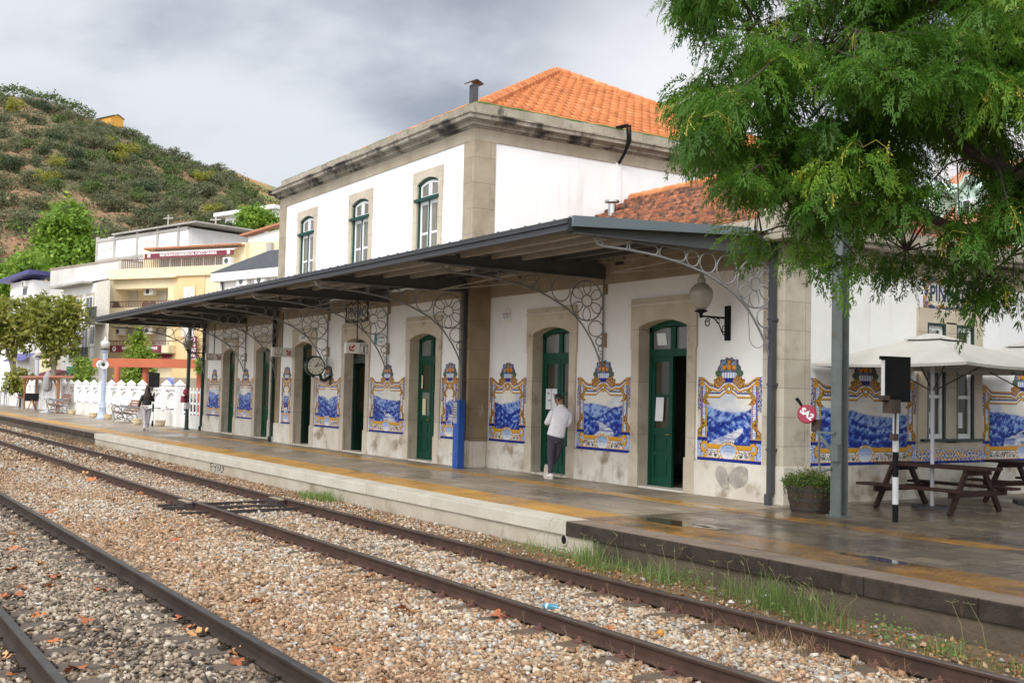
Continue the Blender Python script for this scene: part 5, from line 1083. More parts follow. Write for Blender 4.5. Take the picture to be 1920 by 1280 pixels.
# the two black signal boards on striped posts
mat('stripe_white', (0.66, 0.67, 0.68), (0.60, 0.61, 0.62), 4, 0.5)
def signal_board(label, bands, top):
    t = thing('signal_board', label, 'signal', (0, 0, 0), 0, 'black boards on striped posts')
    b = MB(); b.tube([(0, 0, 0), (0, 0, 1.75)], 0.042, 12); p = b.build('striped_post', 'black', t, smooth=True)
    for z0, z1 in bands: b = MB(); b.tube([(0, 0, z0), (0, 0, z1)], 0.0445, 12); b.build('white_band', 'stripe_white', p)
    b = MB(); b.box(-0.25, 0.25, -0.04, 0.04, 1.77, top); b.box(-0.31, -0.24, -0.02, 0.02, top - 0.05, top); b.build('board', 'black', t)
    b = MB(); b.box(-0.255, -0.250, -0.035, 0.035, 1.80, top - 0.06); b.build('board_edge', 'stripe_white', t)
    b = MB(); b.box(-0.20, -0.02, -0.12, 0.06, 1.60, 1.80); b.box(-0.33, -0.19, -0.08, 0.01, 1.79, 1.86); b.build('bracket', 'old_wood', t); b = MB(); b.box(-0.12, -0.04, -0.10, 0.0, 1.20, 1.30); b.build('clamp', 'old_wood', t)
    b = MB(); b.tube([(-0.06, -0.06, 1.62), (-0.07, -0.06, 1.3)], 0.015, 6); b.build('rod', 'iron_dark', t); return t
s1 = signal_board('black rectangular board on a black and white striped post beside the picnic table', ((0.26, 0.66), (1.03, 1.38), (1.75 - 0.37, 1.75)), 2.44)
s1.location = (-10.53, 13.62, 0); s1.rotation_euler = (0, 0, math.radians(82))
s2 = copy_tree(s1, loc=(-49.25, 13.05, 0), rz=math.radians(50), label='black rectangular board on a striped post by the far white fence', sc=0.97)
# free canopy post with a small red lever at the far end
t = thing('iron_column', 'thin dark iron column under the far end of the canopy', 'column', (-45.5, 13.45, 0))
b = MB(); b.lathe([(0.13, 0), (0.13, 0.03), (0.085, 0.06), (0.08, 0.35), (0.09, 0.36), (0.075, 0.40), (0.075, 4.30)], -45.5, 13.45, 10); b.build('shaft', 'green_dark', t)
b = MB(); b.box(-45.60, -45.40, 13.36, 13.54, 0.86, 1.12); b.build('white_band', 'stripe_white', t)
l2 = thing('counterweight', 'small dark red lever on the iron column, at the far end', 'lever', (-45.45, 13.35, 1.1))
b = MB(); b.lathe([(0.10, 1.12), (0.12, 1.16), (0.10, 1.40)], -45.50, 13.28, 10); b.lathe([(0.09, 1.44), (0.13, 1.50), (0.11, 1.66), (0.03, 1.70)], -45.22, 13.30, 10); b.build('weight', 'lever_red', l2); b = MB(); b.tube([(-45.50, 13.30, 1.15), (-45.22, 13.30, 1.55), (-45.08, 13.30, 1.90)], 0.018, 6); b.build('handle', 'black', l2)
# barrel planter
mat('barrel_wood', (0.070, 0.042, 0.030), (0.040, 0.026, 0.021), 9, 0.7, bump=0.4, bsc=20, st=(1, 1, 0.08)); mat('barrel_hoop', (0.035, 0.033, 0.034), (0.05, 0.04, 0.035), 6, 0.55); mat('soil', (0.05, 0.035, 0.025), None, rough=1)
t = thing('barrel_planter', 'half barrel planter full of trailing green plants at the station corner', 'planter', (-12.08, 13.53, 0))
b = MB(); b.lathe([(0.29, 0.0), (0.33, 0.15), (0.355, 0.30), (0.365, 0.42), (0.335, 0.42), (0.33, 0.36)], -12.08, 13.53, 30); b.build('barrel', 'barrel_wood', t, smooth=True)
b = MB()
for z, r in ((0.06, 0.312), (0.20, 0.343), (0.36, 0.366)): b.lathe([(r - 0.02, z - 0.024), (r, z - 0.022), (r + 0.006, z + 0.022), (r - 0.015, z + 0.024)], -12.08, 13.53, 30)
b.build('hoops', 'barrel_hoop', t, smooth=True); b = MB(); b.lathe([(0.33, 0.37), (0.2, 0.39)], -12.08, 13.53, 16); b.build('soil', 'soil', t)
BARREL = t
# parasols and picnic tables
mat('canvas', (0.47, 0.455, 0.415), (0.42, 0.405, 0.365), 2, 0.85, bump=0.2, bsc=60, c3=(0.42, 0.39, 0.33), sc3=2.0, lo3=0.62, hi3=0.8); mat('pole_white', (0.55, 0.56, 0.62), (0.48, 0.49, 0.55), 2, 0.4)
def parasol(label):
    t = thing('parasol', label, 'parasol', (0, 0, 0), 0, 'cream parasols over the picnic tables'); R, zr, zt = 1.98, 2.40, 2.90
    n = 4; ns = 8; vs = [(0, 0, zt)]; fs = []; rings = 6; seg = n * ns
    def pt(k, f):
        a = 2 * math.pi * (k / seg); c = k // ns; u = (k % ns) / ns
        p = np.array([math.cos(2 * math.pi * c / n), math.sin(2 * math.pi * c / n)]); q = np.array([math.cos(2 * math.pi * (c + 1) / n), math.sin(2 * math.pi * (c + 1) / n)])
        e = (p * (1 - u) + q * u) * R * f; sag = 0.05 * math.sin(u * math.pi) * f
        return (e[0] * (1 - 0.03 * math.sin(u * math.pi)), e[1] * (1 - 0.03 * math.sin(u * math.pi)), zt - (zt - zr) * f ** 1.12 - sag * 0.6)
    for r in range(1, rings + 1): vs += [pt(k, r / rings) for k in range(seg)]
    fs += [(0, 1 + k, 1 + (k + 1) % seg) for k in range(seg)]
    for r in range(rings - 1): fs += [(1 + r * seg + k, 1 + (r + 1) * seg + k, 1 + (r + 1) * seg + (k + 1) % seg, 1 + r * seg + (k + 1) % seg) for k in range(seg)]
    o0 = len(vs); vs += [(p[0], p[1], p[2] - 0.045) for p in vs[1 + (rings - 1) * seg:1 + rings * seg]]; fs += [(1 + (rings - 1) * seg + k, o0 + k, o0 + (k + 1) % seg, 1 + (rings - 1) * seg + (k + 1) % seg) for k in range(seg)]
    b = MB(); b.add(vs, fs); o = b.build('canopy', 'canvas', t); o.modifiers.new('t', 'SOLIDIFY').thickness = 0.006
    b = MB(); vs = [(0, 0, zt + 0.055)] + [tuple(np.array(pt(k, 0.24)) * (1, 1, 1) + np.array((0, 0, 0.035))) for k in range(seg)]; b.add(vs, [(0, 1 + k, 1 + (k + 1) % seg) for k in range(seg)]); o = b.build('vent', 'canvas', t); o.modifiers.new('t', 'SOLIDIFY').thickness = 0.006
    b = MB(); b.tube([(0, 0, 0.03), (0, 0, zt + 0.02)], 0.033, 12); b.build('pole', 'pole_white', t, smooth=True); b = MB(); b.lathe([(0.05, zt + 0.05), (0.06, zt + 0.08), (0.02, zt + 0.11)], 0, 0, 10); b.build('finial', 'steel', t); b = MB(); b.box(-0.28, 0.28, -0.28, 0.28, 0, 0.05); b.build('base', 'iron_dark', t)
    for k in range(4):
        a = 2 * math.pi * k / 4; b = MB(); b.beam((0.04 * math.cos(a), 0.04 * math.sin(a), zt - 0.05), (R * 0.96 * math.cos(a), R * 0.96 * math.sin(a), zr - 0.0), 0.018, 0.026); b.beam((0.04 * math.cos(a), 0.04 * math.sin(a), 1.98), (R * 0.55 * math.cos(a), R * 0.55 * math.sin(a), zr + 0.17), 0.014, 0.02); b.build('rib', 'old_wood', t)
    return t
va = math.atan2(-ROT[1, 2], -ROT[0, 2])
P1 = parasol('cream square parasol standing over the nearer picnic table'); P1.location = (-11.62, 15.98, 0); P1.rotation_euler = (0, 0, math.radians(140) )
copy_tree(P1, loc=(-11.55, 18.75, 0), rz=math.radians(132), label='cream square parasol farther back, cut by the right edge')
mat('table_wood', (0.050, 0.024, 0.018), (0.028, 0.015, 0.012), 6, 0.6, spec=0.2, bump=0.3, bsc=18, st=(0.15, 1, 1))
def picnic(label):
    t = thing('picnic_table', label, 'picnic table', (0, 0, 0), 0, 'dark wooden picnic tables')
    for k in range(5):
        b = MB(); y = -0.36 + k * 0.145; b.box(-0.95, 0.95, y, y + 0.132, 0.705, 0.745); b.build('top_plank', 'table_wood', t, bevel=0.004)
    for s in (-1, 1):
        for k in (0, 1):
            b = MB(); y = s * 0.72 + k * 0.145 - 0.14; b.box(-0.97, 0.97, y, y + 0.132, 0.375, 0.415); b.build('seat_plank', 'table_wood', t, bevel=0.004)
    for x in (-0.68, 0.68):
        for s in (-1, 1):
            b = MB(); b.beam((x, s * 0.72, 0.0), (x, s * 0.24, 0.70), 0.045, 0.10); b.build('leg', 'table_wood', t)
        b = MB(); b.box(x + 0.03, x + 0.07, -0.82, 0.82, 0.28, 0.375); b.box(x + 0.03, x + 0.07, -0.36, 0.36, 0.62, 0.70); b.build('cross_rail', 'table_wood', t)
    return t
T1 = picnic('dark wooden picnic table with benches, nearest, behind the striped post'); T1.location = (-11.45, 15.88, 0); T1.rotation_euler = (0, 0, math.radians(3))
copy_tree(T1, loc=(-11.30, 18.72, 0), rz=math.radians(-2), label='dark wooden picnic table farther back, at the right edge')

# ---------------------------------------------------------------- far end of the platform: fence, lamps, benches, pots, kiosk
mat('fence_white', (0.82, 0.82, 0.82), (0.74, 0.74, 0.73), 2, 0.75, bump=0.1, bsc=20); mat('fence_wall', (0.72, 0.71, 0.68), (0.60, 0.585, 0.55), 1.0, 0.85, c3=(0.38, 0.35, 0.30), sc3=1.2, lo3=0.54, hi3=0.75, st3=(1, 1, 0.6))
FE = thing('platform_fence', 'white concrete fence with pointed posts along the far platform', 'fence', (-73, 14, 0))
b = MB(); b.box(-112, -48.53, 13.93, 14.2, 0, 0.72); b.build('base_wall', 'fence_wall', FE)
pxs = [-48.67 - 2.135 * k for k in range(30)]
for x in pxs:
    b = MB(); b.box(x - 0.17, x + 0.17, 13.86, 14.2, 0.0 if x > -49 else 0.70, 1.86); b.add([(x - 0.21, 13.82, 1.84), (x + 0.21, 13.82, 1.84), (x + 0.21, 14.24, 1.84), (x - 0.21, 14.24, 1.84), (x, 14.03, 2.08)], [(0, 1, 4), (1, 2, 4), (2, 3, 4), (3, 0, 4), (3, 2, 1, 0)]); b.build('fence_post', 'fence_white', FE)
for x, x2 in zip(pxs[:-1], pxs[1:]):
    b = MB(); a, c = x2 + 0.175, x - 0.175; m = (a + c) / 2
    b.box(a, c, 13.96, 14.1, 0.78, 0.92); b.box(a, c, 13.96, 14.1, 1.62, 1.76); b.box(a, c, 14.04, 14.10, 0.92, 1.62)
    b.tube([(m + (c - a) * 0.40 * math.cos(q), 13.99, 1.18 + 0.32 * math.sin(q)) for q in np.linspace(0, math.pi, 13)], 0.04, 5); b.box(m - (c - a) * 0.42, m - (c - a) * 0.38, 13.96, 14.04, 0.92, 1.18); b.box(m + (c - a) * 0.38, m + (c - a) * 0.42, 13.96, 14.04, 0.92, 1.18)
    b.build('fence_panel', 'fence_white', FE)
    d = MB()
    for s in (a + 0.22, c - 0.22): d.box(s - 0.09, s + 0.09, 13.955, 13.962, 1.54, 1.60); d.box(s - 0.08, s + 0.08, 13.955, 13.962, 0.80, 0.86)
    d.build('opening', 'soil', FE)
GT = thing('platform_gate', 'low white picket gate between the fence end and the station', 'gate', (-46.6, 14.1, 0))
b = MB(); b.box(-48.49, -44.6, 14.02, 14.3, 0, 0.55); b.build('base_wall', 'fence_wall', GT)
b = MB()
for z in (0.62, 1.02, 1.50): b.box(-48.4, -44.7, 14.10, 14.16, z, z + 0.09)
b.build('rails', 'fence_white', GT)
for k in range(8):
    x = -48.25 + k * 0.49; b = MB(); b.box(x - 0.06, x + 0.06, 14.06, 14.10, 0.56, 1.66); b.prism([(x - 0.06, 1.66), (x + 0.06, 1.66), (x, 1.74)], 14.06, 14.10); b.build('picket', 'fence_white', GT)
mat('lamp_blue', (0.36, 0.43, 0.54), (0.31, 0.37, 0.47), 2, 0.45)
def street_lamp(label):
    t = thing('street_lamp', label, 'street lamp', (0, 0, 0), 0, 'pale blue lamps on the far platform')
    b = MB(); b.lathe([(0.36, 0), (0.36, 0.05), (0.26, 0.12), (0.20, 0.30), (0.17, 0.55), (0.19, 0.60), (0.14, 0.68), (0.125, 1.0), (0.115, 2.0), (0.10, 3.45), (0.16, 3.52), (0.18, 3.60), (0.10, 3.66)], 0, 0, 16); b.build('post', 'lamp_blue', t, smooth=True)
    b = MB(); b.lathe([(r * 1.15, 3.66 + z * 1.0) for r, z in ACORN], 0, 0, 18); b.build('globe', 'globe_clear', t, smooth=True); b = MB(); b.lathe([(0.2, 3.64), (0.24, 3.68), (0.1, 3.69)], 0, 0, 14); b.build('gallery', 'iron_dark', t); return t
SLp = street_lamp('pale blue street lamp carrying a round white loudspeaker'); SLp.location = (-60.02, 13.30, 0)
lf = copy_tree(SLp, loc=(-82.6, 13.80, 0), label='pale blue street lamp behind the wooden stall')
ls = thing('loudspeaker', 'white horn loudspeaker on the nearer pale blue lamp post', 'loudspeaker', (-59.8, 13.2, 2.8))
for s in (-1, 1):
    M = oriented(np.array((-60.02, 13.30, 2.85)) + R_ * 0.0 + np.array((0.30 * s * 0.8, -0.35 * s * 0 - 0.1, 0)), (0, 1, 0), (0, 0, 1), (s, 0, 0)); b = MB(M); b.lathe([(0.10, -0.20), (0.12, -0.05), (0.22, 0.10), (0.235, 0.11), (0.20, 0.08), (0.08, -0.02)], 0, 0, 16); h = b.build('horn', 'white_paint', ls, smooth=True)
    b = MB(M); b.lathe([(0.09, 0.0), (0.05, 0.06)], 0, 0, 10); b.build('driver', 'iron_dark', h)
b = MB(); b.box(-60.20, -59.84, 13.02, 13.20, 2.80, 2.90); b.build('clamp', 'iron_dark', ls)
mat('bench_wood', (0.30, 0.115, 0.055), (0.22, 0.085, 0.042), 5, 0.55, st=(0.2, 1, 1)); mat('bench_iron', (0.23, 0.25, 0.26), (0.17, 0.185, 0.19), 6, 0.5)
def bench(label):
    t = thing('platform_bench', label, 'bench', (0, 0, 0), 0, 'slatted benches by the white fence')
    for k in range(5):
        b = MB(); y = -0.46 + k * 0.10; b.box(-0.95, 0.95, y, y + 0.075, 0.43 - 0.015 * k, 0.46 - 0.015 * k); b.build('seat_slat', 'bench_wood', t)
    for k in range(5):
        b = MB(); f = k / 4; y = 0.10 + 0.22 * f; z = 0.50 + 0.40 * f; b.beam((-0.95, y, z), (0.95, y, z), 0.03, 0.075); b.build('back_slat', 'bench_wood', t)
    for x in (-0.85, 0.85):
        b = MB(); P = lambda pts, r=0.022: b.tube([(x, y, z) for y, z in pts], r, 5)
        P([(-0.44, 0.0), (-0.36, 0.10), (-0.40, 0.25), (-0.46, 0.40)]); P([(0.30, 0.0), (0.16, 0.12), (0.12, 0.30), (0.06, 0.40), (0.12, 0.52), (0.36, 0.94)]); P([(-0.46, 0.40), (-0.1, 0.36), (0.08, 0.38)]); P([(-0.36, 0.10), (-0.1, 0.22), (0.16, 0.12)])
        P([(-0.46, 0.42), (-0.52, 0.60), (-0.42, 0.70), (-0.2, 0.66), (0.1, 0.68), (0.22, 0.70)], 0.028); P([(-0.30 + 0.12 * math.cos(q), 0.54 + 0.10 * math.sin(q)) for q in np.linspace(0, 6, 12)]); P([(-0.05 + 0.10 * math.cos(q), 0.54 + 0.09 * math.sin(q)) for q in np.linspace(0, 6, 12)]); P([(-0.15 + 0.13 * math.cos(q), 0.22 + 0.10 * math.sin(q)) for q in np.linspace(0, 6, 12)])
        b.build('iron_end', 'bench_iron', t)
    return t
B1 = bench('slatted wooden bench with ornate grey iron ends, nearer the woman'); p = on_z(232, 790); B1.location = (-54.3, 13.25, 0); B1.scale = (1.15,) * 3
B2 = copy_tree(B1, loc=(-71.3, 13.3, 0), label='slatted wooden bench with ornate grey iron ends, farther, near the folded parasol', sc=1.25)
mat('pot_clay', (0.58, 0.47, 0.30), (0.47, 0.37, 0.225), 3, 0.85, c3=(0.36, 0.31, 0.22), sc3=2)
def pot(label):
    t = thing('stone_pot', label, 'pot', (0, 0, 0), 0, 'empty stone pots along the white fence'); b = MB(); b.lathe([(0.24, 0), (0.31, 0.09), (0.345, 0.27), (0.335, 0.34), (0.375, 0.36), (0.375, 0.44), (0.32, 0.44), (0.31, 0.39)], 0, 0, 20); b.build('bowl', 'pot_clay', t, smooth=True); b = MB(); b.lathe([(0.315, 0.40), (0.2, 0.41)], 0, 0, 14); b.build('soil', 'soil', t); return t
PT = None
for q, lb in (((257, 796), 'round pale stone pot just behind the woman'), ((318, 799), 'round pale stone pot right of the striped post'), ((174.5, 783), 'round pale stone pot left of the near blue lamp'), ((138, 777), 'round pale stone pot between the far bench and the blue lamp'), ((210, 786), 'round pale stone pot half hidden by the nearer bench')):
    p = on_z(*q); p[1] = min(p[1], 13.4)
    if PT is None: PT = pot(lb); PT.location = p; PT.scale = (0.62,) * 3
    else: copy_tree(PT, loc=p, label=lb)
# wooden stall, board, folded parasol, stool
mat('stall_wood', (0.34, 0.155, 0.06), (0.26, 0.115, 0.045), 4, 0.6, st=(1, 1, 0.2)); mat('stall_roof', (0.42, 0.17, 0.11), (0.34, 0.13, 0.085), 3, 0.7)
k0 = on_z(44, 762); 
def place_px(px, y): # place on the platform at that column and distance from the camera's line
    d = ray(px, 740); return np.array([d[0] * y / d[1], y, 0])
ka, kb = place_px(46, 13.0), place_px(108, 13.05)
ST2 = thing('wooden_stall', 'small wooden stall frame with a reddish roof on the far platform', 'stall', (ka + kb) / 2)
for p in (ka, kb, ka + (1.2, 0.55, 0), kb + (-3.0, 0.6, 0)): 
    b = MB(); b.box(p[0] - 0.06, p[0] + 0.06, p[1] - 0.06, p[1] + 0.06, 0, 2.05); b.build('post', 'stall_wood', ST2)
b = MB(); b.box(ka[0] - 0.4, kb[0] + 0.4, 12.75, 13.9, 2.16, 2.30); b.build('roof', 'stall_roof', ST2); b = MB(); b.box(ka[0] - 0.2, kb[0] + 0.2, 12.92, 13.06, 2.03, 2.15); b.build('beam', 'stall_wood', ST2)
for p, s in ((ka, 1), (kb, -1)): b = MB(); b.beam(p + (0, 0, 1.5), p + (s * 1.5, 0, 2.06), 0.08, 0.08); b.build('brace', 'stall_wood', ST2)
cb = place_px(60, 12.7); t = thing('chalkboard', 'black chalkboard with yellow writing leaning on the stall', 'chalkboard', cb); mat('chalk_yellow', (0.62, 0.52, 0.06), None)
M = oriented(cb + (0, 0, 0.72), (0.55, 0.835, 0), (0, 0, 1), (0.835, -0.55, 0)); b = MB(M); b.box(-0.46, 0.46, -0.10, 0.42, 0, 0.03); b.build('slate', 'black', t)
text('Wine', 0.15, 'chalk_yellow', cb + (0.03, 0, 0.93), ((0.55, 0.835, 0), (0, 0, 1), (0.835, -0.55, 0)), t); text('Tapas Bar', 0.11, 'chalk_yellow', cb + (0.03, 0, 0.76), ((0.55, 0.835, 0), (0, 0, 1), (0.835, -0.55, 0)), t)
b = MB(); b.beam(cb + (-0.25, -0.2, 0), cb + (-0.05, 0, 0.7), 0.05, 0.05); b.beam(cb + (0.25, 0.2, 0), cb + (0.05, 0, 0.7), 0.05, 0.05); b.beam(cb + (-0.5, 0.4, 0), cb + (0, 0.05, 0.7), 0.05, 0.05); b.build('stand', 'stall_wood', t)
fb = place_px(88, 12.75); t = thing('folded_parasol', 'closed grey parasol in front of the wooden stall', 'parasol', fb); mat('grey_cloth', (0.30, 0.31, 0.31), (0.24, 0.25, 0.25), 3, 0.85, st=(1, 1, 0.2))
b = MB(); b.lathe([(0.03, 2.62), (0.10, 2.52), (0.26, 2.2), (0.30, 1.7), (0.26, 1.45), (0.20, 1.35), (0.05, 1.3)], fb[0], fb[1], 9); b.build('cloth', 'grey_cloth', t); b = MB(); b.tube([fb, fb + (0, 0, 2.6)], 0.03, 8); b.build('pole', 'pole_white', t); b = MB(); b.lathe([(0.38, 0), (0.38, 0.06), (0.08, 0.12)], fb[0], fb[1], 12); b.build('foot', 'pole_white', t)
sb = place_px(38, 12.6); t = thing('bar_stool', 'tall wooden stool left of the stall', 'stool', sb)
b = MB(); b.lathe([(0.24, 0.80), (0.24, 0.85)], sb[0], sb[1], 14); b.build('seat', 'stall_wood', t)
for a in range(4): b = MB(); c_, s_ = math.cos(a * math.pi / 2 + 0.5), math.sin(a * math.pi / 2 + 0.5); b.beam(sb + (0.3 * c_, 0.3 * s_, 0), sb + (0.15 * c_, 0.15 * s_, 0.8), 0.04, 0.04); b.build('leg', 'grey_panel', t)
gb = place_px(5, 12.6); t = thing('metal_frame', 'grey metal high table at the left edge of the platform', 'table', gb)
for dx, dy in ((-0.5, -0.2), (0.5, -0.2), (-0.5, 0.2), (0.5, 0.2)): b = MB(); b.box(gb[0] + dx - 0.03, gb[0] + dx + 0.03, gb[1] + dy - 0.03, gb[1] + dy + 0.03, 0, 1.05); b.build('leg', 'grey_panel', t)
b = MB(); b.box(gb[0] - 0.6, gb[0] + 0.6, gb[1] - 0.3, gb[1] + 0.3, 1.05, 1.10); b.build('top', 'grey_panel', t)

# ---------------------------------------------------------------- people
mat('skin', (0.36, 0.185, 0.115), (0.32, 0.16, 0.10), 12, 0.55); mat('hair_black', (0.012, 0.010, 0.009), (0.022, 0.018, 0.015), 30, 0.5, st=(1, 1, 0.2)); mat('hair_brown', (0.045, 0.017, 0.014), (0.02, 0.010, 0.010), 25, 0.45, st=(1, 1, 0.15))
mat('shirt', (0.86, 0.85, 0.89), (0.78, 0.77, 0.83), 9, 0.85, bump=0.8, bsc=7, st=(1, 1, 0.5)); mat('trousers', (0.062, 0.056, 0.078), (0.050, 0.045, 0.064), 7, 0.9, bump=0.3, bsc=9); mat('shoe_white', (0.72, 0.71, 0.69), (0.64, 0.63, 0.61), 10, 0.6); mat('shoe_sole', (0.60, 0.56, 0.50), (0.52, 0.48, 0.42), 12, 0.8)
mat('jacket', (0.012, 0.012, 0.013), (0.022, 0.020, 0.020), 6, 0.6, bump=0.3, bsc=10); mat('leggings', (0.46, 0.44, 0.50), (0.36, 0.345, 0.40), 4, 0.85, bump=0.2, bsc=10); mat('phone', (0.02, 0.02, 0.025), None, rough=0.2)
def skin_mesh(name, pts, edges, m, parent, M, sub=2, root=0):
    """a continuous body surface grown along a skeleton: pts = (r, f, z, radius or (rx, ry))"""
    me = bpy.data.meshes.new('t'); me.from_pydata([tuple(M @ Vector(p[:3])) for p in pts], edges, []); o = bpy.data.objects.new('t', me); C.objects.link(o)
    md = o.modifiers.new('s', 'SKIN'); md.use_smooth_shade = True; md.branch_smoothing = 0.6
    for i, p in enumerate(pts):
        r = p[3] if isinstance(p[3], tuple) else (p[3], p[3]); me.skin_vertices[0].data[i].radius = r; me.skin_vertices[0].data[i].use_root = (i == root)
    s = o.modifiers.new('u', 'SUBSURF'); s.levels = sub; s.render_levels = sub
    bpy.context.view_layer.update(); res = bpy.data.meshes.new_from_object(o.evaluated_get(bpy.context.evaluated_depsgraph_get())); bpy.data.objects.remove(o); bpy.data.meshes.remove(me)
    return finish(res, name, m, parent, smooth=True)
def loft(name, rings, m, parent, M, n=20, caps=True):
    """rings: (r, f, z, half width, half depth, tilt of the ring about the depth axis)"""
    b = MB(M); vs = []
    for (r, f, z, a, d, tl) in rings:
        for k in range(n):
            q = 2 * math.pi * k / n; x = a * math.cos(q); vs.append((r + x * math.cos(tl), f + d * math.sin(q) * (1 + 0.12 * math.cos(2 * q)), z + x * math.sin(tl)))
    fs = [(i * n + k, i * n + (k + 1) % n, (i + 1) * n + (k + 1) % n, (i + 1) * n + k) for i in range(len(rings) - 1) for k in range(n)]
    if caps: fs += [tuple(range(n - 1, -1, -1)), tuple((len(rings) - 1) * n + k for k in range(n))]
    b.add(vs, fs); o = b.build(name, m, parent, smooth=True); s = o.modifiers.new('u', 'SUBSURF'); s.levels = 1; s.render_levels = 1; return o
def head_mesh(M, c, yaw, pitch, roll=0.0, s=1.0, female=False):
    """sphere pushed into a head: nose, brow, chin, ears; faces +f before turning"""
    H = Matrix.Translation(c) @ Matrix.Rotation(yaw, 4, 'Z') @ Matrix.Rotation(roll, 4, 'Y') @ Matrix.Rotation(pitch, 4, 'X'); b = MB(M @ H); n, m_ = 28, 20; vs = []
    for i in range(m_ + 1):
        t = math.pi * i / m_
        for k in range(n):
            p = 2 * math.pi * k / n; x, y, z = math.sin(t) * math.cos(p), math.sin(t) * math.sin(p), math.cos(t)
            X, Y, Z = 0.076 * x, 0.097 * y, 0.118 * z
            if z < 0: X *= 1 + 0.28 * z; Y *= 1 + (0.10 * z if y > 0 else 0.35 * z)       # jaw narrower
            if y > 0.3:
                g = lambda a, sa, c_, sc_: math.exp(-((x - a) / sa) ** 2 - ((z - c_) / sc_) ** 2)
                Y += 0.026 * g(0, 0.17, -0.22, 0.16) + 0.010 * g(0, 0.12, 0.0, 0.2) - 0.010 * (g(0.36, 0.2, 0.02, 0.12) + g(-0.36, 0.2, 0.02, 0.12)) + 0.008 * g(0, 0.6, 0.2, 0.1) + 0.009 * g(0, 0.3, -0.52, 0.09) + 0.014 * g(0, 0.35, -0.86, 0.16)
            vs.append((X * s, Y * s, Z * s))
    fs = [(i * n + k, (i + 1) * n + k, (i + 1) * n + (k + 1) % n, i * n + (k + 1) % n) for i in range(m_) for k in range(n)]
    b.add(vs, fs)
    for sx in (-1, 1):
        ev = []
        for i in range(9):
            q = 2 * math.pi * i / 9; ev.append((sx * 0.076 * s, (0.018 * math.cos(q) - 0.008) * s, (0.032 * math.sin(q) - 0.012) * s))
        ev2 = [(v[0] + sx * 0.018 * s, v[1] - 0.012 * s, v[2] * 1.05) for v in ev]; b.add(ev + ev2, [tuple(range(9, 18)) if sx > 0 else tuple(range(17, 8, -1))] + [(i, (i + 1) % 9, 9 + (i + 1) % 9, 9 + i) for i in range(9)])
    return b, H
def hand_pts(base, w, d, out, L=0.085, curl=0.5):
    """palm and five fingers as chains; w = across the knuckles, d = finger direction, out = palm normal"""
    base, w, d, out = (np.array(q, float) for q in (base, w, d, out)); pts = [(*base, 0.026), (*(base + d * 0.05), (0.036, 0.018))]; ed = [(0, 1)]
    for k, (o_, l_) in enumerate(((-0.030, 0.9), (-0.010, 1.0), (0.010, 0.95), (0.029, 0.75))):
        p0 = base + d * 0.085 + w * o_; p1 = p0 + (d * math.cos(curl) + out * math.sin(curl)) * L * 0.45 * l_; p2 = p1 + (d * math.cos(curl * 2) + out * math.sin(curl * 2)) * L * 0.4 * l_
        i = len(pts); pts += [(*p0, 0.0095), (*p1, 0.0085), (*p2, 0.0075)]; ed += [(1, i), (i, i + 1), (i + 1, i + 2)]
    p0 = base + d * 0.035 - w * 0.038 + out * 0.01; p1 = p0 + d * 0.03 - w * 0.015 + out * 0.02; i = len(pts); pts += [(*p0, 0.011), (*p1, 0.009)]; ed += [(0, i), (i, i + 1)]
    return pts, ed
def eyes(M, H, parent, s=1.0):
    for sx in (-1, 1):
        b = MB(M @ H); b.lathe([(0.001, -0.010), (0.010, -0.004), (0.010, 0.004), (0.001, 0.010)], sx * 0.030 * s, 0.083 * s, 8); b.build('eye', 'ink', parent, smooth=True)
# man in the white shirt, leaning on the door jamb: r to the right, f away from the camera
f_ = np.array([-18.85, 13.23]); f_ = f_ / np.linalg.norm(f_); MM = Matrix(((f_[1], f_[0], 0, 0), (-f_[0], f_[1], 0, 0), (0, 0, 1, 0), (0, 0, 0, 1)))
pm = on_z(1032, 897.5); MM = Matrix.Translation((pm[0], pm[1], 0)) @ MM
man = thing('person', 'man in white shirt and dark trousers leaning on the door jamb, looking down', 'person', (pm[0], pm[1], 0))
loft('shirt', [(0.085, 0.0, 0.865, 0.190, 0.128, -0.26), (0.095, 0.0, 0.93, 0.192, 0.130, -0.20), (0.115, -0.005, 1.02, 0.183, 0.126, -0.06), (0.145, -0.012, 1.14, 0.182, 0.128, 0.02), (0.185, -0.018, 1.28, 0.200, 0.134, 0.0), (0.205, -0.012, 1.38, 0.205, 0.128, -0.06), (0.208, 0.0, 1.455, 0.180, 0.105, -0.10), (0.202, 0.012, 1.51, 0.105, 0.080, -0.10), (0.198, 0.028, 1.545, 0.064, 0.064, -0.08), (0.192, 0.035, 1.575, 0.058, 0.060, -0.08)], 'shirt', man, MM)
skin_mesh('sleeve', [(0.06, 0.0, 1.435, 0.088), (0.0, -0.01, 1.36, 0.082), (-0.055, -0.03, 1.25, 0.072), (-0.085, -0.01, 1.195, 0.066), (-0.10, 0.07, 1.175, 0.060), (-0.105, 0.13, 1.165, 0.050)], [(0, 1), (1, 2), (2, 3), (3, 4), (4, 5)], 'shirt', man, MM)
skin_mesh('sleeve', [(0.345, 0.0, 1.42, 0.088), (0.375, 0.0, 1.33, 0.080), (0.375, 0.01, 1.22, 0.072), (0.345, 0.03, 1.14, 0.066), (0.29, 0.12, 1.14, 0.056), (0.25, 0.18, 1.15, 0.048)], [(0, 1), (1, 2), (2, 3), (3, 4), (4, 5)], 'shirt', man, MM)
hb, HH = head_mesh(MM, (0.150, 0.085, 1.665), math.radians(52), math.radians(-32), math.radians(-4))
bd = hb.build('head', 'skin', man, smooth=True); eyes(MM, HH, bd)
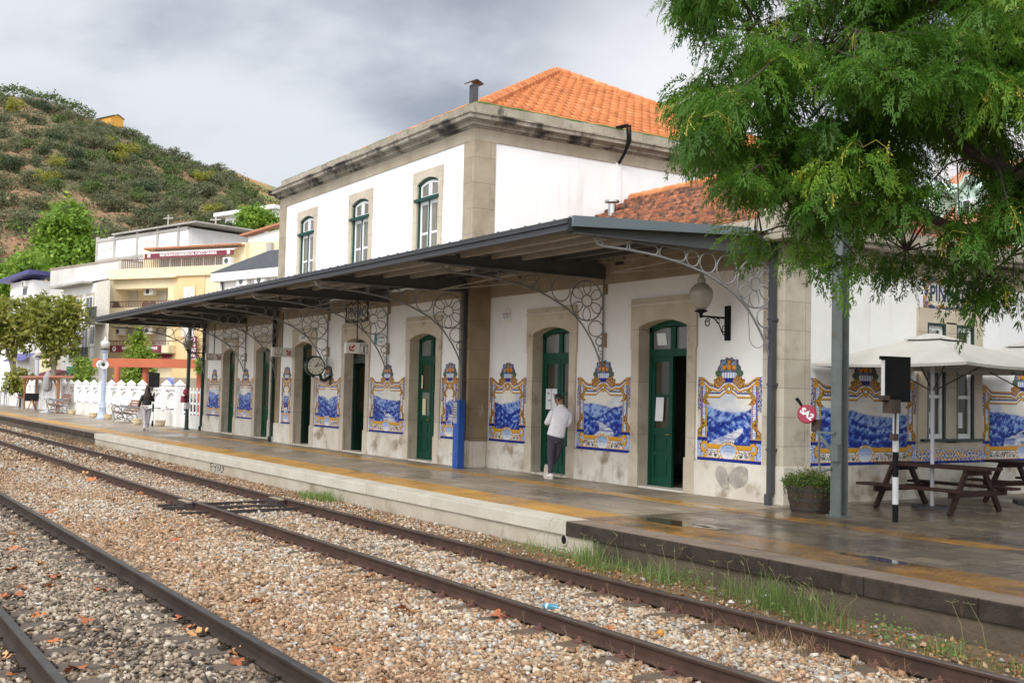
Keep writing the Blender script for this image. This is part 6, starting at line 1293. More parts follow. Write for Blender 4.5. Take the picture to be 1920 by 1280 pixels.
skin_mesh('neck', [(0.195, 0.025, 1.52, 0.062), (0.180, 0.045, 1.59, 0.056), (0.160, 0.070, 1.64, 0.056)], [(0, 1), (1, 2)], 'skin', man, MM)
b = MB(MM @ HH); n = 26; vs = []; rows = 12
for i in range(rows + 1): # short cut hair: cap over crown, back and sides
    t = math.pi * 0.60 * i / rows
    for k in range(n):
        p = 2 * math.pi * k / n; lim = 1.0 if math.sin(p) < 0.25 else 0.62; tt = t * lim; x, y, z = math.sin(tt) * math.cos(p), math.sin(tt) * math.sin(p), math.cos(tt); th = 0.010 if i < rows * 0.75 else 0.003
        top = 0.016 * math.exp(-((y - 0.35) / 0.6) ** 2) * max(0, z); vs.append((x * (0.076 + th), y * (0.097 + th), z * (0.118 + th) + top))
b.add(vs, [(i * n + k, (i + 1) * n + k, (i + 1) * n + (k + 1) % n, i * n + (k + 1) % n) for i in range(rows) for k in range(n)]); b.build('hair', 'hair_black', man, smooth=True)
for base, w_, d_, o_ in (((-0.108, 0.150, 1.158), (0, 0.25, 0.95), (-0.05, 0.95, -0.25), (0.95, 0.1, -0.1)), ((0.235, 0.195, 1.155), (0, 0.1, 0.99), (-0.55, 0.83, 0.05), (-0.83, -0.5, 0))):
    pt_, ed = hand_pts(base, w_, d_, o_); skin_mesh('hand', pt_, ed, 'skin', man, MM, 1)
ph = thing('phone', 'dark phone held by the man in the white shirt', 'phone', tuple(MM @ Vector((0.05, 0.30, 1.15)))); b = MB(MM @ Matrix.Translation((0.05, 0.30, 1.17)) @ Matrix.Rotation(0.7, 4, 'X')); b.box(-0.037, 0.037, -0.075, 0.075, -0.004, 0.004); b.build('case', 'phone', ph, bevel=0.003)
skin_mesh('trousers', [(0.085, 0.0, 0.93, (0.165, 0.115)), (0.015, 0.0, 0.78, 0.104), (0.000, 0.0, 0.62, 0.092), (-0.005, 0.005, 0.46, 0.075), (-0.002, 0.0, 0.30, 0.064), (0.0, 0.0, 0.115, 0.050),
    (0.165, 0.02, 0.78, 0.102), (0.150, 0.08, 0.62, 0.088), (0.115, 0.14, 0.45, 0.073), (0.02, 0.17, 0.31, 0.060), (-0.065, 0.15, 0.235, 0.050)], [(0, 1), (1, 2), (2, 3), (3, 4), (4, 5), (0, 6), (6, 7), (7, 8), (8, 9), (9, 10)], 'trousers', man, MM)
loft('waist', [(0.075, 0.0, 0.76, 0.168, 0.118, -0.1), (0.082, 0.0, 0.84, 0.172, 0.120, -0.15), (0.092, 0.0, 0.96, 0.170, 0.115, -0.15)], 'trousers', man, MM)
def shoe(M, parent):
    b = MB(M); n = 16; R = []
    for (y, w_, h, zb) in ((-0.085, 0.020, 0.05, 0.01), (-0.075, 0.036, 0.085, 0.004), (-0.03, 0.040, 0.10, 0.003), (0.03, 0.040, 0.085, 0.003), (0.09, 0.046, 0.062, 0.003), (0.15, 0.046, 0.05, 0.005), (0.19, 0.034, 0.04, 0.010), (0.205, 0.012, 0.022, 0.015)): R.append([(w_ * math.cos(q), y, zb + 0.022 + (h * 0.5) * (1 + math.sin(q))) for q in np.linspace(0, 2 * math.pi, n, endpoint=False)])
    vs = [v for r in R for v in r]; b.add(vs, [(i * n + k, i * n + (k + 1) % n, (i + 1) * n + (k + 1) % n, (i + 1) * n + k) for i in range(len(R) - 1) for k in range(n)] + [tuple(range(n - 1, -1, -1)), tuple((len(R) - 1) * n + k for k in range(n))]); s = b.build('shoe', 'shoe_white', parent, smooth=True)
    b = MB(M); out = [(0.040, -0.07), (0.044, 0.0), (0.042, 0.05), (0.051, 0.12), (0.044, 0.18), (0.02, 0.212), (-0.02, 0.212), (-0.044, 0.18), (-0.051, 0.12), (-0.042, 0.05), (-0.044, 0.0), (-0.040, -0.07), (-0.02, -0.095), (0.02, -0.095)]; b.prism(out[::-1], 0.0, 0.026, 'z'); b.build('sole', 'shoe_sole', s)
shoe(MM @ Matrix.Translation((0.0, 0.0, 0)) @ Matrix.Rotation(math.radians(28), 4, 'Z'), man)
shoe(MM @ Matrix.Translation((-0.095, 0.06, 0.195)) @ Matrix.Rotation(math.radians(10), 4, 'Z') @ Matrix.Rotation(math.radians(-76), 4, 'X') @ Matrix.Rotation(math.radians(12), 4, 'Y'), man)
# woman walking away in a black jacket
pw = on_z(274, 807); f2 = np.array([pw[0], pw[1]]); f2 = f2 / np.linalg.norm(f2); MW = Matrix.Translation((pw[0], pw[1], 0)) @ Matrix(((f2[1], f2[0], 0, 0), (-f2[0], f2[1], 0, 0), (0, 0, 1, 0), (0, 0, 0, 1)))
wo_ = thing('person', 'woman with long dark hair in black jacket and pale leggings walking away', 'person', (pw[0], pw[1], 0))
loft('jacket', [(-0.01, 0, 1.00, 0.185, 0.125, 0), (-0.01, 0, 1.06, 0.18, 0.12, 0), (0.0, 0, 1.18, 0.175, 0.115, 0), (0.005, 0, 1.32, 0.195, 0.125, 0), (0.0, 0, 1.42, 0.185, 0.11, 0), (0.0, 0.0, 1.49, 0.10, 0.08, 0), (0, 0.01, 1.53, 0.06, 0.06, 0)], 'jacket', wo_, MW)
skin_mesh('sleeve', [(-0.16, 0, 1.41, 0.078), (-0.22, -0.02, 1.25, 0.066), (-0.27, -0.02, 1.12, 0.058), (-0.32, 0.03, 0.93, 0.046)], [(0, 1), (1, 2), (2, 3)], 'jacket', wo_, MW); skin_mesh('sleeve', [(0.16, 0, 1.41, 0.078), (0.21, 0.02, 1.28, 0.066), (0.225, 0.08, 1.17, 0.058), (0.25, 0.22, 1.27, 0.046)], [(0, 1), (1, 2), (2, 3)], 'jacket', wo_, MW)
hb, HW_ = head_mesh(MW, (0.0, 0.03, 1.635), 0.15, -0.1, 0, 0.97); bw = hb.build('head', 'skin', wo_, smooth=True); eyes(MW, HW_, bw); skin_mesh('neck', [(0, 0.01, 1.49, 0.055), (0, 0.025, 1.58, 0.05)], [(0, 1)], 'skin', wo_, MW)
loft('hair', [(0.005, 0.02, 1.765, 0.03, 0.03, 0), (0.005, 0.01, 1.745, 0.075, 0.085, 0), (0.005, 0.0, 1.69, 0.095, 0.105, 0), (0.005, -0.02, 1.60, 0.105, 0.10, 0), (0.01, -0.055, 1.50, 0.13, 0.085, 0), (0.02, -0.085, 1.40, 0.145, 0.06, 0), (0.035, -0.10, 1.30, 0.13, 0.045, 0.1), (0.05, -0.10, 1.22, 0.075, 0.03, 0.2)], 'hair_brown', wo_, MW)
skin_mesh('leggings', [(0, 0, 0.98, (0.17, 0.12)), (-0.085, -0.01, 0.86, 0.108), (-0.085, -0.01, 0.66, 0.086), (-0.07, -0.03, 0.48, 0.066), (-0.06, -0.10, 0.30, 0.060), (-0.06, -0.17, 0.14, 0.042), (0.085, 0.01, 0.86, 0.108), (0.080, 0.03, 0.66, 0.086), (0.07, 0.05, 0.48, 0.066), (0.055, 0.04, 0.28, 0.060), (0.05, 0.03, 0.10, 0.042)], [(0, 1), (1, 2), (2, 3), (3, 4), (4, 5), (0, 6), (6, 7), (7, 8), (8, 9), (9, 10)], 'leggings', wo_, MW)
shoe(MW @ Matrix.Translation((0.05, 0.03, 0)), wo_); shoe(MW @ Matrix.Translation((-0.07, -0.17, 0.07)) @ Matrix.Rotation(math.radians(-32), 4, 'X'), wo_)
for base, w_, d_, o_ in (((-0.325, 0.04, 0.90), (0, 0.9, 0), (-0.08, 0.1, -0.98), (0.95, 0, 0)), ((0.255, 0.25, 1.30), (0, 0.5, 0.85), (0.0, 0.75, 0.6), (-0.9, 0, 0))): pt_, ed = hand_pts(base, w_, d_, o_); skin_mesh('hand', pt_, ed, 'skin', wo_, MW, 1)
ph = thing('phone', 'dark phone held up by the woman in the black jacket', 'phone', tuple(MW @ Vector((0.25, 0.33, 1.36)))); b = MB(MW @ Matrix.Translation((0.25, 0.35, 1.42))); b.box(-0.04, 0.04, -0.004, 0.004, -0.08, 0.08); b.build('case', 'phone', ph, bevel=0.003)
# ---------------------------------------------------------------- town behind the platform
class Fac:
    """vertical facade between two picture columns at given distances; u runs left to right, w out of the wall, z up"""
    def __init__(s, pl, dl, pr, dr, py=590):
        s.a = at(pl, dl, 0, py); s.b = at(pr, dr, 0, py); s.W = np.linalg.norm(s.b - s.a); s.e = (s.b - s.a) / s.W
        s.n = np.array([s.e[1], -s.e[0], 0])
        if s.n @ (np.array([0, 0, 0]) - s.a) < 0: s.n = -s.n
        s.M = oriented(s.a, s.e, s.n, (0, 0, 1))
    def uz(s, px, py, w=0.0):
        o = np.array([0, 0, EYE]); d = ray(px, py); p0 = s.a + s.n * w; t = ((p0 - o) @ s.n) / (d @ s.n); q = o + d * t
        return (q - s.a) @ s.e, q[2]
    def rect(s, x0, y0, x1, y1, w=0.0):
        u0, z1 = s.uz(x0, y0, w); u1, z0 = s.uz(x1, y1, w); return min(u0, u1), max(u0, u1), min(z0, z1), max(z0, z1)
    def box(s, mb, u0, u1, w0, w1, z0, z1): mb.M = s.M; mb.box(u0, u1, min(w0, w1), max(w0, w1), z0, z1); return mb
mat('yellow_wall', (0.75, 0.655, 0.45), (0.67, 0.58, 0.385), 0.5, 0.85, c3=(0.58, 0.50, 0.36), sc3=0.35, lo3=0.58, hi3=0.75, st3=(1, 1, 0.4)); mat('yellow_deep', (0.73, 0.545, 0.30), (0.66, 0.475, 0.245), 0.6, 0.85)
mat('burgundy', (0.17, 0.02, 0.04), None, rough=0.7); mat('rail_iron', (0.14, 0.075, 0.06), None, rough=0.6); mat('shutter', (0.62, 0.60, 0.58), (0.55, 0.53, 0.51), 2, 0.7); mat('ac_white', (0.66, 0.66, 0.64), None, rough=0.6); mat('town_white', (0.82, 0.815, 0.80), (0.75, 0.745, 0.73), 0.4, 0.85, c3=(0.48, 0.46, 0.43), sc3=0.4, lo3=0.62, hi3=0.85, st3=(1, 1, 0.4))
mat('concrete', (0.44, 0.42, 0.39), (0.34, 0.325, 0.30), 0.7, 0.9, c3=(0.22, 0.205, 0.185), sc3=0.6, lo3=0.55, hi3=0.8, st3=(1, 1, 0.3)); mat('slate', (0.062, 0.066, 0.080), (0.045, 0.048, 0.058), 2, 0.6, brick=dict(w=0.5, h=0.25, m=0.02, dark=0.5, var=0.8)); mat('terra', (0.50, 0.22, 0.12), (0.40, 0.165, 0.09), 1.5, 0.8); mat('purple_roof', (0.075, 0.07, 0.22), None, rough=0.5); mat('win_dark', (0.05, 0.055, 0.06), (0.09, 0.095, 0.10), 0.8, 0.15); mat('curtain', (0.42, 0.41, 0.40), (0.30, 0.29, 0.28), 3, 0.5, st=(1, 1, 0.1))
mat('town_stone', (0.34, 0.29, 0.23), (0.27, 0.225, 0.175), 1, 0.9)
def ac_unit(F, parent, x0, y0, x1, y1, w, label):
    u0, u1, z0, z1 = F.rect(x0, y0, x1, y1, w); o = thing('air_conditioner', label, 'air conditioner', F.M @ Vector(((u0 + u1) / 2, w, z0)), 0, 'outdoor air conditioners on the town houses')
    b = MB(F.M); b.box(u0, u1, w - 0.05, w + 0.32, z0, z1); b.build('casing', 'ac_white', o); c = u0 + (u1 - u0) * 0.42; r = (z1 - z0) * 0.38
    b = MB(F.M); n = 14; b.add([(c + r * math.cos(t), w + 0.325, (z0 + z1) / 2 + r * math.sin(t)) for t in np.linspace(0, 2 * math.pi, n, endpoint=False)], [tuple(range(n))]); b.build('fan', 'win_dark', o)
# --- yellow guest house
F = Fac(199, 90.0, 441, 84.0); YH = thing('guest_house', 'pale yellow four-storey guest house with balconies and burgundy signs', 'building', (F.a + F.b) / 2)
ztop = F.uz(300, 501)[1]; b = MB(F.M); dp_ = -9
# body: solid, with the two balcony recesses on the left left open
uA, uB, zr1, zr0 = F.rect(216, 541, 314, 574)[0], F.rect(216, 541, 314, 574)[1], F.uz(260, 541)[1], F.uz(260, 575)[1]
zq1, zq0 = F.uz(260, 612)[1], F.uz(260, 655)[1]
b.box(0, F.W, dp_, -1.6, -0.6, ztop - 0.3); b.box(0, uA, -1.6, 0, -0.6, ztop - 0.3); b.box(uB, F.W, -1.6, 0, -0.6, ztop - 0.3); b.box(uA, uB, -1.6, 0, zr1, ztop - 0.3); b.box(uA, uB, -1.6, 0, zq1, zr0 - 0.1); b.box(uA, uB, -1.6, 0, -0.6, zq0)
b.build('wall', 'yellow_wall', YH)
u0, u1, z0, z1 = F.rect(328, 512, 381, 640); b = MB(F.M); b.box(u0, u1, 0.002, 0.06, z0 - 4, z1); b.build('deep_yellow_bay', 'yellow_deep', YH)
def balcony(y_rt, y_rb, y_slab, x0, x1, wout=0.9):
    u0, u1, z0, z1 = F.rect(x0, y_rt, x1, y_rb, wout); zs = F.uz((x0 + x1) / 2, y_slab, wout)[1]
    b = MB(F.M); b.box(u0, u1, 0.0, wout, zs, z0); b.build('balcony_wall', 'yellow_wall', YH)
    b = MB(F.M); b.box(u0, u1, wout - 0.05, wout, z1 - 0.06, z1); b.box(u0, u0 + 0.05, 0, wout, z1 - 0.06, z1); b.box(u1 - 0.05, u1, 0, wout, z1 - 0.06, z1); n = int((u1 - u0) / 0.16)
    for i in range(n + 1): x = u0 + (u1 - u0 - 0.03) * i / n; b.box(x, x + 0.03, wout - 0.04, wout - 0.01, z0, z1 - 0.06)
    b.build('railing', 'rail_iron', YH); return u0, u1, z0, z1
balcony(565, 575, 592, 204, 318); balcony(638, 647, 661, 204, 316)
u0, u1, z0, z1 = F.rect(200, 505.5, 420, 514, 0.25); b = MB(F.M); b.box(-0.2, F.W + 0.1, -8.5, 0.25, z0, z1); b.build('terrace_parapet', 'yellow_wall', YH)
u0, u1, z0, z1 = F.rect(205, 515, 326, 522, 0.5); b = MB(F.M); b.box(u0, u1, 0, 0.5, z0 + 0.1, z1 - 0.3); b.build('ledge', 'yellow_wall', YH)
for q in ((240, 544, 258, 562), (296, 541, 313, 561), (238, 616, 256, 634), (292, 613, 312, 633)):
    u0, u1, z0, z1 = F.rect(*q, -1.58); b = MB(F.M); b.box(u0, u1, -1.6, -1.52, z0 - 1.0, z1); b.build('shutter', 'shutter', YH)
for q in ((346, 538, 367, 558), (342, 612, 366, 632)):
    u0, u1, z0, z1 = F.rect(*q, 0.08); b = MB(F.M); b.box(u0 - 0.5, u1, 0.06, 0.14, z0, z1 + 0.15); sf = b.build('window_surround', 'yellow_deep', YH); b = MB(F.M); b.box(u0, u1 - 0.06, 0.14, 0.17, z0, z1); b.build('shutter', 'shutter', sf)
u0, u1, z0, z1 = F.rect(206, 648, 301, 660, 0.98); b = MB(F.M); b.box(u0, u1, 0.91, 0.98, z0 - 0.02, z1 + 0.03); sg = b.build('sign', 'burgundy', YH)
ax_ = (tuple(F.e), (0, 0, 1), tuple(F.n)); P3 = lambda u, w, z: np.array(F.M @ Vector((u, w, z)))
text('RESIDENCIAL PORTO GRANDE', (z1 - z0) * 0.62, 'white_paint', P3(u0 + (u1 - u0) * 0.59, 0.985, z0 + (z1 - z0) * 0.60), ax_, sg, sx=(u1 - u0) * 0.78 / ((z1 - z0) * 0.62 * 15.6), bold=0.01); text('SE WITH PRIVATE BATH  -  ROOMS', (z1 - z0) * 0.25, 'white_paint', P3(u0 + (u1 - u0) * 0.55, 0.985, z0 + (z1 - z0) * 0.2), ax_, sg, sx=0.9)
b = MB(F.M); n = 18; c = (u0 + (u1 - u0) * 0.09, (z0 + z1) / 2); r = (z1 - z0) * 0.42; b.add([(c[0] + r * math.cos(t), 0.984, c[1] + r * math.sin(t)) for t in np.linspace(0, 2 * math.pi, n, endpoint=False)], [tuple(range(n))]); b.build('emblem', 'white_paint', sg)
b = MB(F.M); b.add([(c[0] + r * 0.6 * math.cos(t), 0.987, c[1] - r * 0.15 + r * 0.45 * math.sin(t)) for t in np.linspace(0, math.pi, 9)], [tuple(range(9))]); b.add([(c[0] - 0.03, 0.988, c[1] - r * 0.1), (c[0] + 0.03, 0.988, c[1] - r * 0.1), (c[0] + 0.03, 0.988, c[1] + r * 0.6), (c[0] - 0.03, 0.988, c[1] + r * 0.6)], [(0, 1, 2, 3)]); b.build('emblem_mark', 'burgundy', sg)
u0, u1, z0, z1 = F.rect(357, 631, 367, 672, 0.6); b = MB(F.M); b.box(u0, u1, 0.5, 0.6, z0 - 0.6, z1); sg = b.build('sign', 'burgundy', YH)
for k, s in enumerate(('O', 'P G', 'REST', 'BAR', 'CAFÉ')): text(s, 0.36 if k else 0.5, 'white_paint', P3((u0 + u1) / 2, 0.605, z1 - 0.25 - k * 0.40), ax_, sg, sx=0.8, bold=0.01)
# roof-terrace storey, set back
G_ = -2.6; u0, z1 = F.uz(270, 462, G_); u1 = F.uz(452, 462, G_)[0]; b = MB(F.M); zt_ = ztop - 0.2; zU = F.uz(445, 455, G_)[1]
b.box(u0, u1 + 0.5, -8.8, G_, zt_, F.uz(300, 463, G_)[1]); b.build('upper_wall', 'yellow_wall', YH)
b = MB(F.M); b.box(u1 - 1.6, u1 + 6, -8.5, G_ - 0.4, zt_ - 4, zU); b.build('upper_wall', 'yellow_wall', YH)
q = F.rect(299, 479, 437, 499, G_ + 0.05); b = MB(F.M); b.box(q[0], q[1] - 0.6, G_, G_ + 0.05, q[2] - 0.4, q[3]); w0 = b.build('terrace_glazing', 'curtain', YH); b = MB(F.M)
for x in np.linspace(q[0], q[1] - 0.7, 7): b.box(x, x + 0.13, G_ + 0.05, G_ + 0.10, q[2] - 0.4, q[3])
b.build('frame', 'white_paint', w0)
ua, za = F.uz(271, 475.5, G_ + 1.0); ub, zb_ = F.uz(438, 462, G_ + 1.0); b = MB(F.M); b.box(ua, ub, G_ + 0.95, G_ + 1.0, za - 0.42, za - 0.02); aw = b.build('awning_valance', 'burgundy', YH)
b = MB(F.M); b.add([(ua, G_ + 1.0, za), (ub, G_ + 1.0, za), (ub, G_, za + 0.35), (ua, G_, za + 0.35)], [(0, 1, 2, 3)]); b.box(ua, ub, G_ + 0.94, G_ + 1.01, za - 0.03, za + 0.06); b.build('awning', 'white_paint', YH)
text('RESTAURANTE RESIDENCIAL PORTO GRANDE', 0.30, 'white_paint', P3((ua + ub) / 2, G_ + 1.006, za - 0.21), ax_, aw, sx=(ub - ua) * 0.72 / (0.30 * 23.5), bold=0.008)
for u_ in (ua + 0.5, ub - 0.5): b = MB(F.M); b.add([(u_ + 0.17 * math.cos(t), G_ + 1.008, za - 0.21 + 0.15 * math.sin(t)) for t in np.linspace(0, 2 * math.pi, 12, endpoint=False)], [tuple(range(12))]); b.build('emblem', 'white_paint', aw)
b = MB(F.M); zr = za + 0.42; b.add([(ua - 0.4, G_ + 0.7, zr), (ub + 0.3, G_ + 0.7, zr), (ub + 0.3, -8, zr + 1.0), (ua - 0.4, -8, zr + 1.0), (ua - 0.4, G_ + 0.7, zr - 0.04), (ub + 0.3, G_ + 0.7, zr - 0.04), (ub + 0.3, -8, zr - 0.3), (ua - 0.4, -8, zr - 0.3)], [(0, 1, 2, 3), (0, 4, 5, 1), (1, 5, 6, 2), (3, 2, 6, 7), (0, 3, 7, 4)]); rf = b.build('roof', 'terra', YH)
b = MB(F.M); n = int((ub - ua + 0.7) / 0.3)
for i in range(n): x = ua - 0.3 + i * 0.3; b.tube([(x, G_ + 0.78, zr + 0.02), (x, -7.9, zr + 1.03)], 0.075, 6)
b.build('roof_tiles', 'terra', rf)
u0, u1, z0, z1 = F.rect(228, 487, 416, 505, 0.2); b = MB(F.M); b.box(u0, u1, 0.12, 0.2, z1 - 0.08, z1); n = int((u1 - u0) / 0.2)
for i in range(n + 1): x = u0 + (u1 - u0 - 0.03) * i / n; b.box(x, x + 0.035, 0.13, 0.18, z0 - 0.2, z1 - 0.08)
b.build('terrace_railing', 'rail_iron', YH)
for q, w, lb in (((275, 541, 292, 553), -0.8, 'air conditioner on the upper balcony of the yellow house'), ((423, 483.5, 438, 496), -0.1, 'air conditioner at the roof terrace of the yellow house'), ((219, 616, 235, 628), -0.6, 'air conditioner at the left end of the lower yellow balcony'), ((273, 614, 290, 626), -0.6, 'air conditioner on the right part of the lower yellow balcony')): ac_unit(F, YH, *q, w, lb)
b = MB(F.M); q = F.rect(457, 446, 465, 492, 0.0); b.box(q[0], q[1], -3.2, -2.7, q[2], q[3]); b.build('flue', 'concrete', YH)
# little brown balcony chairs
ch_m = None
for k, (px, y, w) in enumerate(((224, 573, 0.5), (279, 571, 0.5), (292, 570.5, 0.5), (278, 646, 0.5), (290, 646, 0.5), (243, 647, 0.5))):
    u, z = F.uz(px, y, w); b = MB(F.M); b.lathe([(0.30, z - 0.55), (0.33, z - 0.1)], u, w, 10); b.add([(u + 0.42 * math.cos(t), w + 0.3, z - 0.25 + 0.55 * math.sin(t)) for t in np.linspace(0, math.pi, 9)] + [(u + 0.42 * math.cos(t), w + 0.36, z - 0.25 + 0.55 * math.sin(t)) for t in np.linspace(0, math.pi, 9)], [tuple(range(9)), tuple(range(17, 8, -1))] + [(i, i + 9, i + 10, i + 1) for i in range(8)])
    tag(b.build('wicker_chair', 'rail_iron'), ('brown rounded wicker chair on the upper balcony of the yellow house' if y < 600 else 'brown rounded wicker chair on the lower balcony of the yellow house'), 'chair', 'wicker chairs on the upper balcony' if y < 600 else 'wicker chairs on the lower balcony')
# ground floor arcade stone with blue tile figure
q = F.rect(352, 716, 372, 744, 0.1); b = MB(F.M); b.box(F.W * 0.45, F.W, 0.002, 0.09, -0.6, F.uz(340, 708)[1]); b.build('stone_base', 'town_stone', YH); b = MB(F.M); u0, u1, z0, z1 = F.rect(315, 707, 326, 722, 0.1); b.box(u0, u1, 0.09, 0.11, z0, z1); mat('blue_tile', (0.10, 0.16, 0.5), (0.6, 0.62, 0.7), 2.2, 0.4); b.build('tile_figure', 'blue_tile', YH)
q = F.rect(245, 663, 308, 676, 1.0); b = MB(F.M); b.add([(q[0], 1.0, q[2]), (q[1], 1.0, q[2]), (q[1], 0.05, q[3]), (q[0], 0.05, q[3])], [(0, 1, 2, 3)]); o = b.build('awning', 'burgundy', YH); o.modifiers.new('t', 'SOLIDIFY').thickness = 0.04
# --- house with dark slate roof, right of the guest house
F = Fac(413, 77.0, 560, 71.0, 515); SHh = thing('slate_house', 'white house with a dark slate hip roof behind the canopy', 'building', (F.a + F.b) / 2)
z1 = F.uz(470, 524)[1]; b = MB(F.M); b.box(0, F.W, -8, 0, -0.6, z1); b.build('wall', 'town_white', SHh)
zf = F.uz(415, 514)[1]; b = MB(F.M); b.box(-0.5, F.W + 0.3, -8.4, 0.45, z1, zf + 0.05); b.build('eave', 'white_paint', SHh)
ze = zf + 0.06; zt_ = F.uz(500, 470, -3)[1]; uq = F.uz(493, 473, -3.5)[0]
b = MB(F.M); b.add([(-0.55, 0.5, ze), (F.W + 0.4, 0.5, ze), (F.W + 0.4, -8.5, ze), (-0.55, -8.5, ze), (uq, -4, zt_ + 0.2), (F.W, -4, zt_ + 0.2)], [(0, 1, 5, 4), (2, 3, 4, 5), (3, 0, 4), (1, 2, 5)]); b.build('roof', 'slate', SHh)
ac_unit(F, SHh, 451, 520.5, 470, 535, 0.0, 'left one of two air conditioners under the slate roof'); ac_unit(F, SHh, 484.5, 517.5, 504, 532, 0.0, 'right one of two air conditioners under the slate roof')
b = MB(F.M); u, z = F.uz(417, 524); b.tube([(u, 0.1, z), (u + 0.25, 0.12, z - 0.6), (u + 0.25, 0.12, -0.5)], 0.07, 6); b.build('downpipe', 'iron_dark', SHh)
# --- white house with the small iron balconies, left of the guest house
F = Fac(118, 93.0, 198, 85.5); WH = thing('white_house', 'white three-storey house with tall windows and an iron balcony, left of the yellow one', 'building', (F.a + F.b) / 2)
zt_ = F.uz(180, 530)[1]; b = MB(); c4 = [at(198, 85.5, 0, 590), at(118, 93.0, 0, 590), at(112, 102.0, 0, 590), at(197, 95.0, 0, 590)]; b.prism([(p[0], p[1]) for p in c4], -0.6, zt_, 'z'); b.build('wall', 'town_white', WH)
q = F.rect(184, 530, 198, 760); b = MB(F.M); b.box(q[0], q[1], 0.002, 0.12, -0.6, zt_); b.build('corner_stone', 'hood_white', WH)
b = MB(F.M); b.box(-1.0, F.W * 0.70, -0.5, 0.9, zt_ - 0.05, zt_ + 0.14); b.build('eave_board', 'concrete', WH); b = MB(); c4 = [at(199, 85.0, 0, 590), at(118, 92.5, 0, 590), at(112, 102.0, 0, 590), at(197.5, 95.0, 0, 590)]; b.prism([(p[0], p[1]) for p in c4], zt_ + 0.141, zt_ + 0.55, 'z'); b.build('parapet', 'town_white', WH)
for q in ((163, 556, 173, 602), (155, 612, 164, 670), (170, 610, 177, 650), (140, 560, 149, 600), (140, 620, 149, 668)):
    u0, u1, z0, z1 = F.rect(*q, 0.06); b = MB(F.M); b.box(u0 - 0.25, u1 + 0.25, 0.002, 0.06, z0, z1 + 0.25); su = b.build('window_surround', 'frame_stone', WH); b = MB(F.M); b.box(u0, u1, 0.06, 0.10, z0 + 0.05, z1); wf = b.build('window', 'white_paint', su); m_ = (u0 + u1) / 2
    b = MB(F.M)
    for a_, c_ in ((u0 + 0.1, m_ - 0.06), (m_ + 0.06, u1 - 0.1)): b.box(a_, c_, 0.10, 0.115, z0 + 0.25, z1 - 0.12)
    b.build('pane', 'win_dark', su)
for q in ((160, 577, 180, 599), (130, 652, 164, 671)):
    u0, u1, z0, z1 = F.rect(*q, 0.9); b = MB(F.M); b.box(u0, u1, 0, 0.95, z0 - 0.3, z0); b.build('balcony_slab', 'concrete', WH); b = MB(F.M); n = int((u1 - u0) / 0.17)
    for i in range(n + 1): x = u0 + (u1 - u0 - 0.03) * i / n; b.box(x, x + 0.035, 0.88, 0.92, z0, z1)
    b.box(u0, u1, 0.86, 0.94, z1 - 0.05, z1); b.box(u0, u0 + 0.04, 0, 0.9, z1 - 0.05, z1); b.build('railing', 'green_dark', WH)
q = F.rect(125, 687, 150, 760, 0.05); b = MB(F.M); b.box(q[0], q[1], 0.002, 0.06, -0.6, q[3]); b.build('shop_front', 'win_dark', WH); b = MB(F.M); q = F.rect(126, 688, 148, 698, 0.1); b.box(q[0], q[1], 0.06, 0.12, q[2], q[3]); mat('shop_green', (0.02, 0.22, 0.14), None); b.build('shop_sign', 'shop_green', WH)
# --- grey rendered house and purple roof house, then a red shop awning
F = Fac(64, 100.0, 190, 91.0, 510); GH = thing('grey_house', 'plain grey rendered house rising behind the plane trees', 'building', (F.a + F.b) / 2)
b = MB(F.M); b.box(0, F.W, -9, -1.5, -0.6, F.uz(120, 503, -1.5)[1]); mat('render_grey', (0.62, 0.60, 0.57), (0.50, 0.485, 0.46), 0.5, 0.9, c3=(0.36, 0.345, 0.325), sc3=0.5, lo3=0.58, hi3=0.8, st3=(1, 1, 0.3)); b.build('wall', 'render_grey', GH); b = MB(F.M); b.box(-0.05, F.W, -9.1, -1.42, F.uz(120, 503, -1.5)[1] + 0.002, F.uz(120, 500, -1.5)[1]); b.build('coping', 'town_stone', GH)
F = Fac(-40, 112.0, 66, 101.0, 540); PH_ = thing('purple_roof_house', 'pale house with a purple-blue roof edge behind the plane trees', 'building', (F.a + F.b) / 2)
zt_ = F.uz(40, 528)[1]; b = MB(F.M); u_ = F.uz(20, 530)[0]; b.box(u_, F.W - 0.6, -2, 0, -0.6, zt_); b.box(-14, u_, -7, 1, -0.6, zt_ - 5); b.build('wall', 'town_white', PH_); b = MB(F.M); u0 = F.uz(13, 525)[0]; b.add([(u0, 0.8, zt_), (F.W + 0.4, 0.8, zt_ + 0.5), (F.W - 0.5, -2, zt_ + 0.5), (u0, -2, zt_), (u0, 0.8, zt_ + 0.3), (F.W + 0.4, 0.8, zt_ + 0.85), (F.W - 0.5, -2, zt_ + 0.85), (u0, -2, zt_ + 0.3)], [(0, 3, 2, 1), (4, 5, 6, 7), (0, 1, 5, 4), (1, 2, 6, 5), (2, 3, 7, 6), (3, 0, 4, 7)]); b.build('roof', 'purple_roof', PH_)
q = F.rect(43, 541, 49, 552, 0.05); b = MB(F.M); b.box(q[0], q[1], 0, 0.06, q[2], q[3]); b.build('window', 'win_dark', PH_); ac_unit(F, PH_, 46, 528, 53, 537, 0, 'air conditioner under the purple roof edge')
q = F.rect(10, 662, 46, 676, 1.0); b = MB(F.M); b.add([(q[0], 1.2, q[2]), (q[1], 1.2, q[2]), (q[1], 0.05, q[3]), (q[0], 0.05, q[3])], [(0, 1, 2, 3)]); o = b.build('awning', 'purple_roof', PH_); o.modifiers.new('t', 'SOLIDIFY').thickness = 0.05
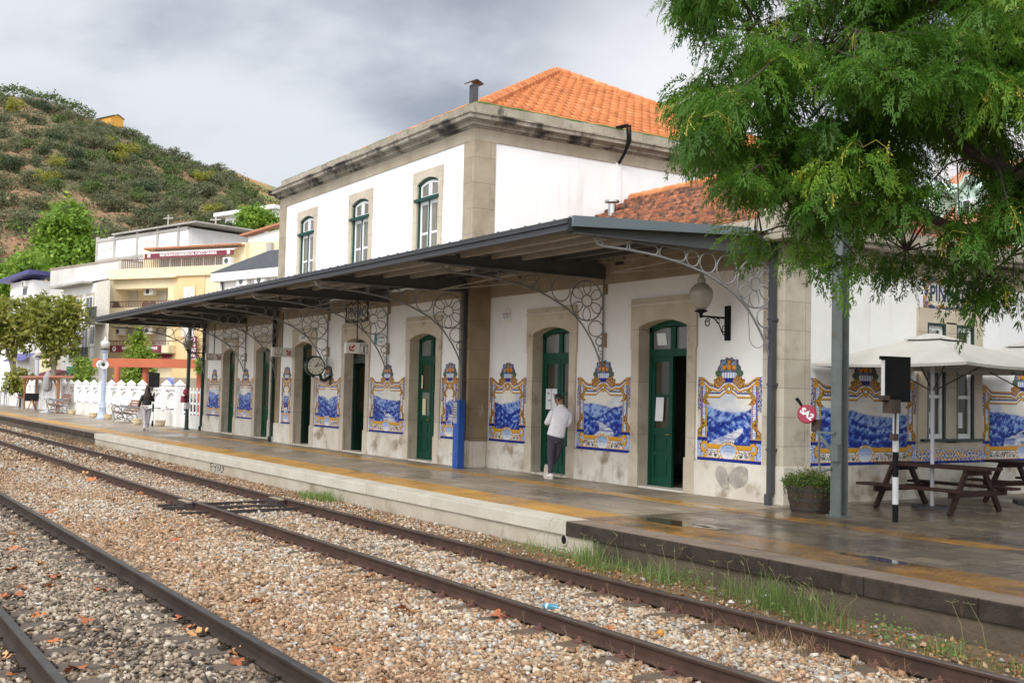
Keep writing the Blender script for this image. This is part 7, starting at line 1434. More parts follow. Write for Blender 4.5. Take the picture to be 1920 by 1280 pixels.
F = Fac(66, 96.0, 122, 92.5, 690); RS = thing('shop_house', 'low ochre shop house with a dark red awning behind the stall', 'building', (F.a + F.b) / 2); zt_ = F.uz(100, 655)[1]; b = MB(F.M); b.box(0, F.W, -4, 0, 2.2, zt_); b.build('wall', 'yellow_wall', RS); b = MB(F.M); b.box(0, F.W, -4, 0.05, -0.6, 2.2); b.build('base', 'concrete', RS)
q = F.rect(68, 692, 107, 704, 1.2); b = MB(F.M); b.add([(q[0], 1.6, q[2]), (q[1] - 0.6, 1.6, q[2]), (q[1], 0.06, q[3]), (q[0] + 0.6, 0.06, q[3])], [(0, 1, 2, 3)]); o = b.build('awning', 'burgundy', RS); o.modifiers.new('t', 'SOLIDIFY').thickness = 0.05
# --- unfinished white block with a concrete frame, higher up
F = Fac(183, 122.0, 352, 110.0, 460); CB = thing('concrete_frame_house', 'white house with an exposed concrete frame above the town', 'building', (F.a + F.b) / 2)
zt_ = F.uz(215, 440)[1]; zb_ = F.uz(215, 520)[1]; b = MB(F.M); u_ = F.uz(216, 450)[0]; b.box(0, F.W, -9, 0, 0, zt_ - 0.4); b.build('wall', 'white_wall', CB); b = MB(F.M)
for px in (183, 216, 258, 296, 335): u = F.uz(px, 450)[0]; b.box(u - 0.18, u + 0.18, -0.2, 0.10, 0, zt_)
for py in (436, 475, 511): z = F.uz(250, py + 4)[1]; b.box(-0.2, F.W, -0.2, 0.12, z - 0.3, z)
b.build('concrete_frame', 'concrete', CB)
for q in ((189, 448, 199, 468), (202, 445, 212, 466), (190, 483, 212, 496), (270, 450, 288, 470)): u0, u1, z0, z1 = F.rect(*q, 0.05); b = MB(F.M); b.box(u0, u1, 0, 0.05, z0, z1); b.build('shutter', 'shutter', CB)
b = MB(F.M); zz = F.uz(300, 447)[1]; b.box(u_, F.W + 2, -9, 0.45, zt_ - 0.12, zt_ + 0.03); b.build('roof_slab', 'concrete', CB)
# --- white villa up the slope and orange-roofed house
F = Fac(414, 150.0, 520, 142.0, 415); VL = thing('white_villa', 'white flat-roofed villa high on the slope behind the station', 'building', (F.a + F.b) / 2)
zt_ = F.uz(450, 403)[1]; b = MB(F.M); b.box(1.0, F.W, -10, 0, 0, zt_); b.build('wall', 'white_wall', VL); b = MB(F.M); b.box(-0.3, F.W + 0.5, -10, 1.0, zt_ + 0.002, zt_ + 0.5); b.build('roof_slab', 'white_paint', VL)
for q in ((424, 415, 434, 432),): u0, u1, z0, z1 = F.rect(*q, 0.05); b = MB(F.M); b.box(u0, u1, 0, 0.06, z0, z1); b.build('window', 'win_dark', VL)
F = Fac(466, 105.0, 545, 99.0, 430); OH = thing('orange_roof_house', 'white house with a low orange tiled roof beside the main block', 'building', (F.a + F.b) / 2)
z0_ = F.uz(470, 440)[1]; z1_ = F.uz(525, 424)[1]; b = MB(F.M); b.add([(0, 0, 0), (F.W, 0, 0), (F.W, 0, z1_ - 0.2), (0, 0, z0_ - 0.2), (0, -8, 0), (F.W, -8, 0), (F.W, -8, z1_ - 0.2), (0, -8, z0_ - 0.2)], [(0, 1, 2, 3), (5, 4, 7, 6), (4, 0, 3, 7), (1, 5, 6, 2), (3, 2, 6, 7)]); b.build('wall', 'white_wall', OH)
b = MB(F.M); b.beam((-0.8, 0.1, z0_), (F.W + 1, 0.1, z1_ + 0.25), 0.8, 0.18); b.build('eave', 'terra', OH)
# orange pergola beam on columns
mat('pergola_orange', (0.46, 0.125, 0.055), (0.40, 0.105, 0.045), 0.6, 0.7); PG = thing('pergola', 'long orange-red curved pergola beam on round columns behind the fence', 'pergola', at(280, 60))
pp = [at(*q, 0, 680) for q in ((174, 63.5), (205, 62.2), (240, 61.2), (280, 60.6), (330, 60.3), (384, 60.2))]; z0, z1 = zat(260, 688.5, 61), zat(260, 672, 61); vs = []; fs = []
for p in pp: vs += [(p[0], p[1], z0), (p[0], p[1], z1), (p[0] - 0.25, p[1] + 0.3, z1), (p[0] - 0.25, p[1] + 0.3, z0)]
for i in range(len(pp) - 1): fs += [(i * 4 + k, i * 4 + (k + 1) % 4, i * 4 + 4 + (k + 1) % 4, i * 4 + 4 + k) for k in range(4)]
fs += [(3, 2, 1, 0), tuple(len(vs) - 4 + k for k in range(4))]; b = MB(); b.add(vs, fs); b.build('beam', 'pergola_orange', PG)
for px in (219, 272, 374): p = at(px, 61.3, 0, 720); b = MB(); b.lathe([(0.17, -0.5), (0.17, z0 + 0.02)], p[0], p[1], 14); b.build('column', 'pergola_orange', PG, smooth=True)
# parked cars behind the gate and fence
mat('car_dark', (0.03, 0.035, 0.045), None, rough=0.25, coat=0.5); mat('car_silver', (0.40, 0.42, 0.44), None, rough=0.25, metal=0.3, coat=0.5); mat('tyre', (0.012, 0.012, 0.012), None, rough=0.9)
def car(label, m, M):
    t = thing('parked_car', label, 'car', tuple(M.translation), 0, 'cars parked behind the fence'); pf = [(-2.1, 0.30), (2.1, 0.30), (2.15, 0.62), (1.95, 0.82), (1.15, 0.92), (0.55, 1.38), (-1.15, 1.42), (-1.85, 0.95), (-2.12, 0.85)]
    b = MB(M); b.prism(pf, -0.82, 0.82); b.build('body', m, t, bevel=0.06); b = MB(M); b.prism([(1.0, 0.93), (0.5, 1.32), (-1.1, 1.35), (-1.6, 0.95)], -0.835, 0.835); b.build('window', 'win_dark', t)
    for x in (-1.3, 1.3):
        for y in (-0.72, 0.72): b = MB(M @ Matrix.Translation((x, y, 0.31)) @ Matrix.Rotation(math.pi / 2, 4, 'X')); b.lathe([(0.31, -0.11), (0.31, 0.11)], 0, 0, 16); w_ = b.build('wheel', 'tyre', t); b = MB(M @ Matrix.Translation((x, y, 0.31)) @ Matrix.Rotation(math.pi / 2, 4, 'X')); b.lathe([(0.2, -0.125), (0.2, 0.125)], 0, 0, 12); b.build('rim', 'steel', w_)
p = at(352, 66); car('dark car parked behind the picket gate', 'car_dark', Matrix.Translation((p[0], p[1], -0.3)) @ Matrix.Rotation(math.radians(70), 4, 'Z'))
p = at(296, 68); car('silver car parked behind the fence under the pergola', 'car_silver', Matrix.Translation((p[0], p[1], -0.1)) @ Matrix.Rotation(math.radians(60), 4, 'Z'))
# house with mint dormers behind the end wall, seen through the tree
mat('mint', (0.42, 0.56, 0.48), None, rough=0.6); mat('siding', (0.62, 0.62, 0.63), (0.55, 0.55, 0.56), 1, 0.8, brick=dict(w=50, h=0.35, m=0.02, dark=0.6, var=1.0, off=0))
F = Fac(1690, 48.0, 2060, 40.0, 360); DH = thing('dormer_house', 'house with mint-green dormers and an orange tiled roof, behind the leafy tree', 'building', (F.a + F.b) / 2)
ze = F.uz(1800, 425)[1]; b = MB(F.M); b.box(0, F.W, -9, 0, 0, ze); b.build('wall', 'town_white', DH)
b = MB(F.M); zr = F.uz(1800, 318, -4)[1]; b.add([(-0.3, 0.4, ze), (F.W, 0.4, ze), (F.W, -4.2, zr), (-0.3, -4.2, zr), (F.W, -9, ze), (-0.3, -9, ze)], [(0, 1, 2, 3), (3, 2, 4, 5), (0, 3, 5), (1, 4, 2)]); b.build('roof', 'terra', DH)
b = MB(F.M); b.box(F.uz(1760, 340, -6)[0], F.W, -12, -5.5, 0, F.uz(1800, 255, -6)[1]); b.build('rear_wing', 'siding', DH)
for x0, x1, yt in ((1712, 1775, 340), (1786, 1850, 330)):
    u0, u1 = F.uz(x0, 380, -0.4)[0], F.uz(x1, 380, -0.4)[0]; m_ = (u0 + u1) / 2; zt_ = F.uz((x0 + x1) / 2, yt, -0.4)[1]; zb_ = F.uz(x0, 372, -0.4)[1]
    b = MB(F.M); b.prism([(u0 + 0.2, ze - 0.2), (u1 - 0.2, ze - 0.2), (u1 - 0.2, zb_), (m_, zt_ - 0.25), (u0 + 0.2, zb_)], -4, -0.4); d = b.build('dormer', 'mint', DH); b = MB(F.M)
    b.beam((u0, -2.0, zb_ - 0.1), (m_, -2.0, zt_), 3.6, 0.14); b.beam((m_, -2.0, zt_), (u1, -2.0, zb_ - 0.1), 3.6, 0.14); b.build('dormer_roof', 'mint', d); b = MB(F.M); b.box(m_ - 0.30, m_ + 0.30, -0.4, -0.33, ze + 0.1, zb_ - 0.15); w_ = b.build('window', 'white_paint', d); b = MB(F.M); b.box(m_ - 0.22, m_ + 0.05, -0.33, -0.31, ze + 0.1, zb_ - 0.22); b.build('pane', 'win_dark', w_)

# ---------------------------------------------------------------- hills
mat('hill_soil', (0.27, 0.150, 0.080), (0.195, 0.120, 0.066), 0.05, 0.95, bump=0.0, c3=(0.125, 0.115, 0.050), sc3=0.045, lo3=0.46, hi3=0.62)
mat('vine_hill', (0.36, 0.20, 0.09), (0.24, 0.15, 0.07), 0.06, 0.95, c3=(0.12, 0.17, 0.04), sc3=0.03, lo3=0.4, hi3=0.6)
def hill(name, prof, d0, dr, z0, nrow, seed, m, bulge=1.0, dr2=None):
    cols = np.arange(prof[0][0], prof[-1][0] + 1, 12); py = np.interp(cols, [p[0] for p in prof], [p[1] for p in prof]); V = []
    for i, (c, y) in enumerate(zip(cols, py)):
        D_ = np.interp(c, [cols[0], cols[-1]], dr); zr = zat(c, y, D_)
        for j in range(nrow + 6):
            t = min(1.0, j / (nrow - 1)); d = d0 + (D_ - d0) * t; z = z0 + (zr - z0) * t ** bulge
            if j >= nrow: d = D_ + (j - nrow + 1) * 30; z = zr - (j - nrow + 1) * 16
            p = at(c, d, 0, y); n_ = (fbm(np.array(p[0] * 0.02), np.array(p[1] * 0.02), seed, 4) - 0.5) * 9 * min(1, 4 * t * (1 - t)) if j < nrow else 0
            if j < nrow and name == 'hill': q_ = z * 0.28 + float(fbm(np.array(p[0] * 0.012), np.array(p[1] * 0.012), 9, 2)) * 3; n_ = float(n_) + 1.5 * ((q_ % 1) ** 3)
            V.append((p[0], p[1], z + float(n_)))
    r = nrow + 6; f = [(i * r + j, (i + 1) * r + j, (i + 1) * r + j + 1, i * r + j + 1) for i in range(len(cols) - 1) for j in range(r - 1)]
    o = tag(np_mesh(name, np.array(V), np.array(f), m, smooth=True), kind='structure'); V = np.array(V).reshape(len(cols), r, 3)
    def pos(px, t):
        i = np.clip((px - cols[0]) / 12, 0, len(cols) - 1.01); j = np.clip(t * (nrow - 1), 0, nrow - 1.01); a, c = int(i), int(j); u, v = i - a, j - c
        return (V[a, c] * (1 - u) * (1 - v) + V[a + 1, c] * u * (1 - v) + V[a, c + 1] * (1 - u) * v + V[a + 1, c + 1] * u * v)
    return o, pos
H1 = [(-420, 120), (-120, 165), (0, 183), (60, 190), (110, 203), (170, 228), (215, 243), (262, 272), (330, 300), (390, 322), (430, 338), (455, 352), (478, 380), (500, 420), (540, 480), (620, 560), (760, 640)]
h1, hp1 = hill('hill', H1, 150, (400, 300), 6.0, 120, 41, 'hill_soil', 0.9)
h2, hp2 = hill('vineyard_hill', [(300, 300), (430, 318), (470, 335), (525, 354), (640, 400), (900, 470), (1400, 560), (2200, 590), (2900, 600)], 330, (620, 620), 20, 20, 43, 'vine_hill')
# ---------------------------------------------------------------- vegetation
def leaf_cloud(rs, P, out, size, tilt=0.9, aspect=0.55):
    """one folded leaf blade per point: returns vertices and quads"""
    n = len(P); d = rs.normal(size=(n, 3)) * tilt + out; d /= np.linalg.norm(d, axis=1)[:, None]
    u = np.cross(d, rs.normal(size=(n, 3))); u /= np.linalg.norm(u, axis=1)[:, None]; v = np.cross(d, u); s = (size * rs.uniform(0.6, 1.35, n))[:, None]
    V = np.stack([P - u * s, P + v * s * aspect - d * s * 0.12, P + u * s, P - v * s * aspect - d * s * 0.12], 1).reshape(-1, 3)
    return V, np.arange(n * 4).reshape(-1, 4)
def crown_mesh(name, lobes, n_clump, per, clump_r, size, m, parent, seed, hollow=0.55, squash=0.75, tilt=0.9, aspect=0.55):
    rs = np.random.default_rng(seed); lobes = np.array(lobes, float); vol = (lobes[:, 3] * lobes[:, 4] * lobes[:, 5]) ** 0.75; k = rs.choice(len(lobes), n_clump, p=vol / vol.sum())
    d = rs.normal(size=(n_clump, 3)); d /= np.linalg.norm(d, axis=1)[:, None]; rad = rs.uniform(hollow, 1.0, n_clump) ** 0.6
    c = lobes[k, :3] + d * rad[:, None] * lobes[k, 3:6]; q = np.repeat(np.arange(n_clump), per); n = len(q)
    off = rs.normal(size=(n, 3)) * clump_r * np.array([1, 1, squash]) * rs.uniform(0.5, 1.2, n_clump)[q][:, None]; P = c[q] + off
    V, Fq = leaf_cloud(rs, P, d[q] * 0.7 + np.array([0, 0, 0.5]), size, tilt, aspect); tone = np.clip(rs.normal(0.5, 0.20, n_clump)[q] + rs.normal(0, 0.14, n), 0, 1)
    return np_mesh(name, V, Fq, m, parent, rnd=np.repeat(tone, 4))
leaf_mat('olive_leaf', (0.105, 0.125, 0.058), (0.175, 0.195, 0.098), (0.26, 0.265, 0.145), 0.35)
leaf_mat('hill_green_leaf', (0.075, 0.118, 0.036), (0.13, 0.195, 0.050), (0.22, 0.28, 0.08), 0.35)
leaf_mat('hill_yellow_leaf', (0.20, 0.22, 0.03), (0.33, 0.34, 0.045), (0.46, 0.44, 0.07), 0.35)
leaf_mat('dark_leaf', (0.035, 0.062, 0.028), (0.070, 0.105, 0.045), (0.12, 0.16, 0.07), 0.3)
leaf_mat('plane_leaf', (0.15, 0.18, 0.03), (0.25, 0.28, 0.045), (0.42, 0.36, 0.08), 0.4)
leaf_mat('poplar_leaf', (0.13, 0.235, 0.028), (0.22, 0.38, 0.042), (0.40, 0.50, 0.08), 0.42)
leaf_mat('maple_leaf', (0.13, 0.22, 0.025), (0.24, 0.36, 0.04), (0.46, 0.50, 0.09), 0.4)
leaf_mat('melia_leaf', (0.046, 0.126, 0.015), (0.098, 0.232, 0.023), (0.28, 0.43, 0.048), 0.5)
leaf_mat('planter_leaf', (0.045, 0.085, 0.018), (0.10, 0.17, 0.03), (0.21, 0.26, 0.05), 0.35)
leaf_mat('grass_blade', (0.13, 0.22, 0.055), (0.21, 0.32, 0.085), (0.42, 0.38, 0.16), 0.45)
leaf_mat('dry_grass', (0.20, 0.12, 0.05), (0.30, 0.20, 0.09), (0.40, 0.29, 0.14), 0.2)
mat('bark', (0.075, 0.055, 0.043), (0.045, 0.034, 0.028), 8, 0.9, bump=0.7, bsc=20, st=(1, 1, 0.3)); mat('bark_pale', (0.28, 0.24, 0.19), (0.19, 0.16, 0.12), 4, 0.85)
# --- hillside trees: six shapes, copied with their own turn and size
proto = []
for k, (lm, lb, cat) in enumerate((('olive_leaf', 0, 0), ('olive_leaf', 0, 0), ('olive_leaf', 0, 0), ('olive_leaf', 0, 0), ('hill_green_leaf', 1, 0), ('hill_yellow_leaf', 2, 0), ('dark_leaf', 3, 0))):
    t = thing('hillside_tree', 'x', 'tree'); rs = random.Random(k)
    lobes = [(rs.uniform(-0.5, 0.5), rs.uniform(-0.5, 0.5), 0.62 + rs.uniform(-0.12, 0.3), 0.62, 0.62, 0.46) for _ in range(5)]
    crown_mesh('crown', lobes, 85, 15, 0.13, 0.072, lm, t, 100 + k, 0.6); b = MB(); b.tube([(0, 0, -0.6), (0.05, 0, 0.2), (0.1, 0.05, 0.7)], [0.09, 0.07, 0.03], 5); b.build('trunk', 'bark', t); proto.append(t)
LB = ('grey-green olive tree on the dry brown hillside', 'mid-green bushy tree on the dry brown hillside', 'yellow-green tree among the olives on the hillside', 'dark green tree on the dry brown hillside'); KD = [0, 0, 0, 0, 1, 2, 3]
rs = random.Random(11); done = [False] * 7; pts_ = []; tries = 0
while len(pts_) < 296 and tries < 14000:
    tries += 1; px = rs.uniform(-40, 545); t = rs.uniform(0.06, 0.985) ** 0.8
    p = hp1(px, t); bare = float(fbm(np.array(p[0] * 0.018), np.array(p[1] * 0.018 + p[2] * 0.03), 77, 3))
    if bare < 0.40 and rs.random() < 0.5: continue
    if t > 0.90 and px < 170 and rs.random() < 0.8: continue
    dd = math.hypot(p[0], p[1]); 
    if any((p[0] - q[0]) ** 2 + (p[1] - q[1]) ** 2 < (0.0095 * dd) ** 2 for q in pts_): continue
    pts_.append(p); k = rs.choices(range(7), (4, 4, 4, 4, 4, 1.1, 1.6))[0]
    s = rs.uniform(1.9, 3.4) * (1.0 if dd < 280 else 1.0); sc = (s, s, s * rs.uniform(0.8, 1.05))
    if not done[k]: o = proto[k]; o.location = tuple(p); o.scale = sc; o.rotation_euler = (0, 0, rs.uniform(0, 6)); done[k] = True
    else: o = copy_tree(proto[k], loc=p, rz=rs.uniform(0, 6), sc=sc)
    o['label'] = LB[KD[k]]; o['group'] = ('olive trees on the hillside', 'green trees on the hillside', 'yellow-green trees on the hillside', 'dark trees on the hillside')[KD[k]]
for k in range(7):
    if not done[k]: proto[k].location = tuple(hp1(100 + 40 * k, 0.5)); proto[k].scale = (3, 3, 3); proto[k]['label'] = LB[KD[k]]
rs_ = np.random.default_rng(5); P = np.array([hp1(*q) for q in zip(rs_.uniform(-60, 600, 2600), rs_.uniform(0.02, 1, 2600))]); q = np.repeat(np.arange(2600), 18); Pn = P[q] + rs_.normal(size=(len(q), 3)) * np.array([1.0, 1.0, 0.45]) * rs_.uniform(0.5, 1.3, 2600)[q][:, None] + np.array([0, 0, 0.6])
V, Fq = leaf_cloud(rs_, Pn, np.array([0, 0, 0.8]), 0.34); tag(np_mesh('hillside_scrub', V, Fq, 'olive_leaf', rnd=np.repeat(np.clip(rs_.normal(0.45, 0.2, 2600)[q], 0, 1), 4)), 'low dry scrub covering the slope between the trees', kind='stuff')
# vine terraces, terrace wall, cottage, poles
rows = []
for k in range(7):
    v0 = 0.40 + 0.085 * k; pts = [hp2(px, v0 + 0.02 * math.sin(px * 0.02)) + (0, 0, 0.8) for px in range(440, 760, 8)]; rows += pts
rows = np.array(rows); q = np.repeat(np.arange(len(rows)), 26); Pn = rows[q] + rs_.normal(size=(len(q), 3)) * np.array([1.6, 1.6, 0.9]); V, Fq = leaf_cloud(rs_, Pn, np.array([0, 0, 0.8]), 0.75)
tag(np_mesh('vines', V, Fq, 'hill_green_leaf', rnd=np.repeat(rs_.random(len(q)), 4)), 'green rows of vines on the far terraced slope', kind='stuff')
mat('dry_wall', (0.20, 0.145, 0.11), (0.13, 0.10, 0.08), 0.4, 0.95); tw = MB(); pr = [hp1(px, 0.93) for px in range(-60, 182, 12)]
for a, c in zip(pr[:-1], pr[1:]): tw.add([(*a[:2], a[2] - 1), (*c[:2], c[2] - 1), (*c[:2], c[2] + 2.2), (*a[:2], a[2] + 2.2), (a[0] - 1.5, a[1] + 1, a[2] - 1), (c[0] - 1.5, c[1] + 1, c[2] - 1), (c[0] - 1.5, c[1] + 1, c[2] + 2.2), (a[0] - 1.5, a[1] + 1, a[2] + 2.2)], [(0, 1, 2, 3), (3, 2, 6, 7), (5, 4, 7, 6)])
tag(tw.build('terrace_wall', 'dry_wall'), 'dry stone terrace wall near the top of the hill', 'wall')
rows = np.array([np.array(p) + (0, 0, 2.6) for px in range(-40, 176, 3) for p in [hp1(px, 0.99)]]); q = np.repeat(np.arange(len(rows)), 22); Pn = rows[q] + rs_.normal(size=(len(q), 3)) * np.array([0.9, 0.9, 0.7]); V, Fq = leaf_cloud(rs_, Pn, np.array([0, 0, 0.8]), 0.45); tag(np_mesh('ridge_hedge', V, Fq, 'hill_green_leaf', rnd=np.repeat(rs_.random(len(q)), 4)), 'low green vine hedge along the top of the hill', kind='stuff')
F = Fac(176, 386.0, 208, 380.0, 225); z0, z1, zr = F.uz(190, 233)[1], F.uz(190, 222)[1], F.uz(190, 216.5)[1]; CT = thing('hill_cottage', 'small yellow cottage with a brown roof high on the hill', 'cottage', (F.a + F.b) / 2 + (0, 0, z0))
mat('cottage_yellow', (0.66, 0.34, 0.06), None); b = MB(F.M); b.box(0, F.W, -5, 0, z0 - 1, z1); b.prism([(-5, z1), (0, z1), (-2.5, zr)], F.W - 0.1, F.W, 'x'); b.build('wall', 'cottage_yellow', CT)
b = MB(F.M); b.beam((-0.4, -1.1, (z1 + zr) / 2 + 0.1), (F.W + 0.4, -1.1, (z1 + zr) / 2 + 0.1), 0.2, 0.2); b.add([(-0.4, 0.4, z1 - 0.1), (F.W + 0.4, 0.4, z1 - 0.1), (F.W + 0.4, -2.5, zr + 0.15), (-0.4, -2.5, zr + 0.15), (F.W + 0.4, -5.4, z1 - 0.1), (-0.4, -5.4, z1 - 0.1)], [(0, 1, 2, 3), (3, 2, 4, 5)]); b.build('roof', 'bark', CT); b = MB(F.M); b.box(F.W * 0.30, F.W * 0.42, 0, 0.05, z0 + 0.8, z1 - 0.3); b.build('window', 'win_dark', CT)
for px, y0, y1, d, lb in ((267, 268, 250, 385, 'thin utility pole on the hill below the cottage'), (316, 446, 403, 128, 'grey street pole above the concrete-framed house'), (405, 455, 405, 118, 'grey pole beside the white villa'), (390, 452, 432, 116, 'short lamp pole above the yellow roof'), (458, 334, 322, 500, 'thin utility pole on the far vineyard crest')):
    p = at(px, d, 0, y1); z0, z1 = zat(px, y0, d), zat(px, y1, d); b = MB(); r = 0.13 if d < 200 else 0.2; b.tube([(p[0], p[1], z0 - 8), (p[0], p[1], z1)], [r, r * 0.7], 6); b.beam((p[0] - 0.5, p[1] - 0.4, z1 - 0.4), (p[0] + 0.5, p[1] + 0.4, z1 - 0.4), 0.12, 0.12); tag(b.build('utility_pole', 'concrete'), lb, 'pole', 'utility poles')
# --- town trees
def tree(name, label, px, d, zb, lobes, nc, per, cr, size, lm, seed, bark='bark', trunk=None, group=None, hollow=0.5):
    """lobes in picture columns/rows: (px, py, width px, height px); depth as wide as the lobe"""
    s = d / FPX; p = at(px, d, zb); t = thing(name, label, 'tree', p, 0, group); L3 = []
    for lx, ly, w_, h_ in lobes: q = at(lx, d, 0, ly); L3.append((q[0], q[1], zat(lx, ly, d), w_ * s / 2, w_ * s / 2, h_ * s / 2))
    crown_mesh('crown', L3, nc, per, cr, size, lm, t, seed, hollow); zc = sum(l[2] for l in L3) / len(L3)
    tb = MB(); r = trunk or 0.18; tb.tube([(p[0], p[1], zb), (p[0] + r * 0.5, p[1], (zb + zc) / 2), (L3[0][0], L3[0][1], zc)], [r, r * 0.75, r * 0.3], 8); tb.build('trunk', bark, t)
    for l in L3[1:]: b = MB(); b.tube([(p[0] + r * 0.4, p[1], zb + (zc - zb) * 0.45), ((p[0] + l[0]) / 2, (p[1] + l[1]) / 2, (zc + l[2]) / 2 - 0.4), (l[0], l[1], l[2])], [r * 0.5, r * 0.35, r * 0.12], 6); b.build('limb', bark, t)
    return t
tree('plane_tree', 'pollarded plane tree with yellowing leaves at the left edge', 22, 88, -0.3, [(20, 600, 92, 90), (-20, 610, 70, 90), (48, 585, 50, 70), (25, 640, 80, 60)], 330, 12, 0.34, 0.20, 'plane_leaf', 201, 'bark_pale', 0.28, 'plane trees behind the fence')
tree('plane_tree', 'pollarded plane tree with a round crown left of the white house', 98, 84, -0.3, [(100, 600, 96, 86), (130, 595, 62, 74), (76, 598, 60, 86), (118, 640, 70, 60), (95, 655, 40, 60)], 360, 12, 0.34, 0.20, 'plane_leaf', 202, 'bark_pale', 0.26, 'plane trees behind the fence')
tree('poplar_tree', 'tall bright green poplar rising behind the town', 130, 135, 4, [(128, 420, 78, 96), (108, 450, 82, 90), (152, 455, 52, 90), (125, 490, 120, 70), (60, 500, 70, 60)], 620, 13, 0.60, 0.30, 'poplar_leaf', 203, 'bark', 0.4)
tree('poplar_tree', 'lower bright green tree at the left edge behind the purple roof', 25, 128, 3, [(20, 520, 70, 60), (-10, 540, 60, 70), (60, 495, 50, 50)], 220, 12, 0.55, 0.28, 'poplar_leaf', 204, 'bark', 0.3)
tree('villa_tree', 'light green tree in front of the white villa', 480, 132, 6, [(480, 418, 74, 56), (500, 425, 50, 50), (462, 432, 40, 40)], 280, 12, 0.55, 0.27, 'poplar_leaf', 205)
tree('villa_conifer', 'small dark conifer beside the white villa', 428, 130, 6, [(428, 440, 20, 36), (428, 430, 10, 22)], 60, 12, 0.3, 0.2, 'dark_leaf', 206)
tree('street_tree', 'young lime-green maple in front of the guest house sign', 258, 68, -0.4, [(256, 695, 62, 60), (258, 660, 50, 44), (259, 634, 30, 36), (260, 620, 12, 24), (252, 725, 70, 52), (276, 668, 28, 20)], 330, 11, 0.20, 0.125, 'maple_leaf', 207, 'bark', 0.12, None, 0.2)
tree('street_tree', 'thin yellow-green sapling in front of the white house', 158, 74, -0.4, [(158, 705, 44, 50), (166, 690, 26, 40), (150, 725, 40, 40), (148, 680, 20, 30)], 150, 9, 0.22, 0.125, 'maple_leaf', 208, 'bark', 0.08, None, 0.2)
tree('street_tree', 'leafy sprig of a young tree at the canopy column', 378, 58, -0.4, [(377, 690, 14, 30), (374, 678, 10, 16)], 26, 9, 0.14, 0.10, 'maple_leaf', 209, 'bark', 0.05, None, 0.2)
tree('street_shrub', 'dark leafy shrub behind the stall and far lamp', 38, 82, -0.4, [(36, 708, 40, 44), (60, 720, 40, 30), (22, 722, 26, 30)], 120, 10, 0.25, 0.16, 'plane_leaf', 210, 'bark', 0.1)
# --- the big chinaberry in front, its trunk just outside the picture on the right
rs = np.random.default_rng(17)
def T(px, py, d): p = at(px, d, 0, py); p[2] = zat(px, py, d); return p
def compound_leaf():
    """doubly feathered leaf about 0.4 m long: leaflets (base, tip direction)"""
    B = []; Lr = 0.40
    for i in range(6):
        f = 0.22 + 0.78 * i / 5; bx = Lr * f; pl = 0.155 * (1 - 0.45 * (f - 0.3) ** 2 - 0.35 * max(0, f - 0.6))
        for s in ((-1, 1) if i < 5 else (0,)):
            pd = np.array([0.62, 0.78 * s, -0.10]) if s else np.array([1.0, 0, -0.1]); pd /= np.linalg.norm(pd); sd = np.array([-pd[1], pd[0], 0])
            for j in range(4):
                g = 0.28 + 0.66 * j / 3
                for q in (-1, 1) if j < 3 else (0,):
                    d = pd * 0.72 + sd * 0.70 * q if q else pd; d = d / np.linalg.norm(d); B.append((np.array([bx, 0, 0]) + pd * pl * g, d + np.array([0, 0, -0.15]), 0.060 * (1 - 0.15 * j)))
    V = []
    for p, d, l in B:
        d = d / np.linalg.norm(d); sd = np.cross(d, (0, 0, 1)); sd /= np.linalg.norm(sd); V += [p, p + d * l * 0.42 + sd * l * 0.20 + (0, 0, 0.004), p + d * l, p + d * l * 0.42 - sd * l * 0.20 + (0, 0, 0.004)]
    return np.array(V)
CLF = compound_leaf()
def inside(px, py, poly):
    c = False; n = len(poly)
    for i in range(n):
        (x0, y0), (x1, y1) = poly[i - 1], poly[i]
        if (y0 > py) != (y1 > py) and px < (x1 - x0) * (py - y0) / (y1 - y0) + x0: c = not c
    return c
POLY = [(1290, -400), (1288, 10), (1318, 85), (1284, 140), (1282, 215), (1284, 268), (1345, 275), (1372, 325), (1375, 345), (1400, 370), (1440, 365), (1480, 375), (1510, 410), (1560, 435), (1610, 430), (1640, 380), (1690, 420), (1730, 400), (1780, 430), (1840, 490), (1900, 460), (2000, 520), (2500, 480), (2700, 100), (2600, -500)]
HOLES = [(1812, 372, 62, 58), (1905, 452, 34, 26), (1725, 335, 22, 26), (1415, 190, 24, 20), (1570, 150, 22, 18), (1650, 60, 18, 14), (1480, 90, 20, 16), (1870, 240, 26, 16), (1345, 225, 16, 14)]
CL = []
while len(CL) < 930:
    px, py = rs.uniform(1290, 2600), rs.uniform(-420, 560)
    if not inside(px, py, POLY): continue
    if any(((px - a) / c) ** 2 + ((py + 30 - b_) / e) ** 2 < 1 for a, b_, c, e in HOLES): continue
    if px > 1990 and rs.random() < 0.55: continue
    if py < -60 and rs.random() < 0.4: continue
    nz = float(fbm(np.array(px / 70.0), np.array(py / 58.0), 61, 3))
    if nz < 0.40: continue
    d = 10.2 + 2.1 * (float(vnoise(np.array(px / 140.0), np.array(py / 120.0), 71)) - 0.5) + rs.normal(0, 0.75); CL.append(T(px, py, float(np.clip(d, 8.3, 12.6))))
for px, py, d in ((1398, 430, 10.6), (1418, 440, 10.4), (1500, 455, 9.6), (1530, 480, 9.5), (1570, 490, 9.4), (1605, 480, 9.6), (1665, 490, 10.6), (1690, 510, 10.4), (1672, 470, 10.8), (1760, 500, 10.2), (1800, 530, 10.0), (1838, 560, 9.9), (1870, 540, 9.8), (1900, 520, 10), (1850, 520, 10.3), (1820, 495, 10.6), (1780, 455, 10.2), (1730, 480, 10.8), (1340, 60, 10.5), (1310, 30, 10.6), (1300, 200, 10.7), (1290, 180, 10.4)): CL.append(T(px, py, d))
NVIS = len(CL)
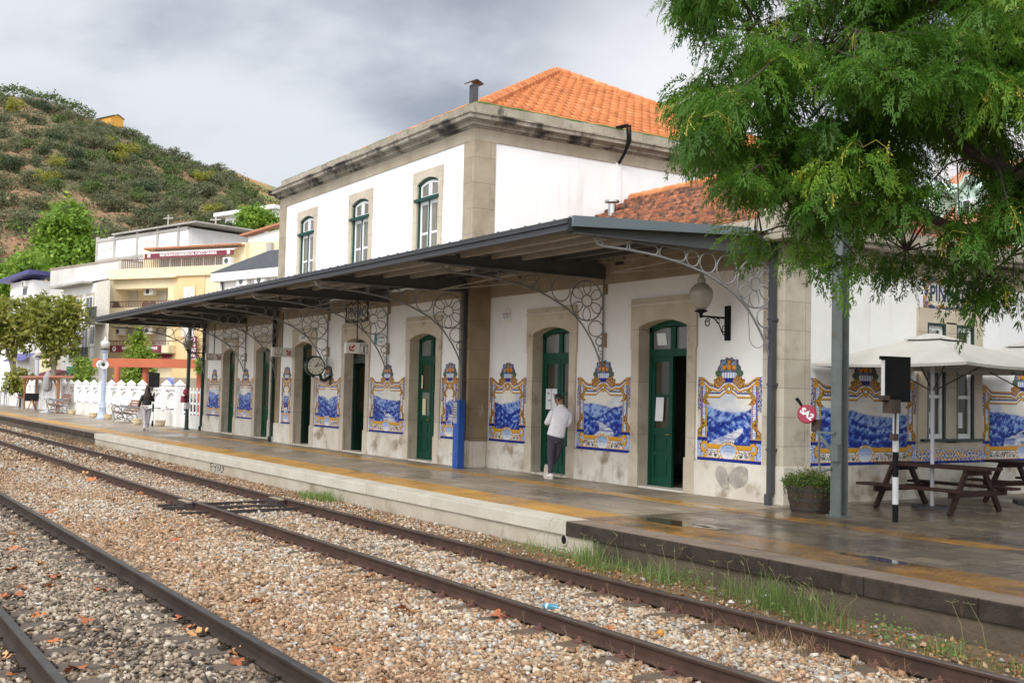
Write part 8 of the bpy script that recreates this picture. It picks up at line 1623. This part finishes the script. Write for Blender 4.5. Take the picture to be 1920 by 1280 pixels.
for k in range(700):   # unseen leaf clusters added past the right edge to shade the end wall
    p = np.array((rs.uniform(-9.8, 1.5), rs.uniform(8.5, 22), rs.uniform(3.7, 8.5))); dv = ROT.T @ (p - (0, 0, EYE)); qx = CX + FPX * dv[0] / -dv[2]
    if qx > 1990: CL.append(p)
CL = np.array(CL)
MT = thing('chinaberry_tree', 'large leafy chinaberry tree overhanging the station corner with drooping feathery leaves', 'tree', T(2360, 1100, 9.8) * (1, 1, 0))
LV = []; RN = []
for ci, c in enumerate(CL):
    n = rs.integers(8, 12); tone = np.clip(rs.normal(0.48, 0.25), 0.02, 0.98)
    for k in range(n):
        az = 2 * math.pi * (k + rs.uniform(-0.3, 0.3)) / n; dr = rs.uniform(-0.25, 0.95); sc = rs.uniform(0.52, 0.92) * (1.5 if ci >= NVIS else 1.0); V = CLF * sc; jt = rs.normal(0, 0.011, (len(V) // 4, 3)) * np.array([1, 1, 1.5]); V = V.copy(); V[2::4] += jt; V[1::4] += jt * 0.5; V[3::4] += jt * 0.5
        x, y, z = V[:, 0], V[:, 1], V[:, 2]; bend = dr + x / 0.4 * 0.60       # droop grows along the leaf
        X = x * np.cos(bend * 0.8); Z = z - x * np.sin(bend * 0.8); rl = rs.normal(0, 0.35); Y = y * math.cos(rl) - z * math.sin(rl); Z = Z + y * math.sin(rl)
        ca, sa = math.cos(az), math.sin(az); W_ = np.stack([X * ca - Y * sa, X * sa + Y * ca, Z + rs.uniform(-0.05, 0.08)], 1) + c + rs.normal(0, 0.03, 3); LV.append(W_); RN.append(np.repeat(np.clip(tone + rs.normal(0, 0.10) + np.repeat(rs.normal(0, 0.10, len(V) // 4), 4), 0, 1), 1))
LV = np.concatenate(LV); RN = np.concatenate(RN)
np_mesh('crown', LV, np.arange(len(LV)).reshape(-1, 4), 'melia_leaf', MT, rnd=RN)
tr = T(2360, 900, 9.8); b = MB(); b.tube([(tr[0], tr[1], -0.05), (tr[0], tr[1], 1.2), T(2340, 560, 9.8), T(2290, 330, 9.9), T(2260, 120, 10), T(2200, -200, 10)], [0.26, 0.22, 0.20, 0.16, 0.11, 0.06], 10); b.build('trunk', 'bark', MT, smooth=True)
LIMBS = [([(2310, 420, 9.8), (2080, 455, 9.9), (1920, 440, 10), (1850, 452, 10.0), (1770, 418, 10.2), (1690, 390, 10.3), (1600, 372, 10.4), (1500, 385, 10.3)], 0.085), ([(2290, 330, 9.9), (2060, 365, 9.9), (1900, 325, 9.8), (1830, 290, 9.8), (1785, 255, 9.9), (1765, 215, 10.0), (1730, 150, 10.1), (1650, 90, 10.2), (1560, 60, 10.2)], 0.075),
    ([(2265, 160, 10), (2020, 140, 10), (1880, 70, 10.1), (1760, 10, 10.2), (1600, -60, 10.2), (1420, -80, 10.3)], 0.07), ([(1765, 215, 10.0), (1660, 190, 10.2), (1560, 150, 10.3), (1450, 170, 10.4), (1380, 190, 10.5), (1320, 170, 10.6)], 0.035), ([(1690, 390, 10.3), (1620, 330, 10.2), (1540, 318, 10.2), (1450, 330, 10.4), (1400, 330, 10.5), (1370, 300, 10.6)], 0.03), ([(1850, 452, 10), (1800, 470, 10.1), (1760, 455, 10.3), (1700, 470, 10.5)], 0.022), ([(1600, 372, 10.4), (1520, 420, 10.2), (1460, 425, 10.5), (1415, 440, 10.6)], 0.02), ([(1920, 440, 10), (1895, 480, 9.9), (1850, 520, 9.9)], 0.02), ([(1830, 290, 9.8), (1860, 220, 9.7), (1850, 130, 9.8), (1800, 60, 9.9)], 0.035), ([(1650, 90, 10.2), (1540, 100, 10.0), (1430, 60, 10.2), (1340, 50, 10.5)], 0.025)]
samp = []
for pl, r in LIMBS:
    P = [T(*q) for q in pl]; n = len(P); b = MB(); b.tube(P, [max(0.008, r * (1 - 0.85 * i / (n - 1))) for i in range(n)], 7); b.build('limb', 'bark', MT, smooth=True)
    for a, c in zip(P[:-1], P[1:]): samp += [a + (c - a) * t for t in np.linspace(0, 1, 8)]
samp = np.array(samp); b = MB()
for c in CL[:NVIS]:
    dd = np.linalg.norm(samp - c, axis=1); s = samp[dd.argmin()]
    if dd.min() > 1.6: s = c + (s - c) * (0.9 / dd.min())
    m_ = (c + s) / 2 + (0, 0, 0.12) + rs.normal(0, 0.05, 3); b.tube([s, m_, c], [0.012, 0.008, 0.005], 4)
b.build('twigs', 'bark', MT)['kind'] = 'stuff'
b = MB(); bb = MB(); sel = [c for c in CL[:NVIS] if rs.random() < 0.34]
for c in sel: # hanging panicles of small yellow-green fruits
    for k in range(rs.integers(2, 4)):
        az = rs.uniform(0, 6.28); l = rs.uniform(0.16, 0.28); dirn = np.array([math.cos(az), math.sin(az), 0]); P = [c, c + dirn * l * 0.5 + (0, 0, 0.03), c + dirn * l * 0.9 + (0, 0, -0.05), c + dirn * l + (0, 0, -0.16)]; b.tube(P, 0.0022, 3)
        for j in range(7):
            q = P[2] + (P[3] - P[2]) * rs.random() + rs.normal(0, 0.035, 3); b.tube([P[2], q], 0.0014, 3); o_ = 0.009; bb.add([q + np.array(v) * o_ for v in ((1, 0, 0), (-1, 0, 0), (0, 1, 0), (0, -1, 0), (0, 0, 1), (0, 0, -1))], [(0, 2, 4), (2, 1, 4), (1, 3, 4), (3, 0, 4), (2, 0, 5), (1, 2, 5), (3, 1, 5), (0, 3, 5)])
mat('panicle', (0.34, 0.36, 0.04), (0.36, 0.28, 0.04), 6, 0.6); mat('berry', (0.34, 0.36, 0.05), (0.42, 0.34, 0.05), 9, 0.5); o = b.build('fruit_stalks', 'panicle', MT); o['kind'] = 'stuff'; o = bb.build('berries', 'berry', MT); o['kind'] = 'stuff'
# --- planter plants, grass and weeds along the track, litter
P = []; O_ = []
rs = np.random.default_rng(23); cx_, cy_ = -12.08, 13.53
for k in range(520):
    a = rs.uniform(0, 6.28); r = 0.36 * math.sqrt(rs.random()) * 1.12; base = np.array([cx_ + r * math.cos(a), cy_ + r * math.sin(a), 0.40 + 0.20 * (1 - (r / 0.42) ** 2) * rs.random()]); n = rs.integers(4, 9)
    for j in range(n): P.append(base + rs.normal(0, 0.04, 3) + (0, 0, 0.015 * j)); 
for k in range(16):
    a = rs.uniform(-2.6, 0.6); l = rs.uniform(0.12, 0.42) if k < 14 else 0.5
    for t in np.linspace(0, 1, int(l * 60)): P.append(np.array([cx_ + (0.39 + 0.03 * math.sin(3 * t)) * math.cos(a), cy_ + (0.39 + 0.03 * math.sin(3 * t)) * math.sin(a), 0.44 - l * t]) + rs.normal(0, 0.012, 3))
P = np.array(P); V, Fq = leaf_cloud(rs, P, np.array([0, 0, 0.6]), 0.021, 0.8, 0.5); np_mesh('plant', V, Fq, 'planter_leaf', BARREL, rnd=np.repeat(rs.random(len(P)), 4))
def blades(name, roots, h, lean, m, label, width=0.006, tone=None):
    rs = np.random.default_rng(len(roots)); n = len(roots); az = rs.uniform(0, 6.28, n); d = np.stack([np.cos(az), np.sin(az), np.zeros(n)], 1); s = np.stack([-np.sin(az), np.cos(az), np.zeros(n)], 1); ln = (lean * rs.uniform(0.1, 1, n) * h)[:, None]; w_ = width * rs.uniform(0.6, 1.4, n)[:, None]; H = h[:, None] * np.array([[0, 0, 1.0]])
    p0, p1, p2 = roots, roots + H * 0.55 + d * ln * 0.30, roots + H * 0.92 + d * ln
    V = np.stack([p0 - s * w_, p0 + s * w_, p1 + s * w_ * 0.8, p1 - s * w_ * 0.8, p2 + s * w_ * 0.12, p2 - s * w_ * 0.12], 1).reshape(-1, 3); b_ = (np.arange(n) * 6)[:, None]; Fq = np.concatenate([b_ + np.array([[0, 1, 2, 3]]), b_ + np.array([[3, 2, 4, 5]])])
    return tag(np_mesh(name, V, Fq, m, rnd=np.repeat(np.clip(rs.normal(0.42, 0.24, n), 0, 1) if tone is None else tone, 6)), label, kind='stuff')
def grass_roots(spots, n, seed):
    rs = np.random.default_rng(seed); R = []; Hh = []
    for (x, y, sx, sy, h, w_) in spots:
        k = int(n * w_ * 0.62); h *= 0.78; X = rs.normal(x, sx, k); Y = np.minimum(rs.normal(y, sy, k), KY + 0.02); R.append(np.stack([X, Y, bed_z(X, Y) - 0.01], 1)); Hh.append(h * rs.uniform(0.35, 1.15, k))
    return np.concatenate(R), np.concatenate(Hh)
R, Hh = grass_roots([(-12.9, 8.80, 0.45, 0.12, 0.20, 0.30), (-11.65, 8.78, 0.22, 0.10, 0.44, 0.30), (-11.3, 8.70, 0.3, 0.14, 0.26, 0.25), (-10.7, 8.80, 0.3, 0.10, 0.26, 0.22), (-9.95, 8.72, 0.22, 0.12, 0.34, 0.34), (-8.95, 8.78, 0.14, 0.10, 0.36, 0.16), (-8.3, 8.72, 0.16, 0.11, 0.50, 0.34), (-7.75, 8.70, 0.22, 0.12, 0.40, 0.30), (-7.3, 8.55, 0.2, 0.12, 0.26, 0.14), (-6.1, 8.55, 0.14, 0.09, 0.24, 0.14), (-5.5, 8.5, 0.12, 0.07, 0.2, 0.10), (-20.8, 8.78, 0.42, 0.10, 0.22, 1.1), (-20.35, 8.85, 0.2, 0.08, 0.34, 0.35)], 900, 3)
blades('grass', R, Hh, 0.75, 'grass_blade', 'green grass tufts growing between the rail and the platform wall', 0.0045)
R, Hh = grass_roots([(-11.5, 8.4, 3.2, 0.22, 0.12, 3.0), (-8, 8.1, 2.2, 0.10, 0.12, 0.8), (-44, 8.6, 2.5, 0.25, 0.28, 2.2), (-38, 8.7, 4, 0.2, 0.14, 1.2), (-9, 7.52, 3.5, 0.07, 0.16, 0.5), (-7.0, 7.45, 0.4, 0.10, 0.26, 0.25), (-50, 8.6, 5, 0.3, 0.15, 0.8)], 700, 4)
blades('dry_weeds', R, Hh, 1.1, 'dry_grass', 'straw-coloured dry weeds along the rail beside the platform wall', 0.0045)
rs = np.random.default_rng(31); n = 5200; X = np.concatenate([rs.uniform(-18, -4, n // 2), rs.uniform(-60, -4, n - n // 2)]); Y = np.where(rs.random(n) < 0.75, rs.normal(8.45, 0.28, n), rs.uniform(1, 8.8, n)); Y = np.minimum(Y, 9.0); k = rs.random(n) < np.where(Y < 7.7, 0.22, 1.0); X, Y = X[k], Y[k]; P = np.stack([X, Y, bed_z(X, Y) + rs.uniform(0.015, 0.045, len(X))], 1)
leaf_mat('litter_leaf', (0.13, 0.055, 0.03), (0.34, 0.125, 0.038), (0.46, 0.24, 0.08), 0.1); V, Fq = leaf_cloud(rs, P, np.array([0, 0, 1.4]), 0.022, 0.6, 0.6); V2 = np.stack([rs.uniform(-30, -4.5, 420), rs.uniform(-0.5, 7.4, 420) * rs.uniform(0.35, 1, 420), np.zeros(420)], 1); V2[:, 2] = bed_z(V2[:, 0], V2[:, 1]) + rs.uniform(0.03, 0.055, 420); Va, Fa = leaf_cloud(rs, V2, np.array([0, 0, 1.6]), 0.038, 0.5, 0.7); Fq = np.concatenate([Fq, Fa + len(V)]); V = np.concatenate([V, Va]); rl_ = np.concatenate([rs.random(len(P)), rs.uniform(0.35, 0.95, 420)])
tag(np_mesh('leaf_litter', V, Fq, 'litter_leaf', rnd=np.repeat(rl_, 4)), 'small dry leaf litter strewn along the track and wall', kind='stuff')
rs = np.random.default_rng(77); P = []
for x, y, n_, h_ in ((-12.2, 8.75, 60, 0.14), (-9.5, 8.75, 90, 0.22), (-9.0, 8.6, 40, 0.12), (-6.75, 8.62, 90, 0.20), (-6.4, 8.5, 50, 0.12), (-5.9, 8.6, 50, 0.16), (-11.0, 8.55, 40, 0.10), (-5.2, 8.65, 40, 0.14), (-8.0, 8.5, 50, 0.16)):
    k = rs.normal(size=(n_, 3)) * np.array([0.13, 0.08, 0.0]) + (x, y, 0); k[:, 1] = np.minimum(k[:, 1], KY + 0.02); k[:, 2] = bed_z(k[:, 0], k[:, 1]) + rs.uniform(0.01, h_, n_); P.append(k)
P = np.concatenate(P); V, Fq = leaf_cloud(rs, P, np.array([0, 0, 1.0]), 0.022, 0.6, 0.55); tag(np_mesh('broadleaf_weeds', V, Fq, 'grass_blade', rnd=np.repeat(rs.uniform(0, 0.6, len(P)), 4)), 'low broad-leaved weeds at the foot of the platform wall', kind='stuff')
b = MB(); rs = random.Random(12)
for k in range(38): # tall thin flowering stems that lean out of the tufts
    x = rs.choice((-11.6, -10.0, -8.9, -8.2, -7.7, -12.8, -6.0)) + rs.gauss(0, 0.25); y = 8.72 + rs.gauss(0, 0.1); h = rs.uniform(0.25, 0.52); dx, dy = rs.gauss(0, 0.14), rs.gauss(-0.05, 0.10); p0 = np.array((x, min(y, 9.0), -0.46)); p1 = p0 + (dx * 0.35, dy * 0.35, h * 0.6); p2 = p0 + (dx, dy, h); b.tube([p0, p1, p2], [0.0022, 0.0018, 0.0012], 4)
    for j in range(3): a = rs.uniform(0, 6.28); b.tube([p2, p2 + (0.06 * math.cos(a), 0.06 * math.sin(a), rs.uniform(0.0, 0.05))], 0.0016, 3)
mat('stem_green', (0.22, 0.27, 0.09), (0.30, 0.26, 0.12), 9, 0.8); tag(b.build('weed_stems', 'stem_green', keep=True), 'thin seeding stems leaning out of the grass tufts', kind='stuff')
# fallen plane leaves, each one its own
mat('fallen_orange', (0.50, 0.17, 0.045), (0.40, 0.115, 0.03), 20, 0.7); mat('fallen_tan', (0.56, 0.30, 0.12), (0.47, 0.22, 0.08), 20, 0.7); mat('fallen_red', (0.38, 0.115, 0.04), (0.28, 0.08, 0.03), 20, 0.7)
LP = []
for k, m in enumerate(('fallen_orange', 'fallen_tan', 'fallen_red')):
    rr = random.Random(k); ring_ = []; nseg = 40
    for i in range(nseg):
        a = 2 * math.pi * i / nseg; lob = abs(math.cos(2.5 * a)) ** 0.7; r = 0.034 + 0.050 * lob + 0.006 * math.sin(17 * a); 
        if abs(a - math.pi) < 0.25: r = 0.022
        ring_.append((r * math.cos(a), r * math.sin(a)))
    vs = [(0, 0, 0.012)]
    for f in (0.5, 1.0):
        for (x, y) in ring_: vs.append((x * f, y * f, 0.010 + (x * f) ** 2 * (5 if k else 3) * (1 if k != 2 else -1) + (y * f) ** 2 * (7 if k == 1 else 2.5) + rr.uniform(-0.004, 0.004) * f))
    fs = [(0, 1 + i, 1 + (i + 1) % nseg) for i in range(nseg)] + [(1 + i, 1 + nseg + i, 1 + nseg + (i + 1) % nseg, 1 + (i + 1) % nseg) for i in range(nseg)]
    b = MB(); b.add(vs, fs); b.tube([(-0.02, 0, 0.012), (-0.07, 0.005, 0.02), (-0.11, 0.012, 0.012)], 0.0025, 4); o = b.build('fallen_leaf', m); o.location = (0, 0, 0); LP.append(o)
spots = [(24, 1004, 1), (55, 1010, 1), (113, 1003, 0), (24, 1033, 0), (46, 1036, 2), (153, 1035, 1), (109, 1022, 0), (77, 1062, 1), (20, 1068, 0), (101, 1090, 2), (47, 1102, 0), (94, 1104, 0), (4, 1114, 0), (26, 1120, 2), (187, 1109, 2), (243, 1084, 1), (377, 1060, 2), (72, 1155, 0), (156, 1168, 2), (352, 1173, 0), (372, 1189, 1), (101, 1199, 0), (140, 1254, 2), (341, 1155, 2), (324, 1014, 2), (450, 1218, 1), (444, 1240, 2), (637, 1221, 0), (477, 1129, 0), (565, 1275, 0), (73, 855, 1), (258, 926, 2), (209, 937, 0), (180, 896, 0), (161, 888, 1), (112, 835, 0), (188, 893, 2), (172, 900, 0), (84, 962, 0), (98, 960, 2), (1181, 1227, 0), (1227, 1236, 2), (1828, 1272, 0), (1880, 1215, 2), (935, 1155, 2), (690, 1078, 0), (590, 915, 1), (583, 925, 0), (520, 1005, 2), (355, 943, 2), (10, 1185, 0), (8, 1230, 1), (130, 985, 0), (250, 845, 0), (150, 845, 0), (130, 838, 1), (1150, 1180, 0), (760, 1150, 2), (880, 1090, 0)]
rs = random.Random(8); used = [0, 0, 0]
for px, py, k in spots:
    p = on_z(px, py, -0.44); p[2] = float(bed_z(np.array(p[0]), np.array(p[1]))) + 0.02
    o = LP[k] if not used[k] else LP[k].copy()
    if used[k]: C.objects.link(o)
    used[k] = 1; s = rs.uniform(0.75, 1.25) * (1.0 if py > 950 else 1.5); o.location = tuple(p); o.scale = (s, s, s); o.rotation_euler = (rs.uniform(-0.5, 0.5), rs.uniform(-0.4, 0.4), rs.uniform(0, 6.28))
    tag(o, ('curled orange fallen leaf lying on the track gravel', 'curled tan fallen leaf lying on the track gravel', 'dark red-brown fallen leaf lying on the track gravel')[k], 'leaf', ('orange fallen leaves on the tracks', 'tan fallen leaves on the tracks', 'red-brown fallen leaves on the tracks')[k])
# dry branching twigs by the inner side of the rail, small litter
b = MB(); rs = random.Random(9)
for k in range(58):
    x = rs.choice((rs.gauss(-7.2, 0.8), rs.uniform(-13, -4.6), rs.uniform(-13, -4.6))); y = rs.choice((7.60, 7.55, 5.9)) + rs.uniform(-0.12, 0.02); h = rs.uniform(0.06, 0.20); dx, dy = rs.uniform(-0.1, 0.1), rs.uniform(-0.08, 0.05); p0 = np.array((x, y, -0.47)); p1 = p0 + (dx * 0.5, dy * 0.5, h * 0.6); p2 = p0 + (dx, dy, h); b.tube([p0, p1, p2], [0.0028, 0.0022, 0.0012], 4)
    for j in range(2): b.tube([p1, p1 + (rs.uniform(-0.06, 0.06), rs.uniform(-0.05, 0.05), rs.uniform(0.02, 0.07))], 0.0014, 3)
mat('twig', (0.24, 0.155, 0.085), (0.17, 0.10, 0.055), 20, 0.9); tag(b.build('dry_twigs', 'twig', keep=True), 'dry brown twigs standing against the rails', kind='stuff')
p = on_z(1034, 1137, -0.43); mat('bottle_blue', (0.10, 0.38, 0.55), None, rough=0.15, trans=0.5); mat('bottle_white', (0.6, 0.66, 0.72), None, rough=0.2); M = Matrix.Translation(tuple(p)) @ Matrix.Rotation(math.radians(25), 4, 'Z') @ Matrix.Rotation(math.pi / 2, 4, 'Y')
t = thing('plastic_bottle', 'crumpled pale blue plastic bottle lying between the rusty rails', 'bottle', p); b = MB(M); b.lathe([(0.02, -0.10), (0.034, -0.09), (0.036, -0.04), (0.030, -0.02), (0.036, 0.0), (0.034, 0.05), (0.018, 0.085), (0.014, 0.10)], 0, 0, 14); b.build('body', 'bottle_blue', t, smooth=True); b = MB(M); b.lathe([(0.0372, -0.055), (0.0372, -0.03)], 0, 0, 14); b.build('label_band', 'bottle_white', t); b = MB(M); b.lathe([(0.016, 0.10), (0.016, 0.115)], 0, 0, 10); b.build('cap', 'stripe_white', t)
p = on_z(1238, 1186, -0.43); mat('fruit_orange', (0.62, 0.27, 0.03), (0.5, 0.2, 0.03), 30, 0.5); b = MB(); b.lathe([(0.005, -0.035), (0.025, -0.028), (0.036, 0), (0.027, 0.026), (0.006, 0.033)], p[0], p[1], 14); b.v = [(x, y, z + p[2]) for x, y, z in b.v]; tag(b.build('fallen_fruit', 'fruit_orange', smooth=True), 'small round orange fruit on the pale gravel between the rails', 'fruit')
for k, (px, py, lb) in enumerate(((1368, 1130, 'crumpled white paper scrap in the weeds by the platform'), (1350, 1113, 'small blue-white plastic scrap in the weeds'), (1432, 1117, 'clear crumpled plastic bag in the grass clump'), (72, 1134, 'white crumpled paper on the dark gravel'))):
    p = on_z(px, py, -0.42); b = MB(); rr = random.Random(k); s = 0.05 if k != 2 else 0.06; vs = [(p[0] + rr.uniform(-s, s), p[1] + rr.uniform(-s, s), p[2] + rr.uniform(-0.01, s * 0.6)) for _ in range(9)]; b.add(vs, [(0, 1, 2), (1, 2, 3), (2, 3, 4), (4, 5, 0), (5, 6, 1), (6, 7, 3), (7, 8, 4), (8, 0, 6)]); tag(b.build('litter_scrap', 'white_paint' if k != 1 else 'glass_pale'), lb, 'litter')
